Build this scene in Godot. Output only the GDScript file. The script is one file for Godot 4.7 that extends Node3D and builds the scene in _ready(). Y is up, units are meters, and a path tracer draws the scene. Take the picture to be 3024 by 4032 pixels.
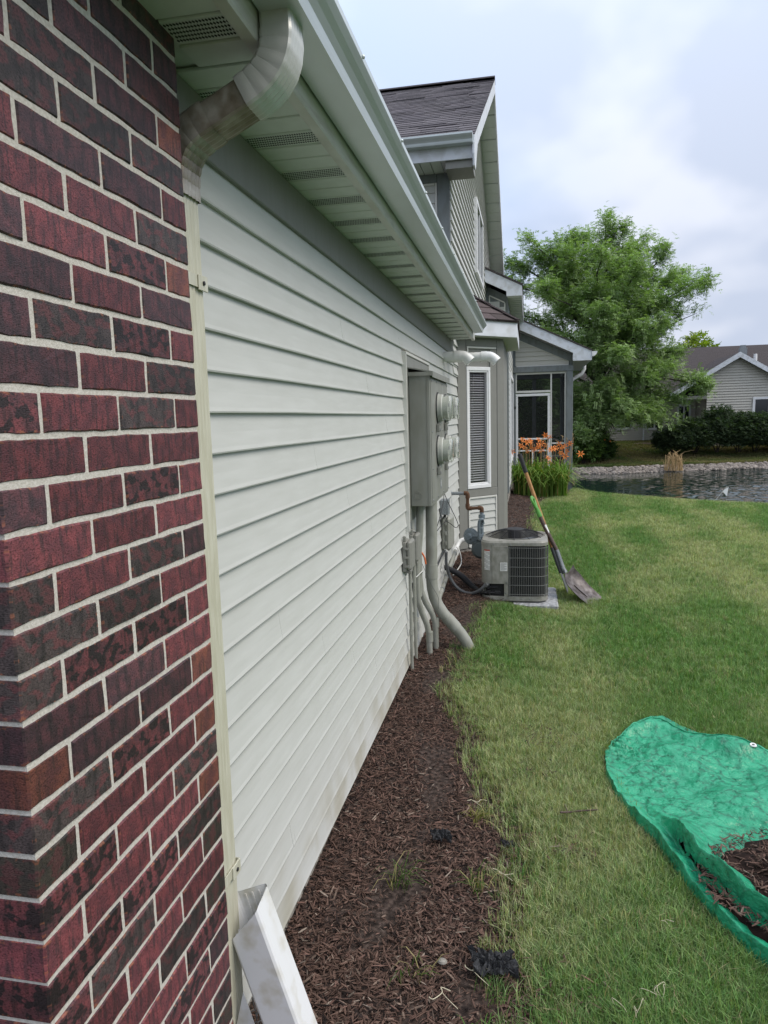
extends Node3D
# A side yard beside a vinyl sided townhouse, seen along the wall towards a pond. Metres, y up; the wall runs along -z.

var rng := RandomNumberGenerator.new()
var taken := {}
var origin := {}
var M := {}
const WX := -0.778        # plane of the siding wall
const PITCH := 0.1016     # exposure of one siding board
const UP := Vector3(0, 1, 0)


class MB:
	var v := PackedVector3Array()
	var n := PackedVector3Array()
	var u := PackedVector2Array()
	var c := PackedColorArray()
	var col := Color(1, 1, 1)

	func put(p: Vector3, nn: Vector3, uv := Vector2.ZERO) -> void:
		v.append(p)
		n.append(nn)
		u.append(uv)
		c.append(col)

	func tri(a: Vector3, b: Vector3, d: Vector3, ua := Vector2.ZERO, ub := Vector2.ZERO, ud := Vector2.ZERO) -> void:
		var nn := (b - a).cross(d - a).normalized()
		put(a, nn, ua)
		put(d, nn, ud)
		put(b, nn, ub)

	func quad(a: Vector3, b: Vector3, d: Vector3, e: Vector3, r := Rect2(0, 0, 1, 1)) -> void:
		var p := r.position
		var q := r.end
		tri(a, b, d, Vector2(p.x, q.y), Vector2(q.x, q.y), Vector2(q.x, p.y))
		tri(a, d, e, Vector2(p.x, q.y), Vector2(q.x, p.y), Vector2(p.x, p.y))

	func nquad(a: Vector3, b: Vector3, d: Vector3, e: Vector3, na: Vector3, nb: Vector3, nd: Vector3, ne: Vector3) -> void:
		put(a, na)
		put(d, nd)
		put(b, nb)
		put(a, na)
		put(e, ne)
		put(d, nd)

	func face(pts: Array, out: Vector3) -> void:
		var nn: Vector3 = (pts[1] - pts[0]).cross(pts[2] - pts[0])
		var flip: bool = nn.dot(out) < 0.0
		for i in range(1, pts.size() - 1):
			if flip:
				tri(pts[0], pts[i + 1], pts[i])
			else:
				tri(pts[0], pts[i], pts[i + 1])

	func box(at: Vector3, size: Vector3, bevel := 0.0, bs := Basis.IDENTITY) -> void:
		var h := size * 0.5
		var k := minf(bevel, minf(h.x, minf(h.y, h.z)) * 0.9)
		for ax in 3:
			var b1 := (ax + 1) % 3
			var b2 := (ax + 2) % 3
			for s in [-1.0, 1.0]:
				var f := []
				for t in [[-1.0, -1.0], [1.0, -1.0], [1.0, 1.0], [-1.0, 1.0]]:
					var p := Vector3()
					p[ax] = s * h[ax]
					p[b1] = t[0] * (h[b1] - k)
					p[b2] = t[1] * (h[b2] - k)
					f.append(at + bs * p)
				var o := Vector3()
				o[ax] = s
				face(f, bs * o)
			if k > 0.0:
				for s in [-1.0, 1.0]:
					for t in [-1.0, 1.0]:
						var e := []
						for w in [[-1.0, 0], [1.0, 0], [1.0, 1], [-1.0, 1]]:
							var p := Vector3()
							p[ax] = w[0] * (h[ax] - k)
							p[b1] = s * (h[b1] - (k if w[1] == 1 else 0.0))
							p[b2] = t * (h[b2] - (0.0 if w[1] == 1 else k))
							e.append(at + bs * p)
						var o := Vector3()
						o[b1] = s
						o[b2] = t
						face(e, bs * o)
		if k > 0.0:
			for sx in [-1.0, 1.0]:
				for sy in [-1.0, 1.0]:
					for sz in [-1.0, 1.0]:
						var s := Vector3(sx, sy, sz)
						var q := []
						for ax in 3:
							var p := s * (h - Vector3(k, k, k))
							p[ax] = s[ax] * h[ax]
							q.append(at + bs * p)
						face(q, bs * s)

	func span(a: Vector3, b: Vector3, bevel := 0.0) -> void:
		box((a + b) * 0.5, (b - a).abs(), bevel)

	# a bar with a rectangular section between two points; w across (towards side), h the other way
	func bar(a: Vector3, b: Vector3, w: float, h: float, side := Vector3(1, 0, 0), bevel := 0.0) -> void:
		var z := (b - a).normalized()
		var x := (side - z * side.dot(z)).normalized()
		box((a + b) * 0.5, Vector3(w, h, a.distance_to(b)), bevel, Basis(x, z.cross(x), z))

	func tube(pts: Array, r, sides := 10, caps := true) -> void:
		var k := pts.size()
		var t0: Vector3 = (pts[1] - pts[0]).normalized()
		var x := t0.cross(Vector3(0.3, 1, 0.2) if absf(t0.y) < 0.9 else Vector3(1, 0, 0.1)).normalized()
		var rings := []
		var norms := []
		for i in k:
			var t: Vector3 = (pts[mini(i + 1, k - 1)] - pts[maxi(i - 1, 0)]).normalized()
			x = (x - t * x.dot(t)).normalized()
			var y := t.cross(x)
			var rr: float = r[i] if r is Array else r
			var ring := []
			var nr := []
			for s in sides:
				var a := TAU * s / sides
				var d := x * cos(a) + y * sin(a)
				nr.append(d)
				ring.append(pts[i] + d * rr)
			rings.append(ring)
			norms.append(nr)
		for i in k - 1:
			for s in sides:
				var s2 := (s + 1) % sides
				nquad(rings[i][s], rings[i][s2], rings[i + 1][s2], rings[i + 1][s], norms[i][s], norms[i][s2], norms[i + 1][s2], norms[i + 1][s])
		if caps:
			face(rings[0], -t0)
			face(rings[k - 1], (pts[k - 1] - pts[k - 2]).normalized())

	# profile of (radius, height) turned about the y axis of xf
	func lathe(prof: Array, xf: Transform3D, sides := 24, smooth := true) -> void:
		for i in prof.size() - 1:
			var p: Vector2 = prof[i]
			var q: Vector2 = prof[i + 1]
			var e := q - p
			var nn := Vector2(e.y, -e.x).normalized()
			for s in sides:
				var a := TAU * s / sides
				var b := TAU * (s + 1) / sides
				var da := Vector3(cos(a), 0, sin(a))
				var db := Vector3(cos(b), 0, sin(b))
				var pa := xf * (da * p.x + UP2 * p.y)
				var pb := xf * (db * p.x + UP2 * p.y)
				var qa := xf * (da * q.x + UP2 * q.y)
				var qb := xf * (db * q.x + UP2 * q.y)
				var na := xf.basis * (da * nn.x + UP2 * nn.y)
				var nb := xf.basis * (db * nn.x + UP2 * nn.y)
				if p.x > 1e-5:
					put(pa, na)
					put(pb, nb)
					put(qb, nb)
				if q.x > 1e-5:
					put(pa, na)
					put(qb, nb)
					put(qa, na)
	const UP2 := Vector3(0, 1, 0)

	# polygon (x, y) drawn out along z
	func prism(poly: Array, z0: float, z1: float, closed := true, bs := Basis.IDENTITY, at := Vector3.ZERO) -> void:
		var k := poly.size()
		var area := 0.0
		for i in k:
			area += poly[i].cross(poly[(i + 1) % k])
		for i in (k if closed else k - 1):
			var p: Vector2 = poly[i]
			var q: Vector2 = poly[(i + 1) % k]
			var o := Vector3(q.y - p.y, p.x - q.x, 0) * signf(area)
			face([at + bs * Vector3(p.x, p.y, z0), at + bs * Vector3(q.x, q.y, z0), at + bs * Vector3(q.x, q.y, z1), at + bs * Vector3(p.x, p.y, z1)], bs * o)
		if closed:
			var pv := PackedVector2Array(poly)
			var ix := Geometry2D.triangulate_polygon(pv)
			for j in range(0, ix.size(), 3):
				for zz in [z0, z1]:
					var f := []
					for m in 3:
						f.append(at + bs * Vector3(pv[ix[j + m]].x, pv[ix[j + m]].y, zz))
					face(f, bs * Vector3(0, 0, -1 if (zz == z0) == (z0 < z1) else 1))

	func mesh(org := Vector3.ZERO) -> ArrayMesh:
		var a := []
		a.resize(Mesh.ARRAY_MAX)
		var w := v
		if org != Vector3.ZERO:
			w = PackedVector3Array()
			w.resize(v.size())
			for i in v.size():
				w[i] = v[i] - org
		a[Mesh.ARRAY_VERTEX] = w
		a[Mesh.ARRAY_NORMAL] = n
		a[Mesh.ARRAY_TEX_UV] = u
		a[Mesh.ARRAY_COLOR] = c
		var ix := PackedInt32Array()
		ix.resize(v.size())
		for i in v.size():
			ix[i] = i
		a[Mesh.ARRAY_INDEX] = ix
		var m := ArrayMesh.new()
		m.add_surface_from_arrays(Mesh.PRIMITIVE_TRIANGLES, a)
		return m


# ------------------------------------------------------------------ objects
func numbered(called: String) -> String:
	var k: int = taken.get(called, 0)
	taken[called] = k + 1
	return called if k == 0 else "%s_%03d" % [called, k]


func tag(o: Node, label: String, category: String, group := "", kind := "") -> void:
	if label:
		o.set_meta("label", label)
	if category:
		o.set_meta("category", category)
	if group:
		o.set_meta("group", group)
	if kind:
		o.set_meta("kind", kind)


func thing(called: String, label: String, category: String, base: Vector3, group := "") -> Node3D:
	var o := Node3D.new()
	o.name = numbered(called)
	add_child(o)
	o.position = base
	origin[o] = base
	tag(o, label, category, group)
	return o


func part(p: Node3D, called: String, mb: MB, m: Material, label := "") -> MeshInstance3D:
	var o := MeshInstance3D.new()
	o.name = called
	o.mesh = mb.mesh(origin[p])
	o.material_override = m
	p.add_child(o, true)
	origin[o] = origin[p]
	if label:
		o.set_meta("label", label)
	return o


func single(called: String, mb: MB, m: Material, label: String, category: String, base: Vector3, group := "") -> MeshInstance3D:
	var o := MeshInstance3D.new()
	o.name = numbered(called)
	o.mesh = mb.mesh(base)
	o.material_override = m
	o.position = base
	add_child(o)
	origin[o] = base
	tag(o, label, category, group)
	return o


func structure(called: String, mb: MB, m: Material) -> MeshInstance3D:
	var o := MeshInstance3D.new()
	o.name = numbered(called)
	o.mesh = mb.mesh()
	o.material_override = m
	add_child(o)
	origin[o] = Vector3.ZERO
	o.set_meta("kind", "structure")
	return o


func scatter(called: String, mesh: Mesh, m: Material, xfs: Array, cols: Array, parent: Node = null) -> MultiMeshInstance3D:
	var mm := MultiMesh.new()
	mm.transform_format = MultiMesh.TRANSFORM_3D
	mm.use_colors = true
	mm.mesh = mesh
	mm.instance_count = xfs.size()
	var b := PackedFloat32Array()
	b.resize(xfs.size() * 16)
	var org: Vector3 = origin.get(parent, Vector3.ZERO)
	for i in xfs.size():
		var t: Transform3D = xfs[i]
		var q: Color = cols[i]
		var s := i * 16
		b[s] = t.basis.x.x
		b[s + 1] = t.basis.y.x
		b[s + 2] = t.basis.z.x
		b[s + 3] = t.origin.x - org.x
		b[s + 4] = t.basis.x.y
		b[s + 5] = t.basis.y.y
		b[s + 6] = t.basis.z.y
		b[s + 7] = t.origin.y - org.y
		b[s + 8] = t.basis.x.z
		b[s + 9] = t.basis.y.z
		b[s + 10] = t.basis.z.z
		b[s + 11] = t.origin.z - org.z
		b[s + 12] = q.r
		b[s + 13] = q.g
		b[s + 14] = q.b
		b[s + 15] = 1.0
	mm.buffer = b
	var o := MultiMeshInstance3D.new()
	o.name = called if parent else numbered(called)
	o.multimesh = mm
	o.material_override = m
	(parent if parent else self).add_child(o, true)
	o.set_meta("kind", "stuff")
	return o


# ------------------------------------------------------------------ materials
func noise_tex(freq: float, lo: Color, hi: Color, seed_ := 1, octaves := 4, size := 256, kind := FastNoiseLite.TYPE_SIMPLEX_SMOOTH, lo_at := 0.2, hi_at := 0.8) -> NoiseTexture2D:
	var f := FastNoiseLite.new()
	f.noise_type = kind
	f.frequency = freq
	f.seed = seed_
	f.fractal_octaves = octaves
	var g := Gradient.new()
	g.offsets = PackedFloat32Array([lo_at, hi_at])
	g.colors = PackedColorArray([lo, hi])
	var t := NoiseTexture2D.new()
	t.width = size
	t.height = size
	t.seamless = true
	t.noise = f
	t.color_ramp = g
	return t


func lin(r: float, g: float, b: float) -> Color:
	return Color(r, g, b).linear_to_srgb()


func mat(r: float, g: float, b: float, rough := 0.7, metal := 0.0, spec := 0.5) -> StandardMaterial3D:
	var m := StandardMaterial3D.new()
	m.albedo_color = lin(r, g, b)
	m.roughness = rough
	m.metallic = metal
	m.metallic_specular = spec
	return m


func textured(m: StandardMaterial3D, t: Texture2D, scale: Vector3, bump: Texture2D = null, depth := 0.0) -> StandardMaterial3D:
	m.uv1_triplanar = true
	m.uv1_world_triplanar = true
	m.uv1_scale = scale
	if t:
		m.albedo_texture = t
	if bump:
		m.heightmap_enabled = true
		m.heightmap_texture = bump
		m.heightmap_scale = depth
	return m


func tinted(rough := 0.8, backlit := false) -> StandardMaterial3D:
	var m := mat(1, 1, 1, rough, 0.0, 0.3)
	m.vertex_color_use_as_albedo = true
	if backlit:
		m.backlight_enabled = true
		m.backlight = Color(0.75, 0.85, 0.42)
	return m


func make_materials() -> void:
	var w := Color(1, 1, 1)
	var soft := noise_tex(0.012, Color(0.972, 0.972, 0.968), w, 3, 5, 512)
	var grime := noise_tex(0.008, Color(0.90, 0.895, 0.875), w, 5, 4, 512, FastNoiseLite.TYPE_SIMPLEX_SMOOTH, 0.1, 0.6)
	var grain := noise_tex(0.03, Color(0, 0, 0), w, 7, 4, 256)
	var fine := noise_tex(0.12, Color(0, 0, 0), w, 9, 3, 256)
	M.siding = textured(mat(0.55, 0.56, 0.535, 0.5, 0, 0.4), soft, Vector3(0.9, 4, 0.5), grain, 0.02)
	M.siding.vertex_color_use_as_albedo = true
	M.siding_tan = textured(mat(0.50, 0.49, 0.44, 0.5, 0, 0.4), soft, Vector3(0.5, 9, 0.9))
	M.trim = textured(mat(0.225, 0.225, 0.205, 0.65), soft, Vector3(3, 1.1, 3), grain, 0.05)
	M.trim_blue = textured(mat(0.17, 0.19, 0.195, 0.7), grime, Vector3(2, 0.7, 2), grain, 0.05)
	M.jamb = mat(0.62, 0.62, 0.58, 0.5)
	M.white = textured(mat(0.78, 0.79, 0.80, 0.45), soft, Vector3(1.5, 1.5, 1.5))
	M.rake = textured(mat(0.66, 0.69, 0.74, 0.55), grime, Vector3(1.2, 1.2, 1.2))
	M.soffit = textured(mat(0.60, 0.64, 0.59, 0.55), soft, Vector3(2, 2, 2))
	M.fascia = textured(mat(0.58, 0.58, 0.54, 0.5), grime, Vector3(1.3, 6, 0.7))
	M.gutter = textured(mat(0.55, 0.60, 0.60, 0.32, 0.25), soft, Vector3(1, 1, 0.6))
	M.hole = mat(0.01, 0.012, 0.01, 0.9)
	M.concrete = textured(mat(0.40, 0.38, 0.34, 0.9), noise_tex(0.03, Color(0.62, 0.6, 0.58), w, 11, 6, 512), Vector3(1.1, 1.1, 1.1), fine, 0.15)
	M.pad = textured(mat(0.46, 0.47, 0.48, 0.85), noise_tex(0.05, Color(0.7, 0.7, 0.7), w, 12, 6, 256), Vector3(2, 2, 2), fine, 0.1)
	M.mortar = textured(mat(0.60, 0.575, 0.525, 0.95), noise_tex(0.05, Color(0.9, 0.895, 0.88), w, 13, 5, 256), Vector3(9, 9, 9), noise_tex(0.1, Color(0, 0, 0), w, 14, 4, 256), 0.03)
	M.spout = textured(mat(0.60, 0.59, 0.485, 0.45, 0.1), noise_tex(0.02, Color(0.92, 0.915, 0.89), w, 15, 5, 256), Vector3(9, 1.2, 9))
	M.spout_grey = textured(mat(0.46, 0.43, 0.38, 0.38, 0.25), noise_tex(0.012, Color(0.66, 0.62, 0.56), w, 16, 5, 256, FastNoiseLite.TYPE_SIMPLEX_SMOOTH, 0.15, 0.85), Vector3(4, 4, 4))
	M.spout_pale = textured(mat(0.60, 0.61, 0.58, 0.33, 0.2), soft, Vector3(4, 4, 4))
	M.spout_white = textured(mat(0.70, 0.71, 0.72, 0.4), noise_tex(0.012, Color(0.88, 0.86, 0.8), w, 17, 4, 256, FastNoiseLite.TYPE_SIMPLEX_SMOOTH, 0.1, 0.5), Vector3(3, 3, 3))
	M.cab = textured(mat(0.26, 0.265, 0.24, 0.55, 0.1), noise_tex(0.01, Color(0.92, 0.92, 0.9), w, 18, 4, 256), Vector3(3, 0.8, 3))
	M.pvc_grey = textured(mat(0.33, 0.335, 0.30, 0.5), noise_tex(0.015, Color(0.88, 0.88, 0.86), w, 19, 4, 256), Vector3(4, 1.5, 4))
	M.box_grey = textured(mat(0.24, 0.24, 0.215, 0.6), soft, Vector3(5, 5, 5))
	M.glass = mat(0.9, 0.95, 0.88, 0.03)
	M.glass.transparency = BaseMaterial3D.TRANSPARENCY_ALPHA
	M.glass.albedo_color.a = 0.12
	M.dial = mat(0.34, 0.36, 0.31, 0.5)
	M.seal = mat(0.62, 0.63, 0.58, 0.35)
	M.meter_grey = mat(0.40, 0.41, 0.37, 0.45)
	M.black = mat(0.02, 0.02, 0.022, 0.55)
	M.rubber = mat(0.018, 0.018, 0.02, 0.7)
	M.cable = mat(0.10, 0.105, 0.11, 0.6)
	M.wire_white = mat(0.6, 0.6, 0.57, 0.6)
	M.orange = mat(0.6, 0.14, 0.04, 0.6)
	M.gas = textured(mat(0.20, 0.25, 0.28, 0.5), noise_tex(0.05, Color(0.75, 0.75, 0.75), w, 21, 4, 256), Vector3(6, 6, 6))
	M.gas_dark = mat(0.075, 0.095, 0.10, 0.55)
	M.rust = textured(mat(0.22, 0.115, 0.06, 0.85), noise_tex(0.06, Color(0.45, 0.4, 0.38), w, 22, 5, 256), Vector3(14, 14, 14))
	M.galv = textured(mat(0.33, 0.36, 0.38, 0.5, 0.4), noise_tex(0.06, Color(0.7, 0.7, 0.7), w, 23, 4, 256), Vector3(8, 8, 8))
	M.acu = textured(mat(0.30, 0.295, 0.265, 0.5), noise_tex(0.02, Color(0.85, 0.85, 0.83), w, 24, 4, 256), Vector3(3, 2, 3))
	M.guard = mat(0.19, 0.195, 0.185, 0.5, 0.2)
	M.coil = textured(mat(0.012, 0.012, 0.013, 0.8), null, Vector3(1, 1, 1))
	M.pvc = textured(mat(0.74, 0.75, 0.74, 0.35), soft, Vector3(3, 3, 3))
	M.handle_wood = textured(mat(0.52, 0.29, 0.11, 0.5), noise_tex(0.03, Color(0.75, 0.68, 0.6), w, 25, 4, 256), Vector3(20, 2, 20))
	M.handle_brown = textured(mat(0.13, 0.09, 0.07, 0.6), noise_tex(0.05, Color(0.55, 0.5, 0.5), w, 26, 4, 256), Vector3(14, 5, 14))
	M.grip_green = mat(0.09, 0.30, 0.045, 0.4)
	M.steel = textured(mat(0.34, 0.36, 0.37, 0.4, 0.6), noise_tex(0.05, Color(0.6, 0.6, 0.6), w, 27, 4, 256), Vector3(9, 9, 9))
	M.scoop = textured(mat(0.21, 0.19, 0.185, 0.5, 0.35), noise_tex(0.02, Color(0.5, 0.46, 0.44), w, 28, 5, 256), Vector3(3, 3, 3))
	M.shingle = textured(mat(1, 1, 1, 0.95, 0, 0.2), noise_tex(0.09, Color(0.55, 0.55, 0.56), w, 29, 5, 512), Vector3(3, 3, 3), fine, 0.12)
	M.shingle.vertex_color_use_as_albedo = true
	M.roof = textured(mat(0.13, 0.115, 0.115, 0.95, 0, 0.2), noise_tex(0.05, Color(0.5, 0.5, 0.5), w, 30, 5, 512), Vector3(1.5, 1.5, 1.5))
	M.pane = mat(0.02, 0.02, 0.03, 0.02, 0.0, 0.7)
	M.pane.transparency = BaseMaterial3D.TRANSPARENCY_ALPHA
	M.pane.albedo_color.a = 0.10
	M.dark_glass = mat(0.015, 0.02, 0.024, 0.06)
	M.blind = mat(0.55, 0.56, 0.57, 0.5)
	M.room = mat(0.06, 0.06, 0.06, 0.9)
	M.screen = mat(0.018, 0.02, 0.02, 0.9, 0, 0.2)
	M.screen.transparency = BaseMaterial3D.TRANSPARENCY_ALPHA
	M.screen.albedo_color.a = 0.76
	M.deck = textured(mat(0.20, 0.15, 0.12, 0.8), grime, Vector3(3, 3, 3))
	M.far_siding = textured(mat(0.54, 0.515, 0.455, 0.6), soft, Vector3(0.4, 4, 0.4))
	M.bark = textured(mat(0.07, 0.055, 0.045, 0.95), noise_tex(0.05, Color(0.5, 0.5, 0.5), w, 31, 5, 256), Vector3(3, 0.8, 3))
	M.leaf = tinted(0.6, true)
	M.blade = tinted(0.65, true)
	M.chip = tinted(0.9)
	M.chip.albedo_texture = noise_tex(0.05, Color(0.6, 0.58, 0.56), w, 32, 4, 128)
	M.chip.uv1_triplanar = true
	M.chip.uv1_scale = Vector3(2, 2, 2)
	M.rock = tinted(0.9)
	M.petal = mat(0.80, 0.25, 0.045, 0.6)
	M.petal.backlight_enabled = true
	M.petal.backlight = Color(0.5, 0.2, 0.1)
	M.lily_stem = mat(0.13, 0.19, 0.05, 0.7)
	M.petal_eye = mat(0.65, 0.30, 0.03, 0.6)
	M.straw = mat(0.42, 0.29, 0.14, 0.8)
	M.pale = mat(0.55, 0.5, 0.36, 0.8)
	M.fabric = textured(mat(0.07, 0.073, 0.08, 0.75), noise_tex(0.06, Color(0.4, 0.4, 0.4), w, 33, 4, 256), Vector3(9, 9, 9))
	M.paper = mat(0.72, 0.72, 0.70, 0.7)
	M.red = mat(0.45, 0.06, 0.03, 0.6)
	M.ink = mat(0.2, 0.2, 0.2, 0.8)
	M.flag = mat(0.75, 0.75, 0.75, 0.7)
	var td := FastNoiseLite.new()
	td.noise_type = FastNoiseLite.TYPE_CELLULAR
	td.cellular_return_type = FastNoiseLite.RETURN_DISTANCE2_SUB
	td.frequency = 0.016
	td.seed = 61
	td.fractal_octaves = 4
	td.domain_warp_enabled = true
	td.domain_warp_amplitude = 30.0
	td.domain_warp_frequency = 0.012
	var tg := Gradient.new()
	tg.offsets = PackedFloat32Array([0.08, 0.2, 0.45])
	tg.colors = PackedColorArray([Color(0.56, 0.61, 0.60), Color(0.88, 0.90, 0.90), Color(1, 1, 1)])  # crease shade painted into the tarp colour as dark lines
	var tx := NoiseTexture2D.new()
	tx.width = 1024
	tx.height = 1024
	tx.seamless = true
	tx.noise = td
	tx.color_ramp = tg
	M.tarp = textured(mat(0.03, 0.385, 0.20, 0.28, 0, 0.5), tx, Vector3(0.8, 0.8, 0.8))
	var tf := FastNoiseLite.new()
	tf.noise_type = FastNoiseLite.TYPE_CELLULAR
	tf.cellular_return_type = FastNoiseLite.RETURN_DISTANCE2_SUB
	tf.frequency = 0.012
	tf.seed = 52
	tf.fractal_octaves = 4
	tf.domain_warp_enabled = true
	tf.domain_warp_amplitude = 22.0
	tf.domain_warp_frequency = 0.015
	var tt := NoiseTexture2D.new()
	tt.width = 1024
	tt.height = 1024
	tt.seamless = true
	tt.as_normal_map = true
	tt.bump_strength = 9.0
	tt.noise = tf
	M.tarp.heightmap_enabled = false
	M.tarp.normal_enabled = true
	M.tarp.normal_texture = tt
	M.tarp.normal_scale = 1.8
	M.tarp.backlight_enabled = true
	M.tarp.backlight = Color(0.1, 0.5, 0.3)
	M.ground = tinted(0.95)
	M.ground.albedo_texture = noise_tex(0.05, Color(0.45, 0.45, 0.45), Color(1, 1, 1), 36, 6, 512)
	M.ground.uv1_triplanar = true
	M.ground.uv1_world_triplanar = true
	M.ground.uv1_scale = Vector3(1.3, 1.3, 1.3)
	M.water = mat(0.012, 0.024, 0.020, 0.05, 0.0, 0.5)


# ------------------------------------------------------------------ shape of the land
func along(tab: Array, z: float) -> float:
	# tab of Vector2(z, value), z falling
	if z >= tab[0].x:
		return tab[0].y
	for i in tab.size() - 1:
		if z >= tab[i + 1].x:
			return lerpf(tab[i].y, tab[i + 1].y, (z - tab[i].x) / (tab[i + 1].x - tab[i].x))
	return tab[-1].y


var bed_tab := [Vector2(0, 0.06), Vector2(-1.2, 0.03), Vector2(-1.8, 0.0), Vector2(-2.1, -0.045), Vector2(-2.3, -0.02), Vector2(-2.5, 0.0), Vector2(-2.72, 0.0), Vector2(-2.84, -0.1), Vector2(-3.0, -0.14), Vector2(-3.3, -0.226), Vector2(-3.55, -0.24), Vector2(-3.8, -0.36), Vector2(-4.1, -0.456), Vector2(-4.6, -0.477), Vector2(-5.0, -0.41), Vector2(-5.6, -0.39), Vector2(-6.1, -0.36), Vector2(-6.8, -0.15), Vector2(-7.5, -0.06), Vector2(-9, 0.02), Vector2(-12, 0.08), Vector2(-14, 0.15), Vector2(-15.2, 0.35), Vector2(-16.2, 0.85), Vector2(-17.4, 1.0), Vector2(-17.6, -0.4), Vector2(-80, -0.4)]
var bank_tab := [Vector2(-30, -24), Vector2(-5, -21), Vector2(1.0, -17.9), Vector2(1.5, -16.8), Vector2(2.4, -15.7), Vector2(3.25, -15.0), Vector2(4.3, -14.2), Vector2(8, -12.6), Vector2(15, -11.0), Vector2(40, -9.5)]
var wob := FastNoiseLite.new()
var patchy := FastNoiseLite.new()
const WATER_Y := -0.9


func bank(x: float) -> float:
	for i in bank_tab.size() - 1:
		if x <= bank_tab[i + 1].x:
			return lerpf(bank_tab[i].y, bank_tab[i + 1].y, clampf((x - bank_tab[i].x) / (bank_tab[i + 1].x - bank_tab[i].x), 0, 1))
	return bank_tab[-1].y


func far_shore(x: float) -> float:
	return -31.6 - 0.15 * x + 0.35 * sin(x * 0.55) + 0.2 * sin(x * 1.7 + 1.0)


func height(x: float, z: float) -> float:
	var b := bank(x)
	var f := far_shore(x)
	var y := -0.03 + 0.03 * smoothstep(-1.0, -5.0, z) - 0.1 * smoothstep(-10.0, -17.0, z)
	if x < 0.6 and z > -17.0:
		y += 0.10 * smoothstep(-3.0, -8.0, z) * smoothstep(0.4, -0.75, x) + 0.012 * smoothstep(0.1, -0.4, x)
	if z < b + 0.6:
		var t := clampf((b + 0.6 - z) / 4.2, 0, 1)
		y = lerpf(y, -1.9, t * t * (3 - 2 * t))
	var g := f - z
	if g > -3.0:
		var up := lerpf(-1.9, -0.62, smoothstep(-3.0, 1.2, g))
		if g > 1.0:
			up = lerpf(-0.66, 0.12, smoothstep(1.0, 6.5, g))
		y = maxf(y, up) if g > -2.0 else y
		y += 0.03 * wob.get_noise_2d(x * 3, z * 3)
	return y + 0.012 * wob.get_noise_2d(x * 20, z * 20)


func bed(x: float, z: float) -> float:
	# above zero inside the mulch bed
	return along(bed_tab, z) + 0.05 * wob.get_noise_2d(x * 60 + 9, z * 60) - x


func dryness(x: float, z: float) -> float:
	var a := patchy.get_noise_2d(x * 1.0, z * 0.55) + 0.45 * patchy.get_noise_2d(x * 4.2 + 31, z * 3.1)
	var t := clampf(0.36 + 1.2 * a + 0.30 * sin(x * 7.2 + 0.5 * sin(z * 0.4)) * smoothstep(-2.5, -6.0, z), 0, 1) * lerpf(0.75, 1.0, smoothstep(-3.5, -6.0, z))
	if z < -25:
		t = clampf(0.55 + 1.2 * patchy.get_noise_2d(x * 0.6, z * 1.6 + 7), 0, 1)
	return t


func ground_color(x: float, z: float) -> Color:
	if z < far_shore(x) + 0.4:
		var d := dryness(x, z)
		return Color(0.062, 0.080, 0.030).lerp(Color(0.15, 0.12, 0.062), d)
	if z < bank(x) - 0.8:
		return Color(0.05, 0.045, 0.035)
	var k := smoothstep(-0.05, 0.05, bed(x, z))
	var g := Color(0.095, 0.175, 0.055).lerp(Color(0.24, 0.26, 0.125), dryness(x, z))
	return g.lerp(Color(0.105, 0.075, 0.064), k)


func steps(a: float, b: float, d: float) -> Array:
	var out := []
	var k := int(round(absf(b - a) / d))
	for i in k:
		out.append(lerpf(a, b, float(i) / k))
	return out


func _ready() -> void:
	rng.seed = 20240
	wob.seed = 3
	wob.frequency = 0.05
	wob.fractal_octaves = 3
	patchy.seed = 12
	patchy.frequency = 0.35
	patchy.fractal_octaves = 3
	# camera
	var cam := Camera3D.new()
	cam.name = "camera"
	add_child(cam)
	cam.position = Vector3(0, 1.65, 0)
	cam.rotation_order = EULER_ORDER_YXZ
	cam.rotation = Vector3(-0.128948, 0.200995, -0.0271544)
	cam.fov = 71.097
	cam.near = 0.05
	cam.far = 600.0
	cam.current = true
	# sky, sun and exposure
	var env := Environment.new()
	env.background_mode = Environment.BG_SKY
	var sky := Sky.new()
	var pan := PanoramaSkyMaterial.new()
	pan.panorama = ImageTexture.create_from_image(sky_image())
	sky.sky_material = pan
	env.sky = sky
	env.background_energy_multiplier = 1.0
	env.tonemap_mode = Environment.TONE_MAPPER_LINEAR
	env.tonemap_exposure = 1.55
	env.sdfgi_enabled = true
	env.ssao_enabled = true
	env.ssil_enabled = true
	var we := WorldEnvironment.new()
	we.name = "world_environment"
	we.environment = env
	add_child(we)
	var sun := DirectionalLight3D.new()
	sun.name = "sun"
	sun.light_energy = 0.5
	sun.light_color = Color(1.0, 0.96, 0.9)
	sun.light_angular_distance = 40.0
	sun.shadow_enabled = true
	add_child(sun)
	sun.look_at_from_position(Vector3(9, 10.5, 1.5), Vector3.ZERO, UP)
	make_materials()
	make_land()
	make_house()
	make_gutter_and_spouts()
	make_meters()
	make_utilities()
	make_condenser()
	make_shovels()
	make_tarp()
	make_far_bank()
	make_lilies()
	make_mulch()
	make_grass()
	make_litter()


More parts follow.
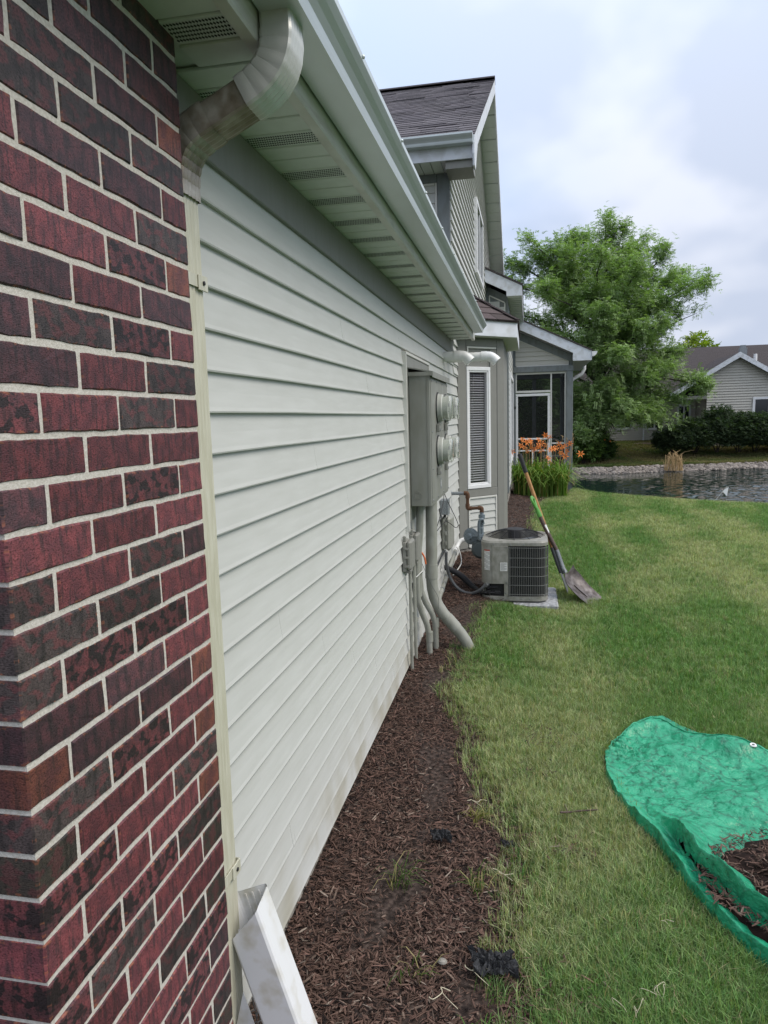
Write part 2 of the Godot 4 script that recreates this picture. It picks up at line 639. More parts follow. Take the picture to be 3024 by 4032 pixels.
func sky_image() -> Image:
	var w := 1024
	var h := 512
	var im := Image.create(w, h, false, Image.FORMAT_RGBF)
	var a := FastNoiseLite.new()
	a.seed = 8
	a.frequency = 1.5
	a.fractal_octaves = 6
	var b := FastNoiseLite.new()
	b.seed = 21
	b.frequency = 0.75
	b.fractal_octaves = 3
	for j in h:
		var el := PI * (0.5 - (j + 0.5) / h)
		var up := maxf(0.0, sin(el))
		for i in w:
			var az := TAU * (i + 0.5) / w
			var d := Vector3(cos(el) * sin(az), sin(el), cos(el) * cos(az))
			if d.y < -0.03:
				im.set_pixel(i, j, Color(0.10, 0.11, 0.08))
				continue
			# a cloud deck high above: noise on a plane far overhead, softened near the horizon
			var q := Vector3(d.x, 0, d.z) / (maxf(d.y, 0.0) + 0.28)
			var n := a.get_noise_3d(q.x, 0.3, q.z) + 0.8 * b.get_noise_3d(q.x, 7.0, q.z)
			n += 0.35 * a.get_noise_3d(q.x * 3.1, 4.0, q.z * 3.1)
			var t := clampf(0.48 + 1.9 * n, 0, 1)
			var c := Color(0.49, 0.55, 0.68).lerp(Color(0.645, 0.685, 0.785), t)
			var blue := clampf(1.9 * (b.get_noise_3d(q.x * 0.8 + 3.0, 2.0, q.z * 0.8) - 0.12), 0, 1)
			c = c.lerp(Color(0.40, 0.56, 0.86), 0.55 * blue)
			c = c * (0.75 + 0.75 * up * up + 0.25 * up)
			c.a = 1
			im.set_pixel(i, j, c)
	return im


# ------------------------------------------------------------------ ground and pond
func make_land() -> void:
	var xs := steps(-90, -20, 10) + steps(-20, -1.5, 1.5) + steps(-1.5, 2.6, 0.07) + steps(2.6, 7, 0.2) + steps(7, 20, 0.8) + steps(20, 90, 7) + [90.0]
	var zs := steps(60, 4, 8) + steps(4, -0.6, 0.5) + steps(-0.6, -8.0, 0.07) + steps(-8, -19, 0.16) + steps(-19, -48, 0.5) + steps(-48, -180, 12) + [-180.0]
	var nx := xs.size()
	var nz := zs.size()
	var v := PackedVector3Array()
	var c := PackedColorArray()
	var ix := PackedInt32Array()
	for j in nz:
		for i in nx:
			v.append(Vector3(xs[i], height(xs[i], zs[j]), zs[j]))
			c.append(ground_color(xs[i], zs[j]))
	for j in nz - 1:
		for i in nx - 1:
			var p := j * nx + i
			ix.append_array([p, p + nx, p + 1, p + 1, p + nx, p + nx + 1])
	var nn := PackedVector3Array()
	nn.resize(v.size())
	for j in nz:
		for i in nx:
			var p := j * nx + i
			var dx := v[j * nx + mini(i + 1, nx - 1)] - v[j * nx + maxi(i - 1, 0)]
			var dz := v[mini(j + 1, nz - 1) * nx + i] - v[maxi(j - 1, 0) * nx + i]
			var q := dx.cross(dz).normalized()
			nn[p] = q if q.y > 0 else -q
	var a := []
	a.resize(Mesh.ARRAY_MAX)
	a[Mesh.ARRAY_VERTEX] = v
	a[Mesh.ARRAY_NORMAL] = nn
	a[Mesh.ARRAY_COLOR] = c
	a[Mesh.ARRAY_INDEX] = ix
	var m := ArrayMesh.new()
	m.add_surface_from_arrays(Mesh.PRIMITIVE_TRIANGLES, a)
	var o := MeshInstance3D.new()
	o.name = "ground"
	o.mesh = m
	o.material_override = M.ground
	add_child(o)
	o.set_meta("kind", "structure")
	# water: calm on the left, ruffled by the wind towards the right
	var w := MB.new()
	var rip := FastNoiseLite.new()
	rip.seed = 14
	rip.frequency = 1.0
	rip.fractal_octaves = 3
	var wx := steps(-60, -3, 3) + steps(-3, 11.5, 0.085) + steps(11.5, 60, 3) + [60.0]
	var wz := steps(-8, -13.5, 0.5) + steps(-13.5, -34, 0.09) + steps(-34, -50, 2) + [-50.0]
	var wn := []
	for z in wz:
		var row := []
		for x in wx:
			var amp := 0.004 + 0.10 * smoothstep(2.5, 9.0, x + 0.35 * (z + 24.0)) * (0.35 + 0.65 * smoothstep(-0.2, 0.3, rip.get_noise_2d(x * 0.12 + 5, z * 0.25)))
			row.append(Vector3(amp * rip.get_noise_2d(x * 2.2, z * 3.6), 0.2, amp * 2.2 * rip.get_noise_2d(x * 2.2 + 90, z * 3.6)).normalized())
		wn.append(row)
	for j in wz.size() - 1:
		for i in wx.size() - 1:
			w.nquad(Vector3(wx[i], WATER_Y, wz[j]), Vector3(wx[i + 1], WATER_Y, wz[j]), Vector3(wx[i + 1], WATER_Y, wz[j + 1]), Vector3(wx[i], WATER_Y, wz[j + 1]), wn[j][i], wn[j][i + 1], wn[j + 1][i + 1], wn[j + 1][i])
	structure("pond_water", w, M.water)
	# stones along the far shore, too many and too small to count
	var st := MB.new()
	st.lathe([Vector2(0, -0.4), Vector2(0.4, -0.28), Vector2(0.5, 0), Vector2(0.36, 0.3), Vector2(0, 0.42)], Transform3D(), 7)
	var xf := []
	var cs := []
	for k in 5200:
		var x := rng.randf_range(-6, 20)
		var off := rng.randf_range(-0.25, 0.35)
		var z := far_shore(x) - off
		var s := rng.randf_range(0.07, 0.19)
		var bs := Basis.from_euler(Vector3(rng.randf() * 6, rng.randf() * 6, rng.randf() * 6)).scaled(Vector3(s * rng.randf_range(0.8, 1.4), s * 0.8, s))
		xf.append(Transform3D(bs, Vector3(x, height(x, z) + 0.03 + rng.randf() * 0.06, z)))
		var g := rng.randf_range(0.10, 0.30)
		cs.append(Color(g * 1.08, g * 0.95, g * 0.84))
	var rocks := scatter("shore_stones", st.mesh(), M.rock, xf, cs)
	tag(rocks, "band of grey and tan stones along the far pond edge", "stones")


# ------------------------------------------------------------------ the house beside us
func brick_image(kind: int, seed_: int) -> ImageTexture:
	var w := 192
	var h := 64
	var im := Image.create(w, h, false, Image.FORMAT_RGB8)
	var a := FastNoiseLite.new()
	a.seed = seed_
	a.frequency = 0.02
	a.fractal_octaves = 3
	var f := FastNoiseLite.new()
	f.seed = seed_ + 50
	f.frequency = 0.22
	f.fractal_octaves = 3
	var pal := [
		[Color(0.148, 0.041, 0.046), Color(0.092, 0.031, 0.037), Color(0.030, 0.021, 0.023)],
		[Color(0.054, 0.041, 0.040), Color(0.034, 0.027, 0.027), Color(0.015, 0.013, 0.013)],
		[Color(0.125, 0.036, 0.040), Color(0.070, 0.029, 0.033), Color(0.016, 0.013, 0.014)],
		[Color(0.15, 0.052, 0.038), Color(0.095, 0.036, 0.034), Color(0.035, 0.022, 0.02)],
		[Color(0.088, 0.036, 0.042), Color(0.052, 0.029, 0.034), Color(0.024, 0.020, 0.022)],
		[Color(0.062, 0.050, 0.040), Color(0.040, 0.034, 0.030), Color(0.018, 0.016, 0.014)],
	]
	var p: Array = pal[kind]
	for y in h:
		for x in w:
			var big := a.get_noise_2d(x, y * 1.1)
			var streak := a.get_noise_2d(x * 3.1 + 500, y * 0.45)
			var sp := f.get_noise_2d(x, y)
			var c: Color = p[0].lerp(p[1], clampf(0.5 + 1.4 * big, 0, 1))
			c = c.lerp(p[2], clampf((streak - 0.06) * 2.0, 0, 0.62))
			if kind == 1 or kind == 5:
				c = c.lerp(Color(0.095, 0.034, 0.036), clampf(a.get_noise_2d(x * 1.2 + 200, y * 1.4 + 30) * 2.8 - 0.05, 0, 0.75))
			if kind == 2:
				c = c.lerp(p[2], clampf((a.get_noise_2d(x * 1.3 + 90, y * 1.6 + 40) - 0.02) * 6.0, 0, 0.92))
			c = c * (1.0 + 0.55 * sp)
			if sp < -0.42:
				c = c * 0.5
			# worn, orange arrises
			var e := mini(mini(x, w - 1 - x), mini(y, h - 1 - y))
			if e < 5:
				var k := clampf(f.get_noise_2d(x * 0.25 + 300, y * 0.25) * 2.4 - 0.3 - e * 0.09, 0, 0.6)
				c = c.lerp(Color(0.24, 0.085, 0.045), k)
			c = c * 1.42
			im.set_pixel(x, y, lin(clampf(c.r, 0, 1), clampf(c.g, 0, 1), clampf(c.b, 0, 1)))
	return ImageTexture.create_from_image(im)


# a brick whose arrises are uneven; length along z, its outer face at x = 0, centre in y and z
func brick_mesh(len_: float, deep: float) -> ArrayMesh:
	var mb := MB.new()
	var hh := 0.0293
	var ring := []
	var kz := 8 if len_ > 0.15 else 4
	for i in kz:
		ring.append(Vector2(lerpf(-len_ / 2, len_ / 2, float(i) / kz), -hh))
	for i in 2:
		ring.append(Vector2(len_ / 2, lerpf(-hh, hh, i / 2.0)))
	for i in kz:
		ring.append(Vector2(lerpf(len_ / 2, -len_ / 2, float(i) / kz), hh))
	for i in 2:
		ring.append(Vector2(-len_ / 2, lerpf(hh, -hh, i / 2.0)))
	var k := ring.size()
	var front := []
	var mid := []
	var back := []
	for p in ring:
		var j := Vector2(rng.randf_range(-1, 1), rng.randf_range(-1, 1)) * 0.0010
		var q: Vector2 = p + j
		var s: Vector2 = q - Vector2(signf(q.x), signf(q.y)) * rng.randf_range(0.0015, 0.0035)
		front.append(Vector3(rng.randf_range(-0.0006, 0.0006), s.y, -s.x))
		mid.append(Vector3(-rng.randf_range(0.002, 0.004), q.y, -q.x))
		back.append(Vector3(-deep, q.y, -q.x))
	var uvf := func(p: Vector3) -> Vector2:
		return Vector2((-p.z + len_ / 2) / 0.1935, (hh - p.y) / (2 * hh)).clamp(Vector2(0.01, 0.01), Vector2(0.99, 0.99))
	for i in k:
		var j := (i + 1) % k
		mb.tri(Vector3(0.0004, 0, 0), front[i], front[j], uvf.call(Vector3.ZERO), uvf.call(front[i]), uvf.call(front[j]))
		mb.tri(front[i], mid[i], mid[j], uvf.call(front[i]), uvf.call(mid[i]), uvf.call(mid[j]))
		mb.tri(front[i], mid[j], front[j], uvf.call(front[i]), uvf.call(mid[j]), uvf.call(front[j]))
		var du := deep / 0.1935
		var v1: float = (hh - mid[i].y) / (2 * hh)
		var v2: float = (hh - mid[j].y) / (2 * hh)
		mb.tri(mid[i], back[i], back[j], Vector2(0.02, v1), Vector2(minf(0.98, du), v1), Vector2(minf(0.98, du), v2))
		mb.tri(mid[i], back[j], mid[j], Vector2(0.02, v1), Vector2(minf(0.98, du), v2), Vector2(0.02, v2))
	return mb.mesh()


func add_brick(pier: Node3D, m: Mesh, mm: Material, at: Vector3) -> void:
	var o := MeshInstance3D.new()
	o.name = "brick"
	o.mesh = m
	o.material_override = mm
	o.position = at - origin[pier]
	pier.add_child(o, true)


# a clapboard of vinyl siding that runs from a to b at its lower edge, facing out
func board(mb: MB, a: Vector3, b: Vector3, out: Vector3, h := PITCH, wave := 0.0, dirt := 0.0, cut_a := 0.0, cut_b := 0.0, lip := 0.014) -> void:
	var n := 1
	if dirt > 0.0:
		n = maxi(1, int(a.distance_to(b) / 0.035))
	elif wave > 0.0:
		n = maxi(1, int(a.distance_to(b) / 0.22))
	var dir := (b - a).normalized()
	var prof := [Vector2(0.001, 0.0), Vector2(0.0135, 0.0), Vector2(0.0150, 0.004), Vector2(0.0125, 0.014), Vector2(0.0072, h * 0.52), Vector2(0.0015, h + 0.004)]
	if n == 1:
		prof = [Vector2(0.001, 0.0), Vector2(lip, 0.0), Vector2(lip, 0.006), Vector2(0.0015, h + 0.004)]
	for i in n:
		for j in prof.size() - 1:
			var q := []
			var cc := []
			for w in [[i, j], [i + 1, j], [i + 1, j + 1], [i, j + 1]]:
				var p: Vector2 = prof[w[1]]
				var t: float = float(w[0]) / n
				var pos := a.lerp(b, t)
				if w[0] == 0:
					pos += dir * cut_a * p.y / h
				if w[0] == n:
					pos -= dir * cut_b * p.y / h
				var k := wave * wob.get_noise_2d(pos.z * 9 + pos.x * 9, a.y * 40)
				q.append(pos + out * (p.x + k * (1.0 if p.y < h * 0.5 else 0.3)) + UP * (p.y + k * 0.8))
				var d := clampf(0.30 + 1.5 * wob.get_noise_2d(pos.z * 90, a.y * 150 + p.y * 60) + 0.5 * wob.get_noise_2d(pos.z * 8, 4), 0, 1) * dirt
				cc.append(Color(1, 1, 1).lerp(Color(0.74, 0.70, 0.60), d))
			var nn: Vector3 = (q[1] - q[0]).cross(q[2] - q[0]).normalized()
			var o := out if j > 0 else -UP
			var order := [0, 2, 1, 0, 3, 2] if nn.dot(o) > 0 else [0, 1, 2, 0, 2, 3]
			if nn.dot(o) < 0:
				nn = -nn
			for m in order:
				mb.col = cc[m]
				mb.put(q[m], nn)
			mb.col = Color(1, 1, 1)
	for e in [[a, -1.0, cut_a], [b, 1.0, -cut_b]]:
		var q := []
		for p in prof:
			q.append(e[0] + out * p.x + UP * p.y + dir * (e[2] * p.y / h))
		mb.face(q, dir * e[1])


func window_frame(mb: MB, o: Vector3, ex: Vector3, w: float, h: float, out: Vector3, fw := 0.05, proud := 0.03) -> void:
	# o is the lower left corner on the wall, ex the way along it
	for r in [[0.0, 0.0, w, fw], [0.0, h - fw, w, fw], [0.0, fw, fw, h - 2 * fw], [w - fw, fw, fw, h - 2 * fw]]:
		var c: Vector3 = o + ex * (r[0] + r[2] / 2) + UP * (r[1] + r[3] / 2) + out * (proud / 2 - 0.01)
		mb.box(c, Vector3(r[2], r[3], proud + 0.02), 0.004, Basis(ex, UP, ex.cross(UP)))


func make_house() -> void:
	var H := thing("townhouse", "grey vinyl sided townhouse with a brick pier, bay window and screened porch", "house", Vector3(WX, 0, -4))
	# --- brick pier
	var mort := MB.new()
	mort.span(Vector3(-1.7, -0.15, -0.8497), Vector3(-0.7057, 2.50, -1.4540))
	var pier := part(H, "brick_pier", mort, M.mortar)
	var mats := []
	for kd in 6:
		var row := []
		var tex := []
		for s in 3:
			tex.append(brick_image(kd, 100 + kd * 10 + s))
		for s in 9:
			var bm := StandardMaterial3D.new()
			bm.albedo_texture = tex[s % 3]
			var sh: float = [0.8, 1.0, 0.62][int(s / 3.0)]
			bm.albedo_color = lin(sh, sh, sh)
			bm.roughness = 0.55
			bm.metallic_specular = 0.45
			bm.heightmap_enabled = true
			bm.heightmap_texture = M.mortar.heightmap_texture
			bm.heightmap_scale = 0.025
			row.append(bm)
		mats.append(row)
	var full := []
	var half := []
	for s in 5:
		full.append(brick_mesh(0.1975, 0.0937))
		half.append(brick_mesh(0.0937, 0.1975))
	# tones of the bricks, far end first; R red, B near black, M red with black blotches, O orange red, P purple grey, T brown
	var tones := ["BPBP", "PPPP", "PPBP", "OPBP", "BBBR", "RPPR", "BRRP", "OMRP", "PRPB", "RMBP", "BRPR", "RBRM", "RRRR", "RMRP", "RRRP", "PBRB", "RBBT", "RMMB", "RPPR", "OPPO", "RMBR", "ORRT", "BRMM", "ORRR", "BMMR", "TRBM", "RRRO", "TBRM", "MRMR", "PMRT", "RRMB", "BRRM", "TMRB", "RRPM", "BMRR", "RMBR", "PRRM"]
	var code := {"R": 0, "B": 1, "M": 2, "O": 3, "P": 4, "T": 5}
	for r in range(-1, 36):
		var y := 2.384 - (r + 0.5) * 0.0677
		var tn: String = tones[(r + 1) % tones.size()]
		var z := -1.457
		var even := posmod(r, 2) == 0
		var sizes := [0.0937, 0.1977, 0.1977, 0.0937] if even else [0.1974, 0.1974, 0.1974]
		for i in sizes.size():
			var L: float = sizes[i]
			var mm: Material = mats[code[tn[i]]][rng.randi() % 9]
			var ms: Mesh = full[rng.randi() % 5] if L > 0.15 else half[rng.randi() % 5]
			add_brick(pier, ms, mm, Vector3(-0.703 + rng.randf_range(-0.0012, 0.0012), y + rng.randf_range(-0.0008, 0.0008), z + L / 2))
			z += L + 0.009
		# the side of the pier that faces us: bricks turned a quarter
		var x := -0.703 - (0.1965 if even else 0.093) - 0.0102
		while x > -1.6:
			var mm2: Material = mats[code[tn[(int(-x * 20)) % tn.length()]]][rng.randi() % 9]
			var o := MeshInstance3D.new()
			o.name = "brick"
			o.mesh = full[rng.randi() % 5]
			o.material_override = mm2
			o.position = Vector3(x - 0.0983, y, -0.847) - origin[pier]
			o.rotation.y = -PI / 2
			pier.add_child(o, true)
			x -= 0.2067
	# --- siding wall along the garage
	var core := MB.new()
	core.span(Vector3(-1.3, 0.03, -1.46), Vector3(WX - 0.002, 2.6, -7.99))
	var wall := part(H, "siding_wall", core, M.siding_tan)
	var fnd := MB.new()
	fnd.span(Vector3(-1.3, -0.3, -1.46), Vector3(WX - 0.012, 0.046, -8.0))
	part(wall, "foundation", fnd, M.concrete)
	for k in 22:
		var y := 0.05 + k * PITCH
		var cuts := [-1.46]
		var c := -1.46 - fmod(k * 1.37 + 0.6, 3.2) - 0.5
		while c > -7.6:
			cuts.append(c)
			c -= 3.66
		cuts.append(-8.0)
		for i in cuts.size() - 1:
			var za: float = cuts[i]
			var zb: float = cuts[i + 1] - (0.025 if i < cuts.size() - 2 else 0.0)
			var spans := [[za, zb]]
			if y > 0.9 and y < 2.03 and za > -4.47 and zb < -5.55:
				spans = [[za, -4.47], [-5.56, zb]]
			for s in spans:
				var mb := MB.new()
				var o := Vector3(0.0003 * (i % 2), 0, 0)
				board(mb, Vector3(WX, y, s[0]) + o, Vector3(WX, y, s[1]) + o, Vector3(1, 0, 0), PITCH, 0.0042 if k > 14 else 0.0012, clampf(0.85 - k * 0.35, 0, 1))
				part(wall, "siding_board", mb, M.siding)
	var fr := MB.new()
	fr.span(Vector3(-0.80, 2.283, -1.46), Vector3(-0.762, 2.424, -7.52), 0.003)
	part(wall, "frieze_board", fr, M.trim)
	# --- eave: soffit panels, fascia and roof
	var ledge := MB.new()
	ledge.span(Vector3(-1.0, 2.436, -0.3), Vector3(-0.545, 2.45, -7.5))
	var eave := part(H, "soffit", ledge, M.soffit)
	var zz := -0.42
	while zz > -7.3:
		var mb := MB.new()
		var x0 := -0.80 if zz < -1.44 else -0.71
		for q in 3:
			var z1 := zz - q * 0.0967
			var vent := q == 1
			mb.span(Vector3(x0, 2.4255 if vent else 2.425, z1 - 0.004), Vector3(-0.548, 2.434, z1 - 0.0927), 0.0025)
			mb.span(Vector3(x0, 2.4315, z1 - 0.0927), Vector3(-0.548, 2.435, z1 - 0.1007))
		part(eave, "soffit_panel", mb, M.soffit)
		var hl := MB.new()
		for a in 34:
			for b in 5:
				var hx := -0.556 - a * 0.0068 - (0.0034 if b % 2 else 0.0)
				if hx < x0 + 0.01:
					continue
				var hz := zz - 0.0967 - 0.018 - b * 0.0145
				hl.face([Vector3(hx - 0.0031, 2.4249, hz), Vector3(hx, 2.4249, hz - 0.0062), Vector3(hx + 0.0031, 2.4249, hz), Vector3(hx, 2.4249, hz + 0.0062)], -UP)
		var ho := part(eave, "perforations", hl, M.hole)
		ho.set_meta("kind", "stuff")
		zz -= 0.29
	var fa := MB.new()
	fa.prism([Vector2(-0.568, 2.4185), Vector2(-0.5415, 2.4185), Vector2(-0.538, 2.424), Vector2(-0.538, 2.50), Vector2(-0.532, 2.502), Vector2(-0.532, 2.575), Vector2(-0.56, 2.575), Vector2(-0.56, 2.4235), Vector2(-0.568, 2.4235)], -0.3, -7.515)
	part(eave, "fascia", fa, M.fascia)
	var rf := MB.new()
	rf.prism([Vector2(-0.46, 2.578), Vector2(-0.46, 2.60), Vector2(-4.6, 4.35), Vector2(-4.6, 4.32)], -0.25, -7.55)
	part(eave, "garage_roof", rf, M.roof)
	make_upper(H)
	make_bay(H)
	make_porch(H)


const EZ := -7.15      # eave of the two storey part
const RZ := -11.70     # its ridge
const EY := 4.30
const SL := 0.532


func roof_y(z: float) -> float:
	return EY + SL * (4.55 - absf(z - RZ))


func make_upper(H: Node3D) -> void:
	var core := MB.new()
	var poly := []
	for p in [[-7.56, 0.03], [-15.84, 0.03], [-15.84, roof_y(-15.84) - 0.10], [RZ, roof_y(RZ) - 0.10], [-7.56, roof_y(-7.56) - 0.10]]:
		poly.append(Vector2(p[0], p[1]))
	core.prism(poly, -0.78, -5.0, true, Basis(Vector3(0, 0, 1), Vector3(0, 1, 0), Vector3(1, 0, 0)))
	var up := part(H, "gable_wall", core, M.siding_tan)
	for k in 45:
		var y := 2.10 + k * PITCH
		var half := (EY + SL * 4.55 - 0.20 - (y + PITCH)) / SL
		if half < 0.15:
			break
		var slope_cut := PITCH / SL
		var z0 := -7.55
		var z1 := -15.85
		var ca := 0.0
		if RZ + half < z0:
			z0 = RZ + half + slope_cut
			ca = slope_cut
		if RZ - half > z1:
			z1 = RZ - half - slope_cut
		var mb := MB.new()
		board(mb, Vector3(WX, y, z0), Vector3(WX, y, z1), Vector3(1, 0, 0), PITCH, 0.0, 0.0, ca, ca, 0.024)
		part(up, "siding_board", mb, M.siding)
	# the wall that looks towards us, above the garage roof
	var tr := MB.new()
	tr.span(Vector3(-0.90, 2.3, -7.565), Vector3(-0.772, 4.11, -7.53), 0.004)
	tr.span(Vector3(-4.6, 3.995, -7.565), Vector3(-0.9025, 4.11, -7.535), 0.004)
	part(up, "corner_trim", tr, M.trim_blue)
	var pj := MB.new()
	pj.span(Vector3(-0.925, 2.6, -7.56), Vector3(-0.9025, 3.9925, -7.54), 0.002)
	pj.span(Vector3(-4.6, 3.97, -7.56), Vector3(-0.9275, 3.9925, -7.54), 0.002)
	part(up, "edge_trim", pj, M.jamb)
	for k in 14:
		var mb := MB.new()
		board(mb, Vector3(-4.5, 2.6 + k * PITCH * 0.985, -7.562), Vector3(-0.9275, 2.6 + k * PITCH * 0.985, -7.562), Vector3(0, 0, 1), PITCH * 0.95)
		part(up, "siding_board", mb, M.siding)
	# window high in the gable wall
	var wf := MB.new()
	window_frame(wf, Vector3(WX + 0.012, 3.71, -10.75), Vector3(0, 0, -1), 1.45, 1.04, Vector3(1, 0, 0), 0.06, 0.05)
	wf.span(Vector3(-0.775, 3.77, -11.45), Vector3(-0.725, 4.69, -11.51))
	var win := part(H, "gable_window", wf, M.white)
	var pn := MB.new()
	pn.span(Vector3(-0.775, 3.77, -10.81), Vector3(-0.745, 4.69, -12.14))
	part(win, "pane", pn, M.dark_glass)
	# roof
	var slab := MB.new()
	var bs := Basis(Vector3(0, 0, 1), Vector3(0, 1, 0), Vector3(1, 0, 0))
	slab.prism([Vector2(EZ, roof_y(EZ) - 0.03), Vector2(RZ, roof_y(RZ) - 0.03), Vector2(-16.25, roof_y(-16.25) - 0.03), Vector2(-16.25, roof_y(-16.25) - 0.06), Vector2(RZ, roof_y(RZ) - 0.07), Vector2(EZ, roof_y(EZ) - 0.06)], -0.515, -5.0, true, bs)
	var roof := part(H, "upper_roof", slab, M.roof)
	var srng := RandomNumberGenerator.new()
	srng.seed = 77
	var fwd := Vector3(0, SL, -1).normalized()
	var nrm := Vector3(0, 1, SL).normalized()
	var rows := 36
	var rowlen := 4.55 * sqrt(1 + SL * SL) / rows
	for r in rows:
		var x := -0.495
		var first := 0.15 + 0.2 * srng.randf()
		while x > -3.0:
			var wdt := first if x == -0.495 else srng.randf_range(0.26, 0.44)
			var mb := MB.new()
			var g := srng.randf_range(0.7, 1.25)
			mb.col = Color(0.215 * g, 0.20 * g, 0.212 * g)
			var lift := 0.006 + 0.006 * (1.0 if srng.randf() < 0.08 else 0.0)
			var a0 := Vector3(x, EY - 0.025, EZ) + fwd * (r * rowlen)
			var sag := nrm * srng.randf_range(-0.001, 0.003)
			var p := [a0 + nrm * lift + sag, a0 + Vector3(-wdt + 0.005, 0, 0) + nrm * lift - sag, a0 + Vector3(-wdt + 0.005, 0, 0) + fwd * (rowlen + 0.03) - nrm * 0.002, a0 + fwd * (rowlen + 0.03) - nrm * 0.002]
			var dpt := nrm * 0.012
			mb.face(p, nrm)
			mb.face([p[0], p[1], p[1] - dpt, p[0] - dpt], -fwd)
			mb.face([p[0], p[3], p[3] - dpt, p[0] - dpt], Vector3(1, 0, 0))
			mb.face([p[1], p[2], p[2] - dpt, p[1] - dpt], Vector3(-1, 0, 0))
			part(roof, "shingle", mb, M.shingle)
			x -= wdt
	var cap := MB.new()
	cap.col = Color(0.075, 0.07, 0.072)
	cap.prism([Vector2(RZ + 0.14, roof_y(RZ) - 0.055), Vector2(RZ, roof_y(RZ) + 0.025), Vector2(RZ - 0.14, roof_y(RZ) - 0.055), Vector2(RZ, roof_y(RZ) - 0.03)], -0.493, -5.0, true, bs)
	part(roof, "ridge_cap", cap, M.shingle)
	# rake boards and the soffit under the rake
	var rk := MB.new()
	for s in [1.0, -1.0]:
		var e: float = RZ + s * 4.56
		rk.prism([Vector2(e, roof_y(e) - 0.03), Vector2(RZ, roof_y(RZ) - 0.03), Vector2(RZ, roof_y(RZ) - 0.225), Vector2(e, roof_y(e) - 0.20)], -0.513, -0.495, true, bs)
	rk.prism([Vector2(-7.13, 4.10), Vector2(-7.13, 4.2), Vector2(-7.5, 4.36), Vector2(-7.62, 4.33), Vector2(-7.30, 4.0), Vector2(-7.16, 4.0)], -0.514, -0.496, true, bs)
	part(roof, "rake_board", rk, M.rake)
	var k := 0
	for s in [1.0, -1.0]:
		for i in 22:
			var z0: float = RZ + s * (0.02 + i * 0.205)
			var z1: float = z0 + s * 0.19
			var mb := MB.new()
			var th := 0.012 if k % 2 else 0.02
			k += 1
			mb.prism([Vector2(z0, roof_y(z0) - 0.13), Vector2(z1, roof_y(z1) - 0.13), Vector2(z1, roof_y(z1) - 0.13 - th), Vector2(z0, roof_y(z0) - 0.13 - th)], -0.80, -0.516, true, bs)
			part(roof, "rake_soffit_panel", mb, M.soffit)
	# eave box, fascia
	var ev := MB.new()
	ev.span(Vector3(-4.8, 4.07, -7.17), Vector3(-0.517, 4.20, -7.19), 0.003)
	part(roof, "eave_fascia", ev, M.rake)
	for i in 14:
		var mb := MB.new()
		mb.span(Vector3(-0.52 - i * 0.102, 4.075, -7.19), Vector3(-0.52 - i * 0.102 - 0.096, 4.09, -7.56), 0.003)
		part(roof, "eave_soffit_panel", mb, M.soffit)
	var end := MB.new()
	end.span(Vector3(-0.776, 4.0, -7.2), Vector3(-0.52, 4.072, -7.54))
	part(roof, "eave_return", end, M.trim)


const BAY := Vector3(-0.778, 0, -8.0)


func bayp(s: float, y: float, out := 0.0) -> Vector3:
	return BAY + Vector3(0.70711, 0, -0.70711) * s + Vector3(0.70711, 0, 0.70711) * out + UP * y


func bay_box(mb: MB, s0: float, s1: float, y0: float, y1: float, o0: float, o1: float, bevel := 0.003) -> void:
	var ex := Vector3(0.70711, 0, -0.70711)
	mb.box(bayp((s0 + s1) / 2, (y0 + y1) / 2, (o0 + o1) / 2), Vector3(s1 - s0, y1 - y0, o1 - o0), bevel, Basis(ex, UP, Vector3(0.70711, 0, 0.70711)))


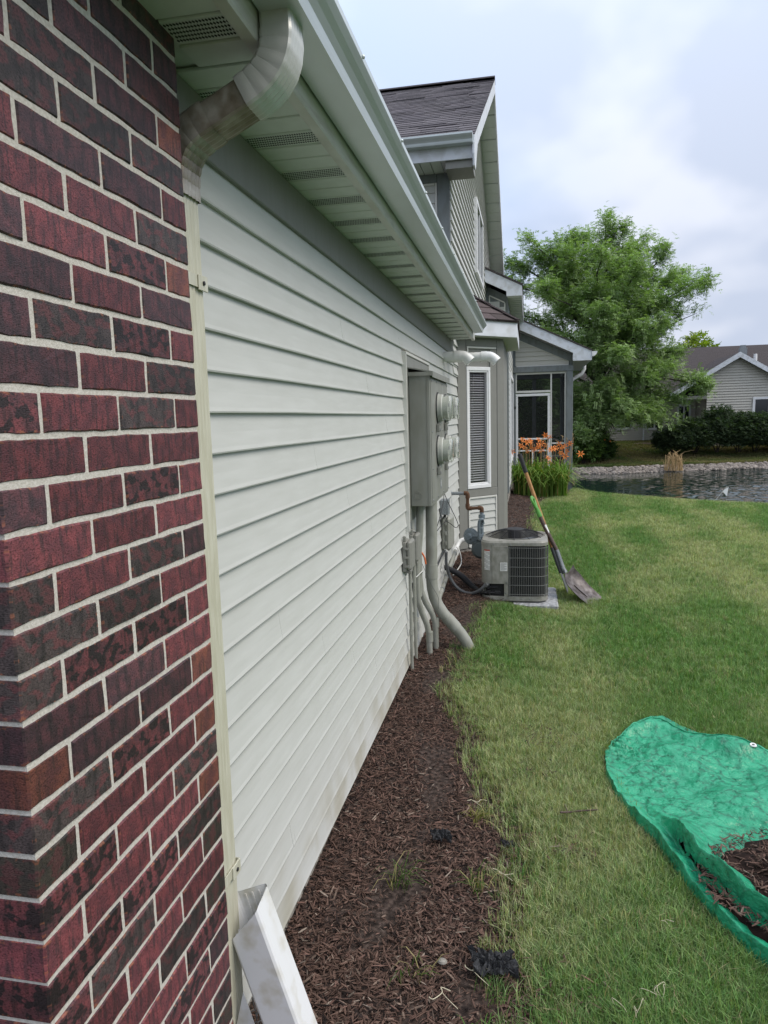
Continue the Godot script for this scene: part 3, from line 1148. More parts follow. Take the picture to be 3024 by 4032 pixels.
func make_bay(H: Node3D) -> void:
	# slabs round the window opening; s runs along the 45 degree face from the house wall to its outer corner
	var w := MB.new()
	bay_box(w, 0.0, 0.15, 0.15, 2.53, -0.12, 0.0, 0)
	bay_box(w, 0.152, 0.452, 0.15, 0.86, -0.12, 0.0, 0)
	bay_box(w, 0.152, 0.452, 2.18, 2.53, -0.12, 0.0, 0)
	bay_box(w, 0.454, 0.697, 0.15, 2.53, -0.12, 0.0, 0)
	w.span(Vector3(-0.40, 0.15, -8.50), Vector3(-0.287, 2.53, -10.0))
	w.prism([Vector2(-0.778, 10.49), Vector2(-0.30, 10.0), Vector2(-0.42, 10.0), Vector2(-0.778, 10.36)], 0.15, 2.53, true, Basis(Vector3(1, 0, 0), Vector3(0, 0, -1), UP))
	var bay := part(H, "bay_window", w, M.trim)
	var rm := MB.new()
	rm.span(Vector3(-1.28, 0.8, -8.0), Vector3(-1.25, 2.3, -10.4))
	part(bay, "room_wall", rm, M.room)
	var plan := [Vector2(-0.778, 8.0), Vector2(-0.285, 8.493), Vector2(-0.285, 10.0), Vector2(-0.778, 10.49)]
	var fl := MB.new()
	fl.prism(plan, 0.12, 0.148, true, Basis(Vector3(1, 0, 0), Vector3(0, 0, -1), UP))
	fl.prism([Vector2(-0.778, 8.05), Vector2(-0.33, 8.52), Vector2(-0.33, 10.0), Vector2(-0.778, 10.4)], -0.3, 0.118, true, Basis(Vector3(1, 0, 0), Vector3(0, 0, -1), UP))
	part(bay, "foundation", fl, M.concrete)
	for r in [[0.004, 0.125, 0.16, 2.50, 0.018], [0.585, 0.69, 0.16, 2.50, 0.018], [0.1275, 0.5825, 0.745, 0.832, 0.018], [0.48, 0.5825, 0.8345, 2.395, 0.014], [0.1275, 0.5825, 2.425, 2.50, 0.018]]:
		var tr := MB.new()
		bay_box(tr, r[0], r[1], r[2], r[3], 0.002, r[4])
		part(bay, "trim_board", tr, M.trim)
	var fr := MB.new()
	for r in [[0.128, 0.478, 0.838, 0.882], [0.128, 0.478, 2.158, 2.20], [0.128, 0.160, 0.882, 2.158], [0.446, 0.478, 0.882, 2.158]]:
		bay_box(fr, r[0], r[1], r[2], r[3], -0.03, 0.026, 0.004)
	for r in [[0.160, 0.446, 0.882, 0.902], [0.160, 0.446, 2.14, 2.158], [0.160, 0.176, 0.902, 2.14], [0.430, 0.446, 0.902, 2.14]]:
		bay_box(fr, r[0], r[1], r[2], r[3], -0.03, 0.017, 0.003)
	part(bay, "window_frame", fr, M.white)
	var pn := MB.new()
	bay_box(pn, 0.174, 0.432, 0.90, 2.142, 0.006, 0.010, 0)
	part(bay, "pane", pn, M.pane)
	for k in 44:
		var b := MB.new()
		var ex := Vector3(0.70711, 0, -0.70711)
		var bs := Basis(ex, UP, Vector3(0.70711, 0, 0.70711)).rotated(ex, 0.55)
		b.box(bayp(0.295, 0.93 + k * 0.0275, -0.026), Vector3(0.262, 0.0016, 0.024), 0.0, bs)
		part(bay, "blind_slat", b, M.blind)
	var cord := MB.new()
	for s in [0.25, 0.36]:
		cord.tube([bayp(s, 0.92, -0.010), bayp(s, 2.13, -0.010)], 0.0012, 4)
	part(bay, "blind_cord", cord, M.blind)
	# small siding panels above and under the window
	var jm := MB.new()
	for r in [[0.14, 0.572, 0.722, 0.742], [0.14, 0.16, 0.17, 0.722], [0.552, 0.572, 0.17, 0.722]]:
		bay_box(jm, r[0], r[1], r[2], r[3], 0.002, 0.022, 0.002)
	for r in [[0.14, 0.572, 2.402, 2.422], [0.14, 0.16, 2.215, 2.402]]:
		bay_box(jm, r[0], r[1], r[2], r[3], 0.002, 0.022, 0.002)
	part(bay, "edge_trim", jm, M.jamb)
	for k in 7:
		var mb := MB.new()
		var y := 0.158 + k * PITCH * 0.8
		board(mb, bayp(0.162, y, 0.002), bayp(0.55, y, 0.002), Vector3(0.70711, 0, 0.70711), PITCH * 0.78)
		part(bay, "siding_board", mb, M.siding)
	# soffit, fascia and the little hipped roof
	var outer := [Vector2(-0.70, 7.86), Vector2(-0.135, 8.43), Vector2(-0.135, 10.06), Vector2(-0.70, 10.63)]
	var so := MB.new()
	so.prism([Vector2(-0.79, 7.86), outer[0], outer[1], outer[2], outer[3], Vector2(-0.79, 10.6)], 2.523, 2.535, true, Basis(Vector3(1, 0, 0), Vector3(0, 0, -1), UP))
	part(bay, "bay_soffit", so, M.soffit)
	var fa := MB.new()
	for i in 3:
		var p: Vector2 = outer[i]
		var q: Vector2 = outer[i + 1]
		if i == 0:
			p = Vector2(-0.78, 7.78)
		var a := Vector3(p.x, 2.605, -p.y)
		var b := Vector3(q.x, 2.605, -q.y)
		var dir := (b - a).normalized()
		fa.bar(a, b + dir * 0.01, 0.018, 0.165, dir.cross(UP), 0.002)
	part(bay, "bay_fascia", fa, M.rake)
	var top := Vector3(-0.778, 3.12, -8.69)
	var corner := Vector3(-0.112, 2.695, -8.41)
	var lowl := Vector3(-0.80, 2.695, -7.73)
	var rmb := MB.new()
	var t0 := Vector3(-0.778, 3.10, -8.685)
	rmb.face([lowl - UP * 0.01, corner - UP * 0.01, t0 - UP * 0.01], Vector3(0.3, 1, 0.5))
	rmb.face([corner - UP * 0.01, Vector3(-0.112, 2.685, -10.1), Vector3(-0.778, 3.10, -9.8), t0 - UP * 0.01], Vector3(1, 1, 0))
	var br := part(H, "bay_roof", rmb, M.roof)
	var srng := RandomNumberGenerator.new()
	srng.seed = 5
	# shingles of the two roof faces we can see: rows up the slope
	for fc in [[lowl, corner, top, top], [corner, Vector3(-0.112, 2.695, -10.1), Vector3(-0.778, 3.12, -9.8), top]]:
		var rows := 5
		for r in rows:
			var a: Vector3 = fc[0].lerp(fc[3], float(r) / rows)
			var b: Vector3 = fc[1].lerp(fc[2], float(r) / rows)
			var a2: Vector3 = fc[0].lerp(fc[3], (r + 1.15) / rows)
			var b2: Vector3 = fc[1].lerp(fc[2], (r + 1.15) / rows)
			if r == rows - 1:
				a2 = fc[3]
				b2 = fc[2]
			var nn: Vector3 = (fc[1] - fc[0]).cross(fc[3] - fc[0]).normalized()
			if nn.y < 0:
				nn = -nn
			var n := maxi(1, int(a.distance_to(b) / 0.3))
			for i in n:
				var mb := MB.new()
				var g := srng.randf_range(0.7, 1.25)
				mb.col = Color(0.165 * g, 0.135 * g, 0.132 * g)
				var p := a.lerp(b, (i + 0.012) / n) + nn * 0.014
				var q := a.lerp(b, (i + 0.988) / n) + nn * 0.014
				var p2 := a2.lerp(b2, (i + 0.012) / n) + nn * 0.004
				var q2 := a2.lerp(b2, (i + 0.988) / n) + nn * 0.004
				mb.face([p, q, q2, p2] if p2.distance_to(q2) > 0.01 else [p, q, q2], nn)
				mb.face([p, q, q - nn * 0.014, p - nn * 0.014], (p - p2))
				part(br, "shingle", mb, M.shingle)
	for i in 4:
		var mb := MB.new()
		mb.col = Color(0.085, 0.07, 0.07)
		var a := corner.lerp(top, i / 4.0) + UP * 0.022
		var b := corner.lerp(top, (i + 1.1) / 4.0) + UP * 0.014
		mb.bar(a, b, 0.11, 0.008, Vector3(0.5, 0, -1))
		part(br, "hip_cap", mb, M.shingle)


func make_porch(H: Node3D) -> void:
	# narrow wing that steps out beyond the gable wall
	var w := MB.new()
	w.span(Vector3(-0.79, 0.2, -13.6), Vector3(-0.366, 3.5, -17.35))
	w.prism([Vector2(-0.79, 3.5), Vector2(-0.366, 3.5), Vector2(-0.366, 3.80), Vector2(-0.79, 4.02)], -13.6, -17.35)
	var wing := part(H, "side_wing", w, M.trim_blue)
	var f := MB.new()
	f.span(Vector3(-0.79, -0.3, -13.62), Vector3(-0.38, 0.198, -17.3))
	part(wing, "foundation", f, M.concrete)
	var jm := MB.new()
	jm.bar(Vector3(-0.70, 3.83, -13.59), Vector3(-0.423, 3.69, -13.59), 0.02, 0.02, Vector3(0, 0, 1))
	jm.span(Vector3(-0.433, 2.6, -13.6), Vector3(-0.413, 3.68, -13.58))
	jm.span(Vector3(-0.71, 2.6, -13.6), Vector3(-0.69, 3.82, -13.58))
	part(wing, "edge_trim", jm, M.jamb)
	for k in 11:
		var y := 2.6 + k * PITCH
		var xr := minf(-0.433, -0.70 + (3.81 - y - PITCH) / 0.505)
		if xr < -0.66:
			break
		var mb := MB.new()
		board(mb, Vector3(-0.69, y, -13.6), Vector3(xr, y, -13.6), Vector3(0, 0, 1), PITCH * 0.97)
		part(wing, "siding_board", mb, M.siding)
	for k in 26:
		var mb := MB.new()
		board(mb, Vector3(-0.366, 0.3 + k * PITCH, -13.75), Vector3(-0.366, 0.3 + k * PITCH, -17.2), Vector3(1, 0, 0))
		part(wing, "siding_board", mb, M.siding)
	var wf := MB.new()
	window_frame(wf, Vector3(-0.353, 0.75, -13.9), Vector3(0, 0, -1), 2.2, 1.7, Vector3(1, 0, 0), 0.09, 0.03)
	var win := part(H, "side_window", wf, M.white)
	var pn := MB.new()
	pn.span(Vector3(-0.36, 0.84, -13.99), Vector3(-0.348, 2.36, -16.01))
	part(win, "pane", pn, M.dark_glass)
	var rr := MB.new()
	rr.prism([Vector2(-0.79, 4.27), Vector2(-0.10, 3.925), Vector2(-0.10, 3.955), Vector2(-0.79, 4.30)], -13.28, -17.0)
	part(wing, "wing_roof", rr, M.roof)
	var rk := MB.new()
	rk.prism([Vector2(-0.787, 4.262), Vector2(-0.112, 3.922), Vector2(-0.112, 3.755), Vector2(-0.385, 3.755), Vector2(-0.385, 3.84), Vector2(-0.787, 4.04)], -13.30, -13.32)
	rk.span(Vector3(-0.13, 3.755, -13.325), Vector3(-0.112, 3.90, -17.0))
	part(wing, "rake_board", rk, M.rake)
	for i in 30:
		var mb := MB.new()
		mb.span(Vector3(-0.37, 3.762 if i % 2 else 3.768, -13.33 - i * 0.122), Vector3(-0.132, 3.78, -13.33 - i * 0.122 - 0.116))
		part(wing, "soffit_panel", mb, M.soffit)
	# screened porch
	var P := MB.new()
	P.prism([Vector2(-0.364, 2.767), Vector2(1.0, 2.767), Vector2(1.0, 3.0), Vector2(-0.364, 3.63)], -17.30, -17.36)
	P.prism([Vector2(-0.364, 2.767), Vector2(1.0, 2.767), Vector2(1.0, 3.0), Vector2(-0.364, 3.63)], -20.42, -20.48)
	P.bar(Vector3(-0.3, 3.50, -17.28), Vector3(1.0, 2.90, -17.28), 0.034, 0.15, Vector3(0, 0, 1))
	P.span(Vector3(0.93, 2.767, -17.275), Vector3(1.0, 2.87, -17.298))
	var por := part(H, "screened_porch", P, M.trim_blue)
	var piece_0 := MB.new()
	piece_0.span(Vector3(0.85, -0.18, -17.22), Vector3(1.0, 2.63, -17.37), 0.006)
	part(por, "post", piece_0, M.trim_blue)
	var piece_1 := MB.new()
	piece_1.span(Vector3(0.85, -0.18, -20.4), Vector3(1.0, 2.63, -20.55), 0.006)
	part(por, "post", piece_1, M.trim_blue)
	var piece_2 := MB.new()
	piece_2.span(Vector3(0.10, 0.16, -20.42), Vector3(0.2, 2.63, -20.54), 0.006)
	part(por, "post", piece_2, M.trim_blue)
	var piece_3 := MB.new()
	piece_3.span(Vector3(-0.364, 0.16, -17.24), Vector3(-0.302, 2.63, -17.36), 0.004)
	part(por, "post", piece_3, M.trim_blue)
	var piece_4 := MB.new()
	piece_4.span(Vector3(-0.364, 2.632, -17.21), Vector3(1.01, 2.765, -17.38), 0.006)
	part(por, "beam", piece_4, M.trim_blue)
	var piece_5 := MB.new()
	piece_5.span(Vector3(-0.364, 2.632, -20.38), Vector3(1.01, 2.765, -20.56), 0.006)
	part(por, "beam", piece_5, M.trim_blue)
	var piece_6 := MB.new()
	piece_6.span(Vector3(0.845, 2.634, -17.385), Vector3(1.005, 2.763, -20.375), 0.006)
	part(por, "beam", piece_6, M.trim_blue)
	var jt := MB.new()
	jt.bar(Vector3(-0.28, 3.40, -17.285), Vector3(0.90, 2.87, -17.285), 0.02, 0.022, Vector3(0, 0, 1))
	jt.span(Vector3(-0.28, 2.767, -17.275), Vector3(0.905, 2.79, -17.298))
	jt.span(Vector3(0.885, 2.792, -17.275), Vector3(0.905, 2.866, -17.298))
	part(por, "edge_trim", jt, M.jamb)
	for k in 7:
		var y := 2.79 + k * 0.105
		var xr := minf(0.884, -0.3 + (3.50 - y - 0.05) / 0.4615)
		if xr < -0.2:
			break
		var mb := MB.new()
		board(mb, Vector3(-0.3, y, -17.30), Vector3(xr, y, -17.30), Vector3(0, 0, 1), 0.103, 0, 0, 0, 0, 0.022)
		part(por, "siding_board", mb, M.siding_tan)
	var rf := MB.new()
	rf.prism([Vector2(-0.9, 4.14), Vector2(1.41, 3.04), Vector2(1.41, 3.07), Vector2(-0.9, 4.17)], -16.98, -20.9)
	part(por, "porch_roof", rf, M.roof)
	var rake := MB.new()
	rake.prism([Vector2(-0.30, 3.85), Vector2(1.39, 3.045), Vector2(1.39, 2.84), Vector2(0.98, 2.84), Vector2(0.98, 3.02), Vector2(-0.30, 3.63)], -17.0, -17.02)
	rake.span(Vector3(1.37, 2.84, -17.025), Vector3(1.39, 3.03, -20.9))
	part(por, "rake_board", rake, M.rake)
	var sf := MB.new()
	sf.span(Vector3(1.002, 2.842, -17.025), Vector3(1.37, 2.855, -20.9))
	sf.prism([Vector2(-0.36, 3.66), Vector2(0.98, 3.03), Vector2(0.98, 3.045), Vector2(-0.36, 3.68)], -17.022, -20.85)
	part(por, "porch_soffit", sf, M.siding_tan)
	var gt := MB.new()
	gt.prism([Vector2(1.395, 2.93), Vector2(1.45, 2.93), Vector2(1.49, 2.97), Vector2(1.51, 3.03), Vector2(1.395, 3.03)], -16.97, -20.9)
	part(por, "porch_gutter", gt, M.white)
	var ds := MB.new()
	ds.tube([Vector3(1.42, 2.93, -19.6), Vector3(1.42, 2.80, -19.6), Vector3(1.36, 2.68, -19.6), Vector3(1.15, 2.56, -19.6), Vector3(1.06, 2.48, -19.6), Vector3(1.05, 2.3, -19.6), Vector3(1.05, 0, -19.6)], 0.045, 10)
	part(por, "porch_downspout", ds, M.white)
	# frames of the screens
	var fr := MB.new()
	fr.span(Vector3(-0.30, 2.585, -17.27), Vector3(0.85, 2.629, -17.31), 0.004)
	fr.span(Vector3(-0.30, 2.165, -17.27), Vector3(0.492, 2.215, -17.31), 0.004)
	fr.span(Vector3(0.494, 0.17, -17.27), Vector3(0.53, 2.583, -17.31), 0.004)
	fr.span(Vector3(0.815, 0.17, -17.27), Vector3(0.848, 2.583, -17.31), 0.004)
	fr.span(Vector3(0.532, 0.965, -17.27), Vector3(0.813, 1.0, -17.31), 0.004)
	fr.span(Vector3(-0.30, 2.217, -17.27), Vector3(-0.27, 2.583, -17.31), 0.004)
	for z in [-18.85]:
		fr.span(Vector3(0.90, 0.17, z), Vector3(0.94, 2.63, z - 0.04), 0.004)
	fr.span(Vector3(0.90, 0.965, -17.38), Vector3(0.94, 1.0, -20.38), 0.004)
	part(por, "screen_frame", fr, M.jamb)
	for r in [[-0.27, 0.494, 2.215, 2.585], [0.53, 0.815, 1.0, 2.585], [0.53, 0.815, 0.17, 0.965]]:
		var mb := MB.new()
		mb.quad(Vector3(r[0], r[2], -17.29), Vector3(r[1], r[2], -17.29), Vector3(r[1], r[3], -17.29), Vector3(r[0], r[3], -17.29))
		part(por, "screen_mesh", mb, M.screen)
	for r in [[-17.37, -20.4, 0.92, 0.17, 2.63]]:
		var mb := MB.new()
		mb.quad(Vector3(r[2], r[3], r[0]), Vector3(r[2], r[3], r[1]), Vector3(r[2], r[4], r[1]), Vector3(r[2], r[4], r[0]))
		part(por, "screen_mesh", mb, M.screen)
	var d := MB.new()
	d.span(Vector3(-0.298, 2.085, -17.262), Vector3(0.486, 2.143, -17.30), 0.006)
	d.span(Vector3(-0.298, 0.20, -17.262), Vector3(-0.245, 2.083, -17.30), 0.006)
	d.span(Vector3(0.433, 0.20, -17.262), Vector3(0.486, 2.083, -17.30), 0.006)
	d.span(Vector3(-0.243, 1.075, -17.262), Vector3(0.431, 1.112, -17.30), 0.006)
	d.span(Vector3(-0.243, 0.798, -17.262), Vector3(0.431, 0.832, -17.30), 0.006)
	d.span(Vector3(-0.243, 0.20, -17.262), Vector3(0.431, 0.262, -17.30), 0.006)
	d.span(Vector3(0.078, 0.264, -17.262), Vector3(0.106, 0.796, -17.30), 0.004)
	var door := part(por, "screen_door", d, M.white)
	var dm := MB.new()
	dm.quad(Vector3(-0.245, 0.26, -17.285), Vector3(0.433, 0.26, -17.285), Vector3(0.433, 2.085, -17.285), Vector3(-0.245, 2.085, -17.285))
	door.set_meta("label", "white framed screen door")
	part(por, "screen_mesh", dm, M.screen)
	var hw := MB.new()
	hw.span(Vector3(0.445, 1.0, -17.255), Vector3(0.46, 1.12, -17.235), 0.003)
	part(por, "door_handle", hw, M.steel)
	var hg := MB.new()
	hg.span(Vector3(-0.325, 1.80, -17.255), Vector3(-0.29, 1.86, -17.235), 0.003)
	part(por, "door_closer", hg, M.black)
	var tl := MB.new()
	tl.tube([Vector3(0.915, 0.82, -17.215), Vector3(0.925, 0.9, -17.20), Vector3(0.92, 1.0, -17.205), Vector3(0.927, 1.06, -17.215)], 0.012, 8)
	part(por, "hook_handle", tl, M.black)
	for i in 9:
		var mb := MB.new()
		mb.span(Vector3(-0.36 + i * 0.147, 0.115, -17.18), Vector3(-0.36 + i * 0.147 + 0.14, 0.16, -20.55), 0.004)
		part(por, "deck_board", mb, M.deck)
	var rim := MB.new()
	rim.span(Vector3(-0.36, -0.08, -17.22), Vector3(0.845, 0.113, -17.26))
	rim.span(Vector3(1.0, 0.0, -17.16), Vector3(1.05, 0.13, -20.55))
	part(por, "deck_rim", rim, M.deck)
	# a chair inside the porch
	var ch := thing("porch_chair", "pale round-backed chair inside the screened porch behind the narrow screen", "chair", Vector3(0.62, 0.16, -18.7))
	var b := MB.new()
	var arc := []
	for i in 13:
		var a := PI * i / 12
		arc.append(Vector3(0.62 - 0.27 * cos(a), 0.62 + 0.42 * sin(a), -18.45))
	b.tube(arc, 0.018, 8)
	for i in range(1, 12):
		var a := PI * i / 12
		b.tube([Vector3(0.62 - 0.27 * cos(a), 0.62 + 0.42 * sin(a), -18.45), Vector3(0.62 - 0.2 * cos(a), 0.6, -18.47)], 0.005, 5)
	part(ch, "backrest", b, M.jamb)
	var se := MB.new()
	se.box(Vector3(0.62, 0.59, -18.7), Vector3(0.52, 0.06, 0.5), 0.02)
	part(ch, "seat", se, M.jamb)
	for sx in [-1, 1]:
		for sz in [-1, 1]:
			var l := MB.new()
			l.tube([Vector3(0.62 + sx * 0.26, 0.16, -18.7 + sz * 0.24), Vector3(0.62 + sx * 0.22, 0.58, -18.7 + sz * 0.2)], 0.017, 7)
			part(ch, "leg", l, M.jamb)


# ------------------------------------------------------------------ gutters and downspouts
func k_profile(x: float, y: float, back: float) -> Array:
	# section of a 5 inch K gutter whose lower back corner is at (x, y)
	return [Vector2(x, y + back), Vector2(x, y), Vector2(x + 0.088, y), Vector2(x + 0.091, y + 0.012), Vector2(x + 0.0935, y + 0.026), Vector2(x + 0.104, y + 0.040), Vector2(x + 0.116, y + 0.052), Vector2(x + 0.124, y + 0.062), Vector2(x + 0.127, y + 0.066), Vector2(x + 0.127, y + 0.082), Vector2(x + 0.118, y + 0.083), Vector2(x + 0.118, y + 0.079), Vector2(x + 0.124, y + 0.078), Vector2(x + 0.124, y + 0.0665), Vector2(x + 0.101, y + 0.041), Vector2(x + 0.0905, y + 0.027), Vector2(x + 0.086, y + 0.003), Vector2(x + 0.003, y + 0.003), Vector2(x + 0.003, y + back)]


func make_gutter_and_spouts() -> void:
	var G := thing("roof_gutter", "long pale grey metal gutter along the low eave above the siding wall", "gutter", Vector3(-0.53, 2.47, -4))
	var mb := MB.new()
	mb.prism(k_profile(-0.531, 2.47, 0.09), -0.3, -7.29)
	part(G, "trough", mb, M.gutter)
	var ec := MB.new()
	ec.prism([Vector2(-0.5315, 2.469), Vector2(-0.4425, 2.469), Vector2(-0.436, 2.50), Vector2(-0.403, 2.536), Vector2(-0.403, 2.552), Vector2(-0.5315, 2.56)], -7.289, -7.293)
	part(G, "end_cap", ec, M.gutter)
	var z := -0.75
	while z > -7.2:
		var sc := MB.new()
		sc.lathe([Vector2(0.0055, 0), Vector2(0.0055, 0.003), Vector2(0.003, 0.006), Vector2(0, 0.006)], Transform3D(Basis(Vector3(0, 0, 1), Vector3(1, 0, 0), UP), Vector3(-0.404, 2.5445, z)), 8)
		part(G, "hanger_screw", sc, M.gutter)
		z -= 0.56
	var U := thing("upper_gutter", "short pale gutter at the eave of the steep upper roof", "gutter", Vector3(-2, 4.2, -7.1))
	var m2 := MB.new()
	m2.prism(k_profile(0.0, 0.0, 0.09), 4.6, 0.512, true, Basis(Vector3(0, 0, 1), UP, Vector3(-1, 0, 0)), Vector3(0, 4.185, -7.168))
	part(U, "trough", m2, M.gutter)
	var e2 := MB.new()
	e2.prism([Vector2(0, 0), Vector2(0.089, 0), Vector2(0.095, 0.03), Vector2(0.127, 0.066), Vector2(0.127, 0.083), Vector2(0, 0.09)], 0.511, 0.508, true, Basis(Vector3(0, 0, 1), UP, Vector3(-1, 0, 0)), Vector3(0, 4.185, -7.168))
	part(U, "end_cap", e2, M.gutter)
	# the downspout: out of the gutter, back under the eave, down the wall behind the pier
	var S := thing("downspout", "cream ribbed downspout running down the corner between brick and siding", "downspout", Vector3(-0.75, 0, -1.53))
	var pts := [Vector2(-0.500, 2.475), Vector2(-0.499, 2.445), Vector2(-0.500, 2.42), Vector2(-0.506, 2.395), Vector2(-0.518, 2.373), Vector2(-0.536, 2.354), Vector2(-0.558, 2.338), Vector2(-0.582, 2.326)]
	part(S, "upper_elbow", spout(pts, 0.034, 0.044, 2, 7), M.spout_pale)
	part(S, "offset_pipe", spout([Vector2(-0.570, 2.331), Vector2(-0.632, 2.302), Vector2(-0.690, 2.276)], 0.031, 0.041, 99, 0), M.spout_grey, "dirty grey slanted length of the downspout")
	part(S, "lower_elbow", spout([Vector2(-0.660, 2.290), Vector2(-0.690, 2.276), Vector2(-0.712, 2.262), Vector2(-0.729, 2.246), Vector2(-0.741, 2.225), Vector2(-0.748, 2.20), Vector2(-0.750, 2.17), Vector2(-0.750, 2.14)], 0.033, 0.043, 1, 6), M.spout_grey)
	part(S, "pipe", spout([Vector2(-0.750, 2.20), Vector2(-0.750, 1.3), Vector2(-0.750, 0.02)], 0.0265, 0.040, 99, 0), M.spout)
	for y in [1.965, 0.545]:
		var st := MB.new()
		st.span(Vector3(-0.776, y - 0.013, -1.488), Vector3(-0.7205, y + 0.013, -1.4865))
		st.span(Vector3(-0.7215, y - 0.013, -1.487), Vector3(-0.7195, y + 0.013, -1.578))
		st.span(Vector3(-0.776, y - 0.013, -1.577), Vector3(-0.7205, y + 0.013, -1.579))
		st.box(Vector3(-0.7175, y - 0.002, -1.553), Vector3(0.003, 0.034, 0.046), 0.001)
		var sp := part(S, "strap", st, M.spout)
		var sw := MB.new()
		sw.lathe([Vector2(0.005, 0), Vector2(0.005, 0.003), Vector2(0, 0.005)], Transform3D(Basis(Vector3(0, 0, 1), Vector3(1, 0, 0), UP), Vector3(-0.716, y - 0.002, -1.553)), 8)
		part(sp, "screw", sw, M.black)
	# the loose white length that stands against its foot
	var X := thing("downspout_extension", "white cut downspout length leaning over the foot of the cream downspout", "downspout", Vector3(-0.6, 0, -1.55))
	var ex := MB.new()
	var a0 := Vector3(-0.707, 0.46, -1.565)
	var dn := Vector3(0.125, -0.335, 0.028).normalized()
	var sx := Vector3(0.335, 0.125, 0).normalized()
	var sz := dn.cross(sx).normalized()
	var hw := 0.050
	var hd := 0.043
	# section corners: rounded rectangle; lip heights differ so that the cut end is slanted
	var sec := []
	for c in [[-1, 1], [1, 1], [1, -1], [-1, -1]]:
		for t in 3:
			var ang: float = atan2(c[1], c[0]) + (t - 1) * 0.5 * (-1.0)
			sec.append(Vector2(c[0] * (hw - 0.013), c[1] * (hd - 0.013)) + Vector2(cos(ang), sin(ang)) * 0.014)
	var k := sec.size()
	for i in k:
		var p: Vector2 = sec[i]
		var q: Vector2 = sec[(i + 1) % k]
		var cut := func(s: Vector2) -> float:
			return 0.075 * clampf((hd + s.y * 1.0) / (2 * hd), 0, 1) * clampf((hw - s.x) / (2 * hw) + 0.25, 0.2, 1)
		var P := [0.0, 0.0]
		var pa: Vector3 = a0 + sx * p.x + sz * p.y + dn * (cut.call(p) + 0.002 * sin(i * 2.3))
		var qa: Vector3 = a0 + sx * q.x + sz * q.y + dn * (cut.call(q) + 0.002 * sin((i + 1) % k * 2.3))
		var pb: Vector3 = a0 + sx * p.x + sz * p.y + dn * 0.52
		var qb: Vector3 = a0 + sx * q.x + sz * q.y + dn * 0.52
		var o := sx * (p.x + q.x) + sz * (p.y + q.y)
		ex.face([pa, qa, qb, pb], o)
		var inn := 0.985
		ex.face([a0 + sx * p.x * 0.97 + sz * p.y * 0.97 + dn * (cut.call(p) + 0.001), a0 + sx * q.x * 0.97 + sz * q.y * 0.97 + dn * (cut.call(q) + 0.001), qb.lerp(a0 + dn * 0.52, 1 - inn), pb.lerp(a0 + dn * 0.52, 1 - inn)], -o)
		if P.is_empty():
			pass
	part(X, "pipe", ex, M.spout_white)
	for t in [-0.02, 0.0, 0.02]:
		var rb := MB.new()
		rb.bar(a0 + sx * t - sz * (hd - 0.003) + dn * 0.01, a0 + sx * t - sz * (hd - 0.003) + dn * 0.4, 0.004, 0.003, sx)
		part(X, "inner_rib", rb, M.spout_white)
	var hinge := MB.new()
	hinge.prism([Vector2(-0.735, 0.0), Vector2(-0.69, 0.0), Vector2(-0.665, 0.12), Vector2(-0.70, 0.24), Vector2(-0.722, 0.15)], -1.512, -1.515)
	part(X, "torn_flap", hinge, M.spout_white)
	# wire mesh at the foot of the wall
	var W := MB.new()
	for i in 7:
		var zz := -1.50 - i * 0.03
		W.tube([Vector3(-0.70, 0.0, zz), Vector3(-0.712 - 0.006 * (i % 2), 0.05, zz - 0.01), Vector3(-0.70, 0.10, zz + 0.004), Vector3(-0.715, 0.15, zz - 0.006)], 0.0014, 5)
	for i in 4:
		var y := 0.02 + i * 0.036
		var pl := []
		for j in 9:
			pl.append(Vector3(-0.704 - 0.006 * (j % 2), y + 0.007 * (1 if j % 2 else -1), -1.495 - j * 0.024))
		W.tube(pl, 0.0014, 5)
	single("wire_mesh", W, M.cable, "crumpled dark wire mesh at the foot of the downspout", "wire mesh", Vector3(-0.705, 0, -1.6))


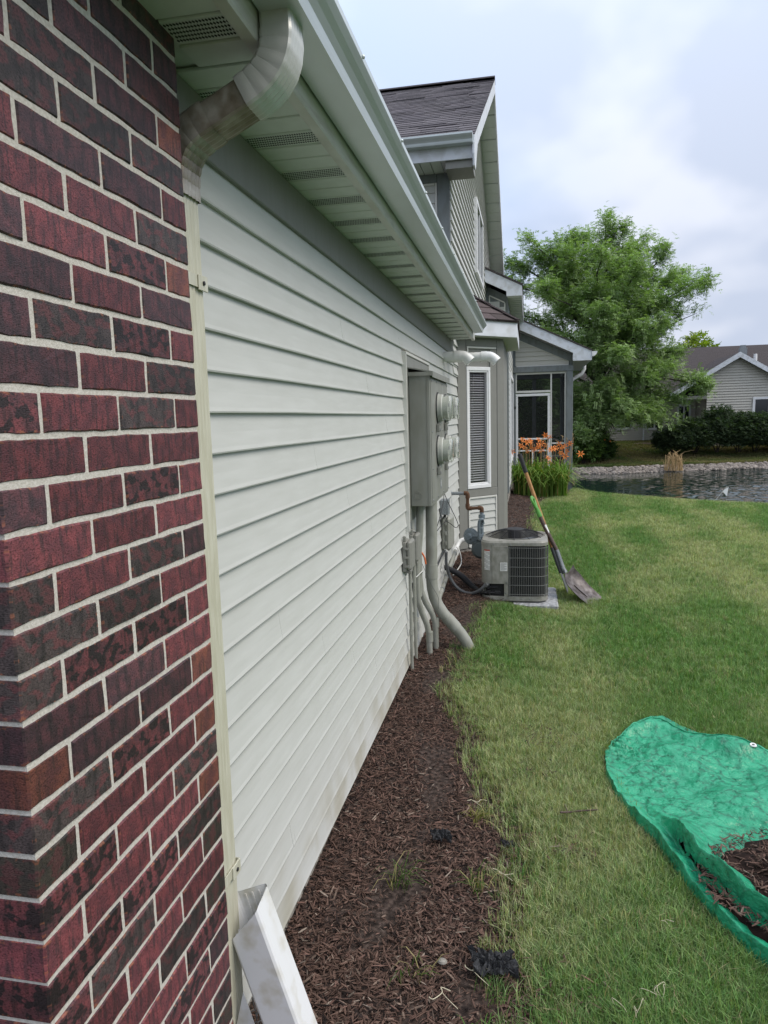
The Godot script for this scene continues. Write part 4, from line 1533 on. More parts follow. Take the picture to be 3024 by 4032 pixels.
# flat pipe with ribs, swept along points (x, y); hx half depth, hz half width; crimps from..to
func spout(path: Array, hx: float, hz: float, crimp_from: int, crimp_to: int) -> MB:
	var mb := MB.new()
	var sec := []
	var ribs := 5
	# front face with flutes, from -hz to hz
	for i in ribs * 4 + 1:
		var t := -1.0 + 2.0 * i / (ribs * 4)
		sec.append(Vector2(hx - 0.0028 * (0.5 - 0.5 * cos(i * PI * 0.5)) if absf(t) < 0.92 else hx - 0.006 * (absf(t) - 0.92) / 0.08, t * hz))
	for i in ribs * 4 + 1:
		var t := 1.0 - 2.0 * i / (ribs * 4)
		sec.append(Vector2(-hx + (0.0 if absf(t) < 0.92 else 0.006 * (absf(t) - 0.92) / 0.08), t * hz))
	var dense := []
	for i in path.size() - 1:
		var n := 6 if i >= crimp_from - 1 and i < crimp_to else 1
		for j in n:
			var p: Vector2 = path[i].lerp(path[i + 1], float(j) / n)
			dense.append([p, 1.0 + (0.035 * sin(PI * j / n) if n > 1 else 0.0)])
	dense.append([path[-1], 1.0])
	var rings := []
	for i in dense.size():
		var d: Vector2 = (dense[mini(i + 1, dense.size() - 1)][0] - dense[maxi(i - 1, 0)][0]).normalized()
		var side := Vector2(-d.y, d.x)
		if side.x < 0 and side.y > 0:
			side = side
		# the front looks away from the wall and up the slope
		if side.x < 0:
			side = -side
		var ring := []
		for s in sec:
			var p: Vector2 = dense[i][0] + side * s.x * dense[i][1]
			ring.append(Vector3(p.x, p.y, -1.53 + s.y * (1.0 + (dense[i][1] - 1.0) * 0.6)))
		rings.append(ring)
	var k := sec.size()
	for i in rings.size() - 1:
		var cen := Vector3.ZERO
		for p in rings[i]:
			cen += p / k
		for s in k:
			var s2 := (s + 1) % k
			var q := [rings[i][s], rings[i][s2], rings[i + 1][s2], rings[i + 1][s]]
			mb.face(q, (q[0] + q[1]) * 0.5 - cen)
	return mb


# ------------------------------------------------------------------ electric meters and conduits
func make_meters() -> void:
	var C := thing("meter_cabinet", "tall grey steel electric meter cabinet on the siding wall", "meter cabinet", Vector3(-0.68, 1.08, -5.05))
	var bd := MB.new()
	bd.span(Vector3(-0.790, 0.98, -4.486), Vector3(-0.752, 2.045, -5.535), 0.002)
	part(C, "backing_board", bd, M.cab)
	var jt := MB.new()
	jt.span(Vector3(-0.79, 0.93, -4.470), Vector3(-0.744, 2.05, -4.484), 0.002)
	jt.bar(Vector3(-0.766, 2.055, -4.47), Vector3(-0.766, 2.055, -5.555), 0.045, 0.018, Vector3(1, 0, 0), 0.002)
	jt.span(Vector3(-0.79, 0.93, -5.537), Vector3(-0.744, 2.05, -5.55), 0.002)
	part(C, "edge_trim", jt, M.jamb)
	var bx := MB.new()
	bx.span(Vector3(-0.750, 1.08, -4.575), Vector3(-0.614, 1.93, -5.53), 0.004)
	part(C, "box", bx, M.cab)
	var lid := MB.new()
	lid.prism([Vector2(-0.752, 1.965), Vector2(-0.60, 1.935), Vector2(-0.596, 1.905), Vector2(-0.592, 1.905), Vector2(-0.592, 1.942), Vector2(-0.752, 1.972)], -4.562, -5.545)
	lid.span(Vector3(-0.752, 1.915, -4.562), Vector3(-0.596, 1.94, -4.566))
	part(C, "lid", lid, M.cab)
	# cover panels on the side that faces the lawn
	for r in [[-4.59, -4.878], [-4.884, -5.15], [-5.156, -5.52]]:
		var cv := MB.new()
		cv.span(Vector3(-0.6155, 1.10, r[0]), Vector3(-0.609, 1.90, r[1]), 0.002)
		part(C, "cover_panel", cv, M.cab)
	var fl := MB.new()
	fl.span(Vector3(-0.634, 1.085, -4.571), Vector3(-0.632, 1.925, -4.575))
	part(C, "side_seam", fl, M.cab)
	var ko := MB.new()
	for r in [0.027, 0.018]:
		var ring := []
		for i in 25:
			var a := TAU * i / 24
			ring.append(Vector3(-0.707 + r * cos(a), 1.152 + r * sin(a), -4.5745))
		ko.tube(ring, 0.0018, 6, false)
	part(C, "knockout", ko, M.cab)
	var X := Basis(Vector3(0, 0, 1), Vector3(1, 0, 0), Vector3(0, 1, 0))
	for q in [[-4.915, 1.715, "upper meter nearest the corner"], [-5.365, 1.715, ""], [-4.905, 1.425, ""], [-5.37, 1.425, ""]]:
		var at := Vector3(-0.609, q[1], q[0])
		var b := MB.new()
		b.lathe([Vector2(0.098, 0), Vector2(0.098, 0.012), Vector2(0.0915, 0.013), Vector2(0.0915, 0.03), Vector2(0.086, 0.034), Vector2(0.0, 0.034)], Transform3D(X, at), 32)
		b.box(at + Vector3(0.012, -0.10, 0), Vector3(0.024, 0.035, 0.04), 0.003)
		var me := part(C, "meter", b, M.meter_grey)
		var gk := MB.new()
		gk.lathe([Vector2(0.106, 0.0), Vector2(0.106, 0.007), Vector2(0.0975, 0.007)], Transform3D(X, at), 28)
		part(me, "dark_ring", gk, M.black)  # black ring between the meter base and the cover panel
		var d := MB.new()
		d.lathe([Vector2(0.073, 0.034), Vector2(0.073, 0.074), Vector2(0.0, 0.075)], Transform3D(X, at), 28)
		part(me, "dial", d, M.dial)
		var ds := MB.new()
		ds.box(at + Vector3(0.0765, 0.018, 0), Vector3(0.001, 0.022, 0.07))
		ds.box(at + Vector3(0.0765, -0.025, 0.0), Vector3(0.001, 0.006, 0.05))
		part(me, "display", ds, M.ink)
		var g := MB.new()
		g.lathe([Vector2(0.083, 0.034), Vector2(0.082, 0.085), Vector2(0.078, 0.098), Vector2(0.066, 0.104), Vector2(0.0, 0.106)], Transform3D(X, at), 32)
		part(me, "glass_cover", g, M.glass)
		var gr := MB.new()
		var ring := []
		for i in 33:
			var a := TAU * i / 32
			ring.append(at + Vector3(0.036, 0.0865 * sin(a), 0.0865 * cos(a)))
		gr.tube(ring, 0.004, 6, false)
		var r2 := []
		for i in 33:
			var a := TAU * i / 32
			r2.append(at + Vector3(0.094, 0.079 * sin(a), 0.079 * cos(a)))
		gr.tube(r2, 0.0022, 6, false)
		part(me, "sealing_ring", gr, M.seal)
		var h := MB.new()
		var hz: float = q[0] + 0.075
		h.box(Vector3(-0.596, q[1] - 0.135, hz), Vector3(0.02, 0.052, 0.034), 0.003)
		h.box(Vector3(-0.590, q[1] - 0.108, hz), Vector3(0.014, 0.014, 0.03), 0.002)
		var hp := part(C, "hasp", h, M.box_grey)
		var pl := MB.new()
		var lk := []
		for i in 9:
			var a := TAU * i / 8
			lk.append(Vector3(-0.583, q[1] - 0.145 + 0.011 * sin(a), hz + 0.009 * cos(a)))
		pl.tube(lk, 0.0022, 5, false)
		part(hp, "seal_loop", pl, M.steel)
	var sk := MB.new()
	sk.box(Vector3(-0.6085, 1.19, -5.04), Vector3(0.001, 0.075, 0.06), 0.0)
	var st := part(C, "sticker", sk, M.galv)
	var s1 := MB.new()
	s1.box(Vector3(-0.6078, 1.19, -5.04), Vector3(0.0006, 0.045, 0.013))
	part(st, "mark", s1, M.paper)
	for z in [-4.62, -4.86, -5.19, -5.49]:
		for y in [1.115, 1.32, 1.56, 1.885]:
			var sc := MB.new()
			sc.lathe([Vector2(0.006, 0), Vector2(0.005, 0.004), Vector2(0, 0.005)], Transform3D(X, Vector3(-0.609, y, z)), 8)
			part(C, "screw", sc, M.steel)
	# conduits
	var big := [Vector3(-0.655, 1.085, -4.85), Vector3(-0.660, 0.75, -4.85), Vector3(-0.664, 0.56, -4.85), Vector3(-0.659, 0.48, -4.85), Vector3(-0.646, 0.41, -4.85), Vector3(-0.622, 0.35, -4.85), Vector3(-0.585, 0.29, -4.855), Vector3(-0.53, 0.225, -4.86), Vector3(-0.47, 0.15, -4.87), Vector3(-0.435, 0.095, -4.875), Vector3(-0.410, 0.04, -4.88), Vector3(-0.395, -0.05, -4.885)]
	var P := thing("service_conduit", "thick grey plastic conduit curving out from under the meter cabinet into the mulch", "conduit", Vector3(-0.4, 0, -4.88), "grey conduits under the meter cabinet")
	var mb := MB.new()
	mb.tube(big, 0.0400, 20)
	part(P, "pipe", mb, M.pvc_grey)
	for c in [[Vector3(-0.662, 0.645, -4.85), Vector3(-0.664, 0.545, -4.85)], [Vector3(-0.562, 0.263, -4.857), Vector3(-0.497, 0.184, -4.866)]]:
		var cp := MB.new()
		cp.tube([c[0], c[1]], 0.0435, 20)
		part(P, "coupling", cp, M.pvc_grey)
	var defs := [
		["grey conduit dropping from the cabinet behind the small plastic boxes", [Vector3(-0.71, 1.085, -4.69), Vector3(-0.715, 0.9, -4.69), Vector3(-0.735, 0.7, -4.70), Vector3(-0.735, 0.45, -4.71)], 0.024, []],
		["medium grey conduit bending out to the mulch, first of the two with sleeves", [Vector3(-0.737, 0.75, -4.66), Vector3(-0.737, 0.50, -4.67), Vector3(-0.733, 0.42, -4.68), Vector3(-0.71, 0.33, -4.70), Vector3(-0.682, 0.25, -4.715), Vector3(-0.669, 0.18, -4.72), Vector3(-0.667, -0.05, -4.72)], 0.0205, [0.20, 0.13]],
		["medium grey conduit with a sleeve, tucked against the thick curving conduit", [Vector3(-0.737, 0.78, -4.76), Vector3(-0.735, 0.56, -4.77), Vector3(-0.728, 0.47, -4.78), Vector3(-0.70, 0.38, -4.80), Vector3(-0.66, 0.30, -4.82), Vector3(-0.640, 0.23, -4.83), Vector3(-0.637, -0.05, -4.835)], 0.0205, [0.265, 0.20]],
		["thin straight grey conduit below the nearer small plastic box", [Vector3(-0.742, 0.72, -4.42), Vector3(-0.742, 0.3, -4.42), Vector3(-0.742, -0.05, -4.42)], 0.0105, [0.30, 0.265]],
		["thin straight grey conduit between the boxes and the mulch, second from the corner", [Vector3(-0.744, 0.72, -4.60), Vector3(-0.744, 0.3, -4.60), Vector3(-0.744, -0.05, -4.61)], 0.0115, [0.33, 0.295]],
	]
	for d in defs:
		var q: Array = d[1]
		var T := thing("conduit", d[0], "conduit", Vector3(q[-1].x, 0, q[-1].z), "grey conduits under the meter cabinet")
		var m := MB.new()
		m.tube(q, d[2], 14)
		part(T, "pipe", m, M.pvc_grey)
		if d[3].size():
			var s := MB.new()
			s.tube([Vector3(q[-1].x, d[3][0], q[-1].z), Vector3(q[-1].x, d[3][1], q[-1].z)], d[2] + 0.0035, 14)
			part(T, "sleeve", s, M.pvc_grey)
	# two small plastic boxes
	var labels := ["ridged grey plastic telephone box on the siding, nearer of two", "ridged grey plastic telephone box just behind its twin, beside the conduits"]
	for i in 2:
		var z0 := -4.29 - 0.27 * i
		var y0 := 0.705
		var T := thing("telephone_box", labels[i], "junction box", Vector3(-0.76, y0, z0), "grey telephone boxes")
		var b := MB.new()
		b.span(Vector3(-0.768, y0, z0), Vector3(-0.741, y0 + 0.19, z0 - 0.145), 0.006)
		part(T, "back_plate", b, M.box_grey)
		var f := MB.new()
		f.span(Vector3(-0.7405, y0 + 0.012, z0 + 0.003), Vector3(-0.708, y0 + 0.195, z0 - 0.148), 0.012)
		part(T, "cover", f, M.box_grey)
		for k in 3:
			var r := MB.new()
			r.span(Vector3(-0.752, y0 + 0.03 + k * 0.055, z0 + 0.007), Vector3(-0.722, y0 + 0.045 + k * 0.055, z0 + 0.0035), 0.002)
			part(T, "latch", r, M.box_grey)
		var e := MB.new()
		e.span(Vector3(-0.764, y0 + 0.19, z0 - 0.004), Vector3(-0.742, y0 + 0.225, z0 - 0.02), 0.004)
		part(T, "mounting_ear", e, M.box_grey)
		var n := MB.new()
		n.span(Vector3(-0.756, y0 - 0.02, z0 - 0.06), Vector3(-0.724, y0 - 0.001, z0 - 0.14), 0.004)
		part(T, "cable_entry", n, M.box_grey)


func make_utilities() -> void:
	# grey metal box and the rounded cable box below it
	var J := thing("junction_box", "small blue grey metal junction box below the far edge of the meter cabinet", "junction box", Vector3(-0.75, 0.8, -6.3))
	var b := MB.new()
	b.span(Vector3(-0.766, 0.80, -6.22), Vector3(-0.70, 0.93, -6.36), 0.004)
	part(J, "box", b, M.galv)
	var c := MB.new()
	c.span(Vector3(-0.702, 0.795, -6.216), Vector3(-0.694, 0.935, -6.364), 0.002)
	part(J, "cover", c, M.galv)
	var N := thing("cable_box", "rounded beige cable box on the siding with black wires hanging out below", "cable box", Vector3(-0.75, 0.46, -6.4))
	var nb := MB.new()
	nb.span(Vector3(-0.766, 0.47, -6.28), Vector3(-0.727, 0.77, -6.55), 0.035)
	part(N, "base", nb, M.pvc_grey)
	var nc := MB.new()
	nc.span(Vector3(-0.731, 0.465, -6.275), Vector3(-0.675, 0.775, -6.555), 0.045)
	part(N, "cover", nc, M.pvc_grey)
	for k in 3:
		var r := MB.new()
		r.span(Vector3(-0.729, 0.52 + k * 0.09, -6.27), Vector3(-0.712, 0.555 + k * 0.09, -6.274), 0.001)
		part(N, "latch", r, M.pvc_grey)
	var wires := [
		[[Vector3(-0.735, 0.80, -6.29), Vector3(-0.73, 0.785, -6.29), Vector3(-0.735, 0.77, -6.29)], 0.012, M.black, "thick black cable", "short black cable linking the metal box to the rounded beige box"],
		[[Vector3(-0.74, 1.20, -5.6), Vector3(-0.70, 1.08, -5.8), Vector3(-0.685, 1.0, -5.85), Vector3(-0.70, 0.88, -5.75), Vector3(-0.735, 0.75, -5.7), Vector3(-0.76, 0.66, -5.65)], 0.003, M.black, "thin black wire", "thin black wire hanging from behind the meter cabinet towards the thick conduit"],
		[[Vector3(-0.68, 1.05, -5.8), Vector3(-0.665, 0.95, -5.95), Vector3(-0.62, 0.80, -6.1), Vector3(-0.60, 0.72, -6.15), Vector3(-0.625, 0.70, -6.15), Vector3(-0.66, 0.74, -6.1), Vector3(-0.71, 0.755, -6.1), Vector3(-0.76, 0.70, -5.9)], 0.003, M.black, "thin black wire", "thin black wire looping out beside the gas pipe"],
		[[Vector3(-0.735, 0.47, -6.28), Vector3(-0.75, 0.44, -6.1), Vector3(-0.76, 0.40, -5.9)], 0.007, M.black, "black cord", "black cord running from the foot of the beige box towards the conduits"],
		[[Vector3(-0.755, 0.62, -5.0), Vector3(-0.72, 0.60, -4.75), Vector3(-0.70, 0.63, -4.68), Vector3(-0.735, 0.60, -4.62)], 0.004, M.wire_white, "white wire", "loose white wire beside the small plastic boxes"],
		[[Vector3(-0.735, 0.76, -4.78), Vector3(-0.70, 0.71, -4.77), Vector3(-0.69, 0.66, -4.765)], 0.006, M.orange, "orange wire", "short orange wire hanging between the conduits"],
		[[Vector3(-0.735, 0.70, -4.78), Vector3(-0.69, 0.60, -4.77), Vector3(-0.655, 0.50, -4.80), Vector3(-0.612, 0.42, -4.80), Vector3(-0.612, 0.34, -4.80)], 0.0016, M.cable, "thin grey wire", "thin grey wire straggling over the thick curving conduit"],
		[[Vector3(-0.76, 0.86, -7.0), Vector3(-0.755, 0.62, -6.9), Vector3(-0.75, 0.5, -6.7), Vector3(-0.755, 0.42, -6.5), Vector3(-0.76, 0.30, -6.2)], 0.004, M.wire_white, "white cable", "white cable running down the siding behind the beige box"],
		[[Vector3(-0.74, 0.30, -7.4), Vector3(-0.70, 0.24, -7.35), Vector3(-0.68, 0.16, -7.2), Vector3(-0.73, 0.11, -6.9)], 0.006, M.wire_white, "white hose", "thin white hose curving down to the mulch below the bay window"],
	]
	for w in wires:
		var q: Array = smooth(w[0], 5)
		var m := MB.new()
		m.tube(q, w[1], 8)
		single(String(w[3]).replace(" ", "_"), m, w[2], w[4], "cable", w[0][0])
	# plastic pipe low along the wall with a white bend at its end
	var L := thing("drain_pipe", "beige drain pipe strapped low along the foundation with a white bend", "pipe", Vector3(-0.75, 0.1, -6.7))
	var lp := MB.new()
	lp.tube([Vector3(-0.752, 0.10, -5.75), Vector3(-0.752, 0.275, -7.45)], 0.021, 14)
	part(L, "pipe", lp, M.pvc_grey)
	var wb := MB.new()
	wb.tube(smooth([Vector3(-0.752, 0.265, -7.35), Vector3(-0.748, 0.285, -7.48), Vector3(-0.72, 0.335, -7.54), Vector3(-0.67, 0.355, -7.56)], 4), 0.0235, 14)
	part(L, "white_bend", wb, M.pvc, "white bend at the far end")
	for z in [-6.15, -6.75, -7.25]:
		var y: float = 0.10 + (z + 5.75) / -1.7 * 0.175
		var sp := MB.new()
		sp.tube([Vector3(-0.752, y, z), Vector3(-0.752, y - 0.003, z - 0.025)], 0.0255, 14)
		part(L, "strap", sp, M.galv)
	# gas meter
	var Gm := thing("gas_meter", "blue grey gas meter and regulator on rusty pipes in front of the bay", "gas meter", Vector3(-0.5, 0.24, -7.2))
	var ip := MB.new()
	ip.tube([Vector3(-0.79, 0.885, -7.2), Vector3(-0.625, 0.887, -7.2)], 0.017, 12)
	part(Gm, "inlet_pipe", ip, M.galv)
	var fl := MB.new()
	fl.lathe([Vector2(0.035, 0), Vector2(0.035, 0.006), Vector2(0.02, 0.01), Vector2(0, 0.01)], Transform3D(Basis(Vector3(0, 0, 1), Vector3(1, 0, 0), UP), Vector3(-0.777, 0.885, -7.2)), 14)
	part(Gm, "wall_flange", fl, M.galv)
	for q in [[smooth([Vector3(-0.64, 0.888, -7.2), Vector3(-0.612, 0.886, -7.2), Vector3(-0.604, 0.865, -7.2), Vector3(-0.604, 0.835, -7.2)], 4), 0.023], [smooth([Vector3(-0.604, 0.78, -7.2), Vector3(-0.604, 0.745, -7.2), Vector3(-0.594, 0.733, -7.2), Vector3(-0.565, 0.733, -7.2)], 4), 0.022], [smooth([Vector3(-0.50, 0.738, -7.2), Vector3(-0.473, 0.737, -7.2), Vector3(-0.464, 0.727, -7.2), Vector3(-0.464, 0.695, -7.2)], 4), 0.022]]:
		var el := MB.new()
		el.tube(q[0], q[1], 12)
		part(Gm, "elbow", el, M.rust)
	var rp := MB.new()
	rp.tube([Vector3(-0.604, 0.84, -7.2), Vector3(-0.604, 0.77, -7.2)], 0.0165, 12)
	rp.tube([Vector3(-0.57, 0.733, -7.2), Vector3(-0.49, 0.738, -7.2)], 0.0165, 12)
	part(Gm, "rusty_pipe", rp, M.rust, "rust brown pipe between the elbows")
	var un := MB.new()
	un.lathe([Vector2(0.02, 0.70), Vector2(0.02, 0.672), Vector2(0.033, 0.67), Vector2(0.033, 0.635), Vector2(0.022, 0.632), Vector2(0.02, 0.60), Vector2(0.028, 0.598), Vector2(0.028, 0.575), Vector2(0.018, 0.57), Vector2(0.018, 0.42)], Transform3D(Basis.IDENTITY, Vector3(-0.464, 0, -7.2)), 8, false)
	part(Gm, "union", un, M.gas)
	var lo := MB.new()
	lo.tube(smooth([Vector3(-0.455, 0.60, -7.16), Vector3(-0.452, 0.63, -7.13), Vector3(-0.475, 0.625, -7.12), Vector3(-0.488, 0.58, -7.12), Vector3(-0.488, 0.43, -7.13)], 4), 0.015, 10)
	part(Gm, "riser", lo, M.gas)
	var reg := MB.new()
	var tilt := Transform3D(Basis(UP, Vector3(-0.45, 0.0, 0.893), UP.cross(Vector3(-0.45, 0.0, 0.893))), Vector3(-0.575, 0.445, -7.22))
	reg.lathe([Vector2(0.0, -0.035), Vector2(0.05, -0.03), Vector2(0.085, -0.008), Vector2(0.085, 0.008), Vector2(0.062, 0.022), Vector2(0.034, 0.03), Vector2(0.034, 0.06), Vector2(0.026, 0.066), Vector2(0, 0.066)], tilt, 22)
	part(Gm, "regulator", reg, M.gas)
	for i in 8:
		var bo := MB.new()
		var a := TAU * i / 8
		bo.lathe([Vector2(0.008, -0.012), Vector2(0.008, 0.013), Vector2(0, 0.013)], tilt * Transform3D(Basis.IDENTITY, Vector3(0.076 * cos(a), 0, 0.076 * sin(a))), 6, false)
		part(Gm, "bolt", bo, M.gas)
	var bd := MB.new()
	bd.tube([Vector3(-0.56, 0.45, -7.2), Vector3(-0.44, 0.455, -7.19)], 0.028, 12)
	bd.box(Vector3(-0.475, 0.50, -7.2), Vector3(0.05, 0.09, 0.05), 0.01)
	bd.box(Vector3(-0.46, 0.43, -7.19), Vector3(0.06, 0.07, 0.06), 0.012)
	part(Gm, "valve_body", bd, M.gas)
	var mt := MB.new()
	mt.lathe([Vector2(0.0, -0.09), Vector2(0.07, -0.088), Vector2(0.095, -0.065), Vector2(0.10, 0.0), Vector2(0.095, 0.065), Vector2(0.07, 0.088), Vector2(0, 0.09)], Transform3D(Basis(Vector3(1, 0, 0), Vector3(0, 0, 1), Vector3(0, -1, 0)), Vector3(-0.475, 0.315, -7.25)), 24)
	mt.box(Vector3(-0.475, 0.36, -7.25), Vector3(0.18, 0.09, 0.15), 0.02)
	part(Gm, "meter_body", mt, M.gas_dark)
	# plastic vents
	var V := thing("vent_pipe", "short white plastic vent pipe with a bent end, nearer of two on the wall", "vent pipe", Vector3(-0.7, 2.2, -6.72), "white vent pipes")
	make_vent(V, -6.72, 2.205, -0.585)
	var V2 := thing("vent_pipe", "longer white plastic vent pipe with a bent end above the bay window", "vent pipe", Vector3(-0.6, 2.22, -7.12), "white vent pipes")
	make_vent(V2, -7.12, 2.222, -0.365)


func make_vent(V: Node3D, z: float, y: float, xb: float) -> void:
	var p := MB.new()
	p.tube([Vector3(-0.80, y, z), Vector3(xb - 0.03, y, z)], 0.0445, 22)
	part(V, "pipe", p, M.pvc)
	var e := MB.new()
	e.tube([Vector3(xb - 0.085, y, z), Vector3(xb - 0.03, y, z)], 0.0505, 22)
	e.tube(smooth([Vector3(xb - 0.035, y, z), Vector3(xb - 0.005, y - 0.002, z), Vector3(xb + 0.022, y - 0.013, z), Vector3(xb + 0.045, y - 0.033, z)], 3), 0.0478, 22)
	part(V, "elbow", e, M.pvc)
	var t := MB.new()
	var d := Vector3(0.7, -0.714, 0)
	var a := Vector3(xb + 0.035, y - 0.024, z)
	var x := Basis(Vector3(0.714, 0.7, 0), d, Vector3(0, 0, -1))
	t.lathe([Vector2(0.0505, 0.0), Vector2(0.0505, 0.042), Vector2(0.0445, 0.042), Vector2(0.0445, -0.02)], Transform3D(x, a), 24)
	part(V, "collar", t, M.pvc)


func smooth(p: Array, k: int) -> Array:
	var out := []
	for i in p.size() - 1:
		var a: Vector3 = p[maxi(i - 1, 0)]
		var b: Vector3 = p[i]
		var c: Vector3 = p[i + 1]
		var d: Vector3 = p[mini(i + 2, p.size() - 1)]
		for j in k:
			out.append(b.cubic_interpolate(c, a, d, float(j) / k))
	out.append(p[-1])
	return out


# ------------------------------------------------------------------ air conditioner
func ring_wall(mb: MB, ring: Array, i0: int, i1: int, y0: float, y1: float, cx: float, cz: float) -> void:
	var k := ring.size()
	for i in range(i0, i1):
		var p: Vector2 = ring[posmod(i, k)]
		var q: Vector2 = ring[posmod(i + 1, k)]
		mb.face([Vector3(p.x, y0, p.y), Vector3(q.x, y0, q.y), Vector3(q.x, y1, q.y), Vector3(p.x, y1, p.y)], Vector3(p.x + q.x - 2 * cx, 0, p.y + q.y - 2 * cz))


func make_condenser() -> void:
	var S := MB.new()
	S.box(Vector3(-0.08, -0.003, -6.46), Vector3(0.66, 0.075, 0.66), 0.012)
	single("equipment_pad", S, M.pad, "pale grey square slab under the air conditioner", "slab", Vector3(-0.08, -0.04, -6.46))
	var cx := -0.123
	var cz := -6.465
	var hw := 0.285
	var A := thing("air_conditioner", "grey outdoor air conditioner unit with a black round fan grille on top", "air conditioner", Vector3(cx, 0.033, cz))
	var bp := MB.new()
	var ring := []
	var pts := []
	var R := 0.095
	# plan outline, anticlockwise seen from above, beginning on the left side
	for q in [[-1, 1], [1, 1], [1, -1], [-1, -1]]:
		for i in 9:
			var st: float = {"-11": PI, "11": PI * 0.5, "1-1": 0.0, "-1-1": -PI * 0.5}["%d%d" % [q[0], q[1]]]
			var a: float = st - PI * 0.5 * i / 8.0
			pts.append(Vector2(cx + q[0] * (hw - R) + R * cos(a), cz + q[1] * (hw - R) + R * sin(a)))
	ring = pts
	var k := ring.size()
	var lid := func(mb: MB, grow: float, y: float, up: bool) -> void:
		var f := []
		for p in ring:
			var d: Vector2 = (p - Vector2(cx, cz))
			f.append(Vector3(cx + d.x * grow, y, cz + d.y * grow))
		mb.face(f, UP if up else -UP)
	var band := func(mb: MB, g0: float, y0: float, g1: float, y1: float) -> void:
		for i in k:
			var p: Vector2 = ring[i] - Vector2(cx, cz)
			var q: Vector2 = ring[(i + 1) % k] - Vector2(cx, cz)
			mb.face([Vector3(cx + p.x * g0, y0, cz + p.y * g0), Vector3(cx + q.x * g0, y0, cz + q.y * g0), Vector3(cx + q.x * g1, y1, cz + q.y * g1), Vector3(cx + p.x * g1, y1, cz + p.y * g1)], Vector3(p.x + q.x, 0.05 if g1 < g0 else 0.0, p.y + q.y))
	band.call(bp, 0.90, 0.034, 0.92, 0.052)
	band.call(bp, 1.0, 0.052, 1.0, 0.088)
	lid.call(bp, 1.0, 0.052, false)
	lid.call(bp, 1.0, 0.088, true)
	part(A, "base_pan", bp, M.acu)
	var co := MB.new()
	band.call(co, 0.93, 0.088, 0.93, 0.535)
	part(A, "coil", co, M.coil)
	# solid corner panel: left part of the front and the left side; the front runs from index 8 (left) to 9 (right)
	var pn := MB.new()
	var fy := cz + hw
	var split := cx - hw + 0.232
	pn.span(Vector3(cx - hw + R, 0.20, fy - 0.02), Vector3(split, 0.535, fy + 0.004), 0.002)
	pn.span(Vector3(split - 0.035, 0.088, fy - 0.02), Vector3(split, 0.1985, fy + 0.002), 0.002)
	ring_wall(pn, ring, 0, 8, 0.20, 0.535, cx, cz)
	pn.span(Vector3(cx - hw - 0.001, 0.20, cz + hw - R), Vector3(cx - hw + 0.012, 0.535, cz), 0.002)
	part(A, "corner_panel", pn, M.acu)
	var rec := MB.new()
	rec.span(Vector3(cx - hw + 0.03, 0.089, fy - 0.075), Vector3(split - 0.036, 0.199, fy - 0.06))
	part(A, "service_recess", rec, M.acu)
	var vv := MB.new()
	for q in [[0.155, 0.115], [0.145, 0.165]]:
		vv.tube([Vector3(cx - hw + 0.06, q[1], fy - 0.06), Vector3(cx - hw + 0.06, q[1], fy - 0.012)], 0.014, 10)
		vv.tube([Vector3(cx - hw + 0.02, q[1], fy - 0.02), Vector3(cx - hw + q[0], q[1], fy - 0.02)], 0.009, 8)
	vv.box(Vector3(cx - hw + 0.14, 0.118, fy - 0.025), Vector3(0.05, 0.03, 0.03), 0.006)
	part(A, "service_valve", vv, M.rubber)
	var cnr := MB.new()
	cnr.tube([Vector3(cx - hw + 0.055, 0.185, fy - 0.03), Vector3(cx - hw + 0.035, 0.185, fy + 0.0)], 0.02, 10)
	part(A, "conduit_fitting", cnr, M.steel)
	# wire guard from the split, round the right corner and along the right side
	var gd := MB.new()
	var line := [Vector2(split + 0.004, fy + 0.002), Vector2(cx + hw - R, fy + 0.002)]
	for i in range(9, 18):
		line.append(ring[i] + (ring[i] - Vector2(cx, cz)).normalized() * 0.003)
	line.append(Vector2(cx + hw + 0.002, cz - hw + R))
	var total := 0.0
	for i in line.size() - 1:
		total += line[i].distance_to(line[i + 1])
	var at := func(d: float) -> Vector2:
		for i in line.size() - 1:
			var l: float = line[i].distance_to(line[i + 1])
			if d <= l:
				return line[i].lerp(line[i + 1], d / l)
			d -= l
		return line[-1]
	var nb := int(total / 0.0152)
	for i in nb + 1:
		var p: Vector2 = at.call(total * i / nb)
		gd.tube([Vector3(p.x, 0.095, p.y), Vector3(p.x, 0.525, p.y)], 0.0017, 4, false)
	for y in [0.108, 0.19, 0.27, 0.35, 0.43, 0.518]:
		var pl := []
		for p in line:
			pl.append(Vector3(p.x, y, p.y))
		gd.tube(pl, 0.0022, 5, false)
	for d in [0.005, total * 0.42]:
		var p: Vector2 = at.call(d)
		gd.tube([Vector3(p.x, 0.09, p.y), Vector3(p.x, 0.53, p.y)], 0.0032, 6, false)
	part(A, "wire_guard", gd, M.guard)
	# top cover with a round opening
	var tc := MB.new()
	band.call(tc, 1.008, 0.535, 1.008, 0.562)
	band.call(tc, 1.008, 0.562, 0.975, 0.578)
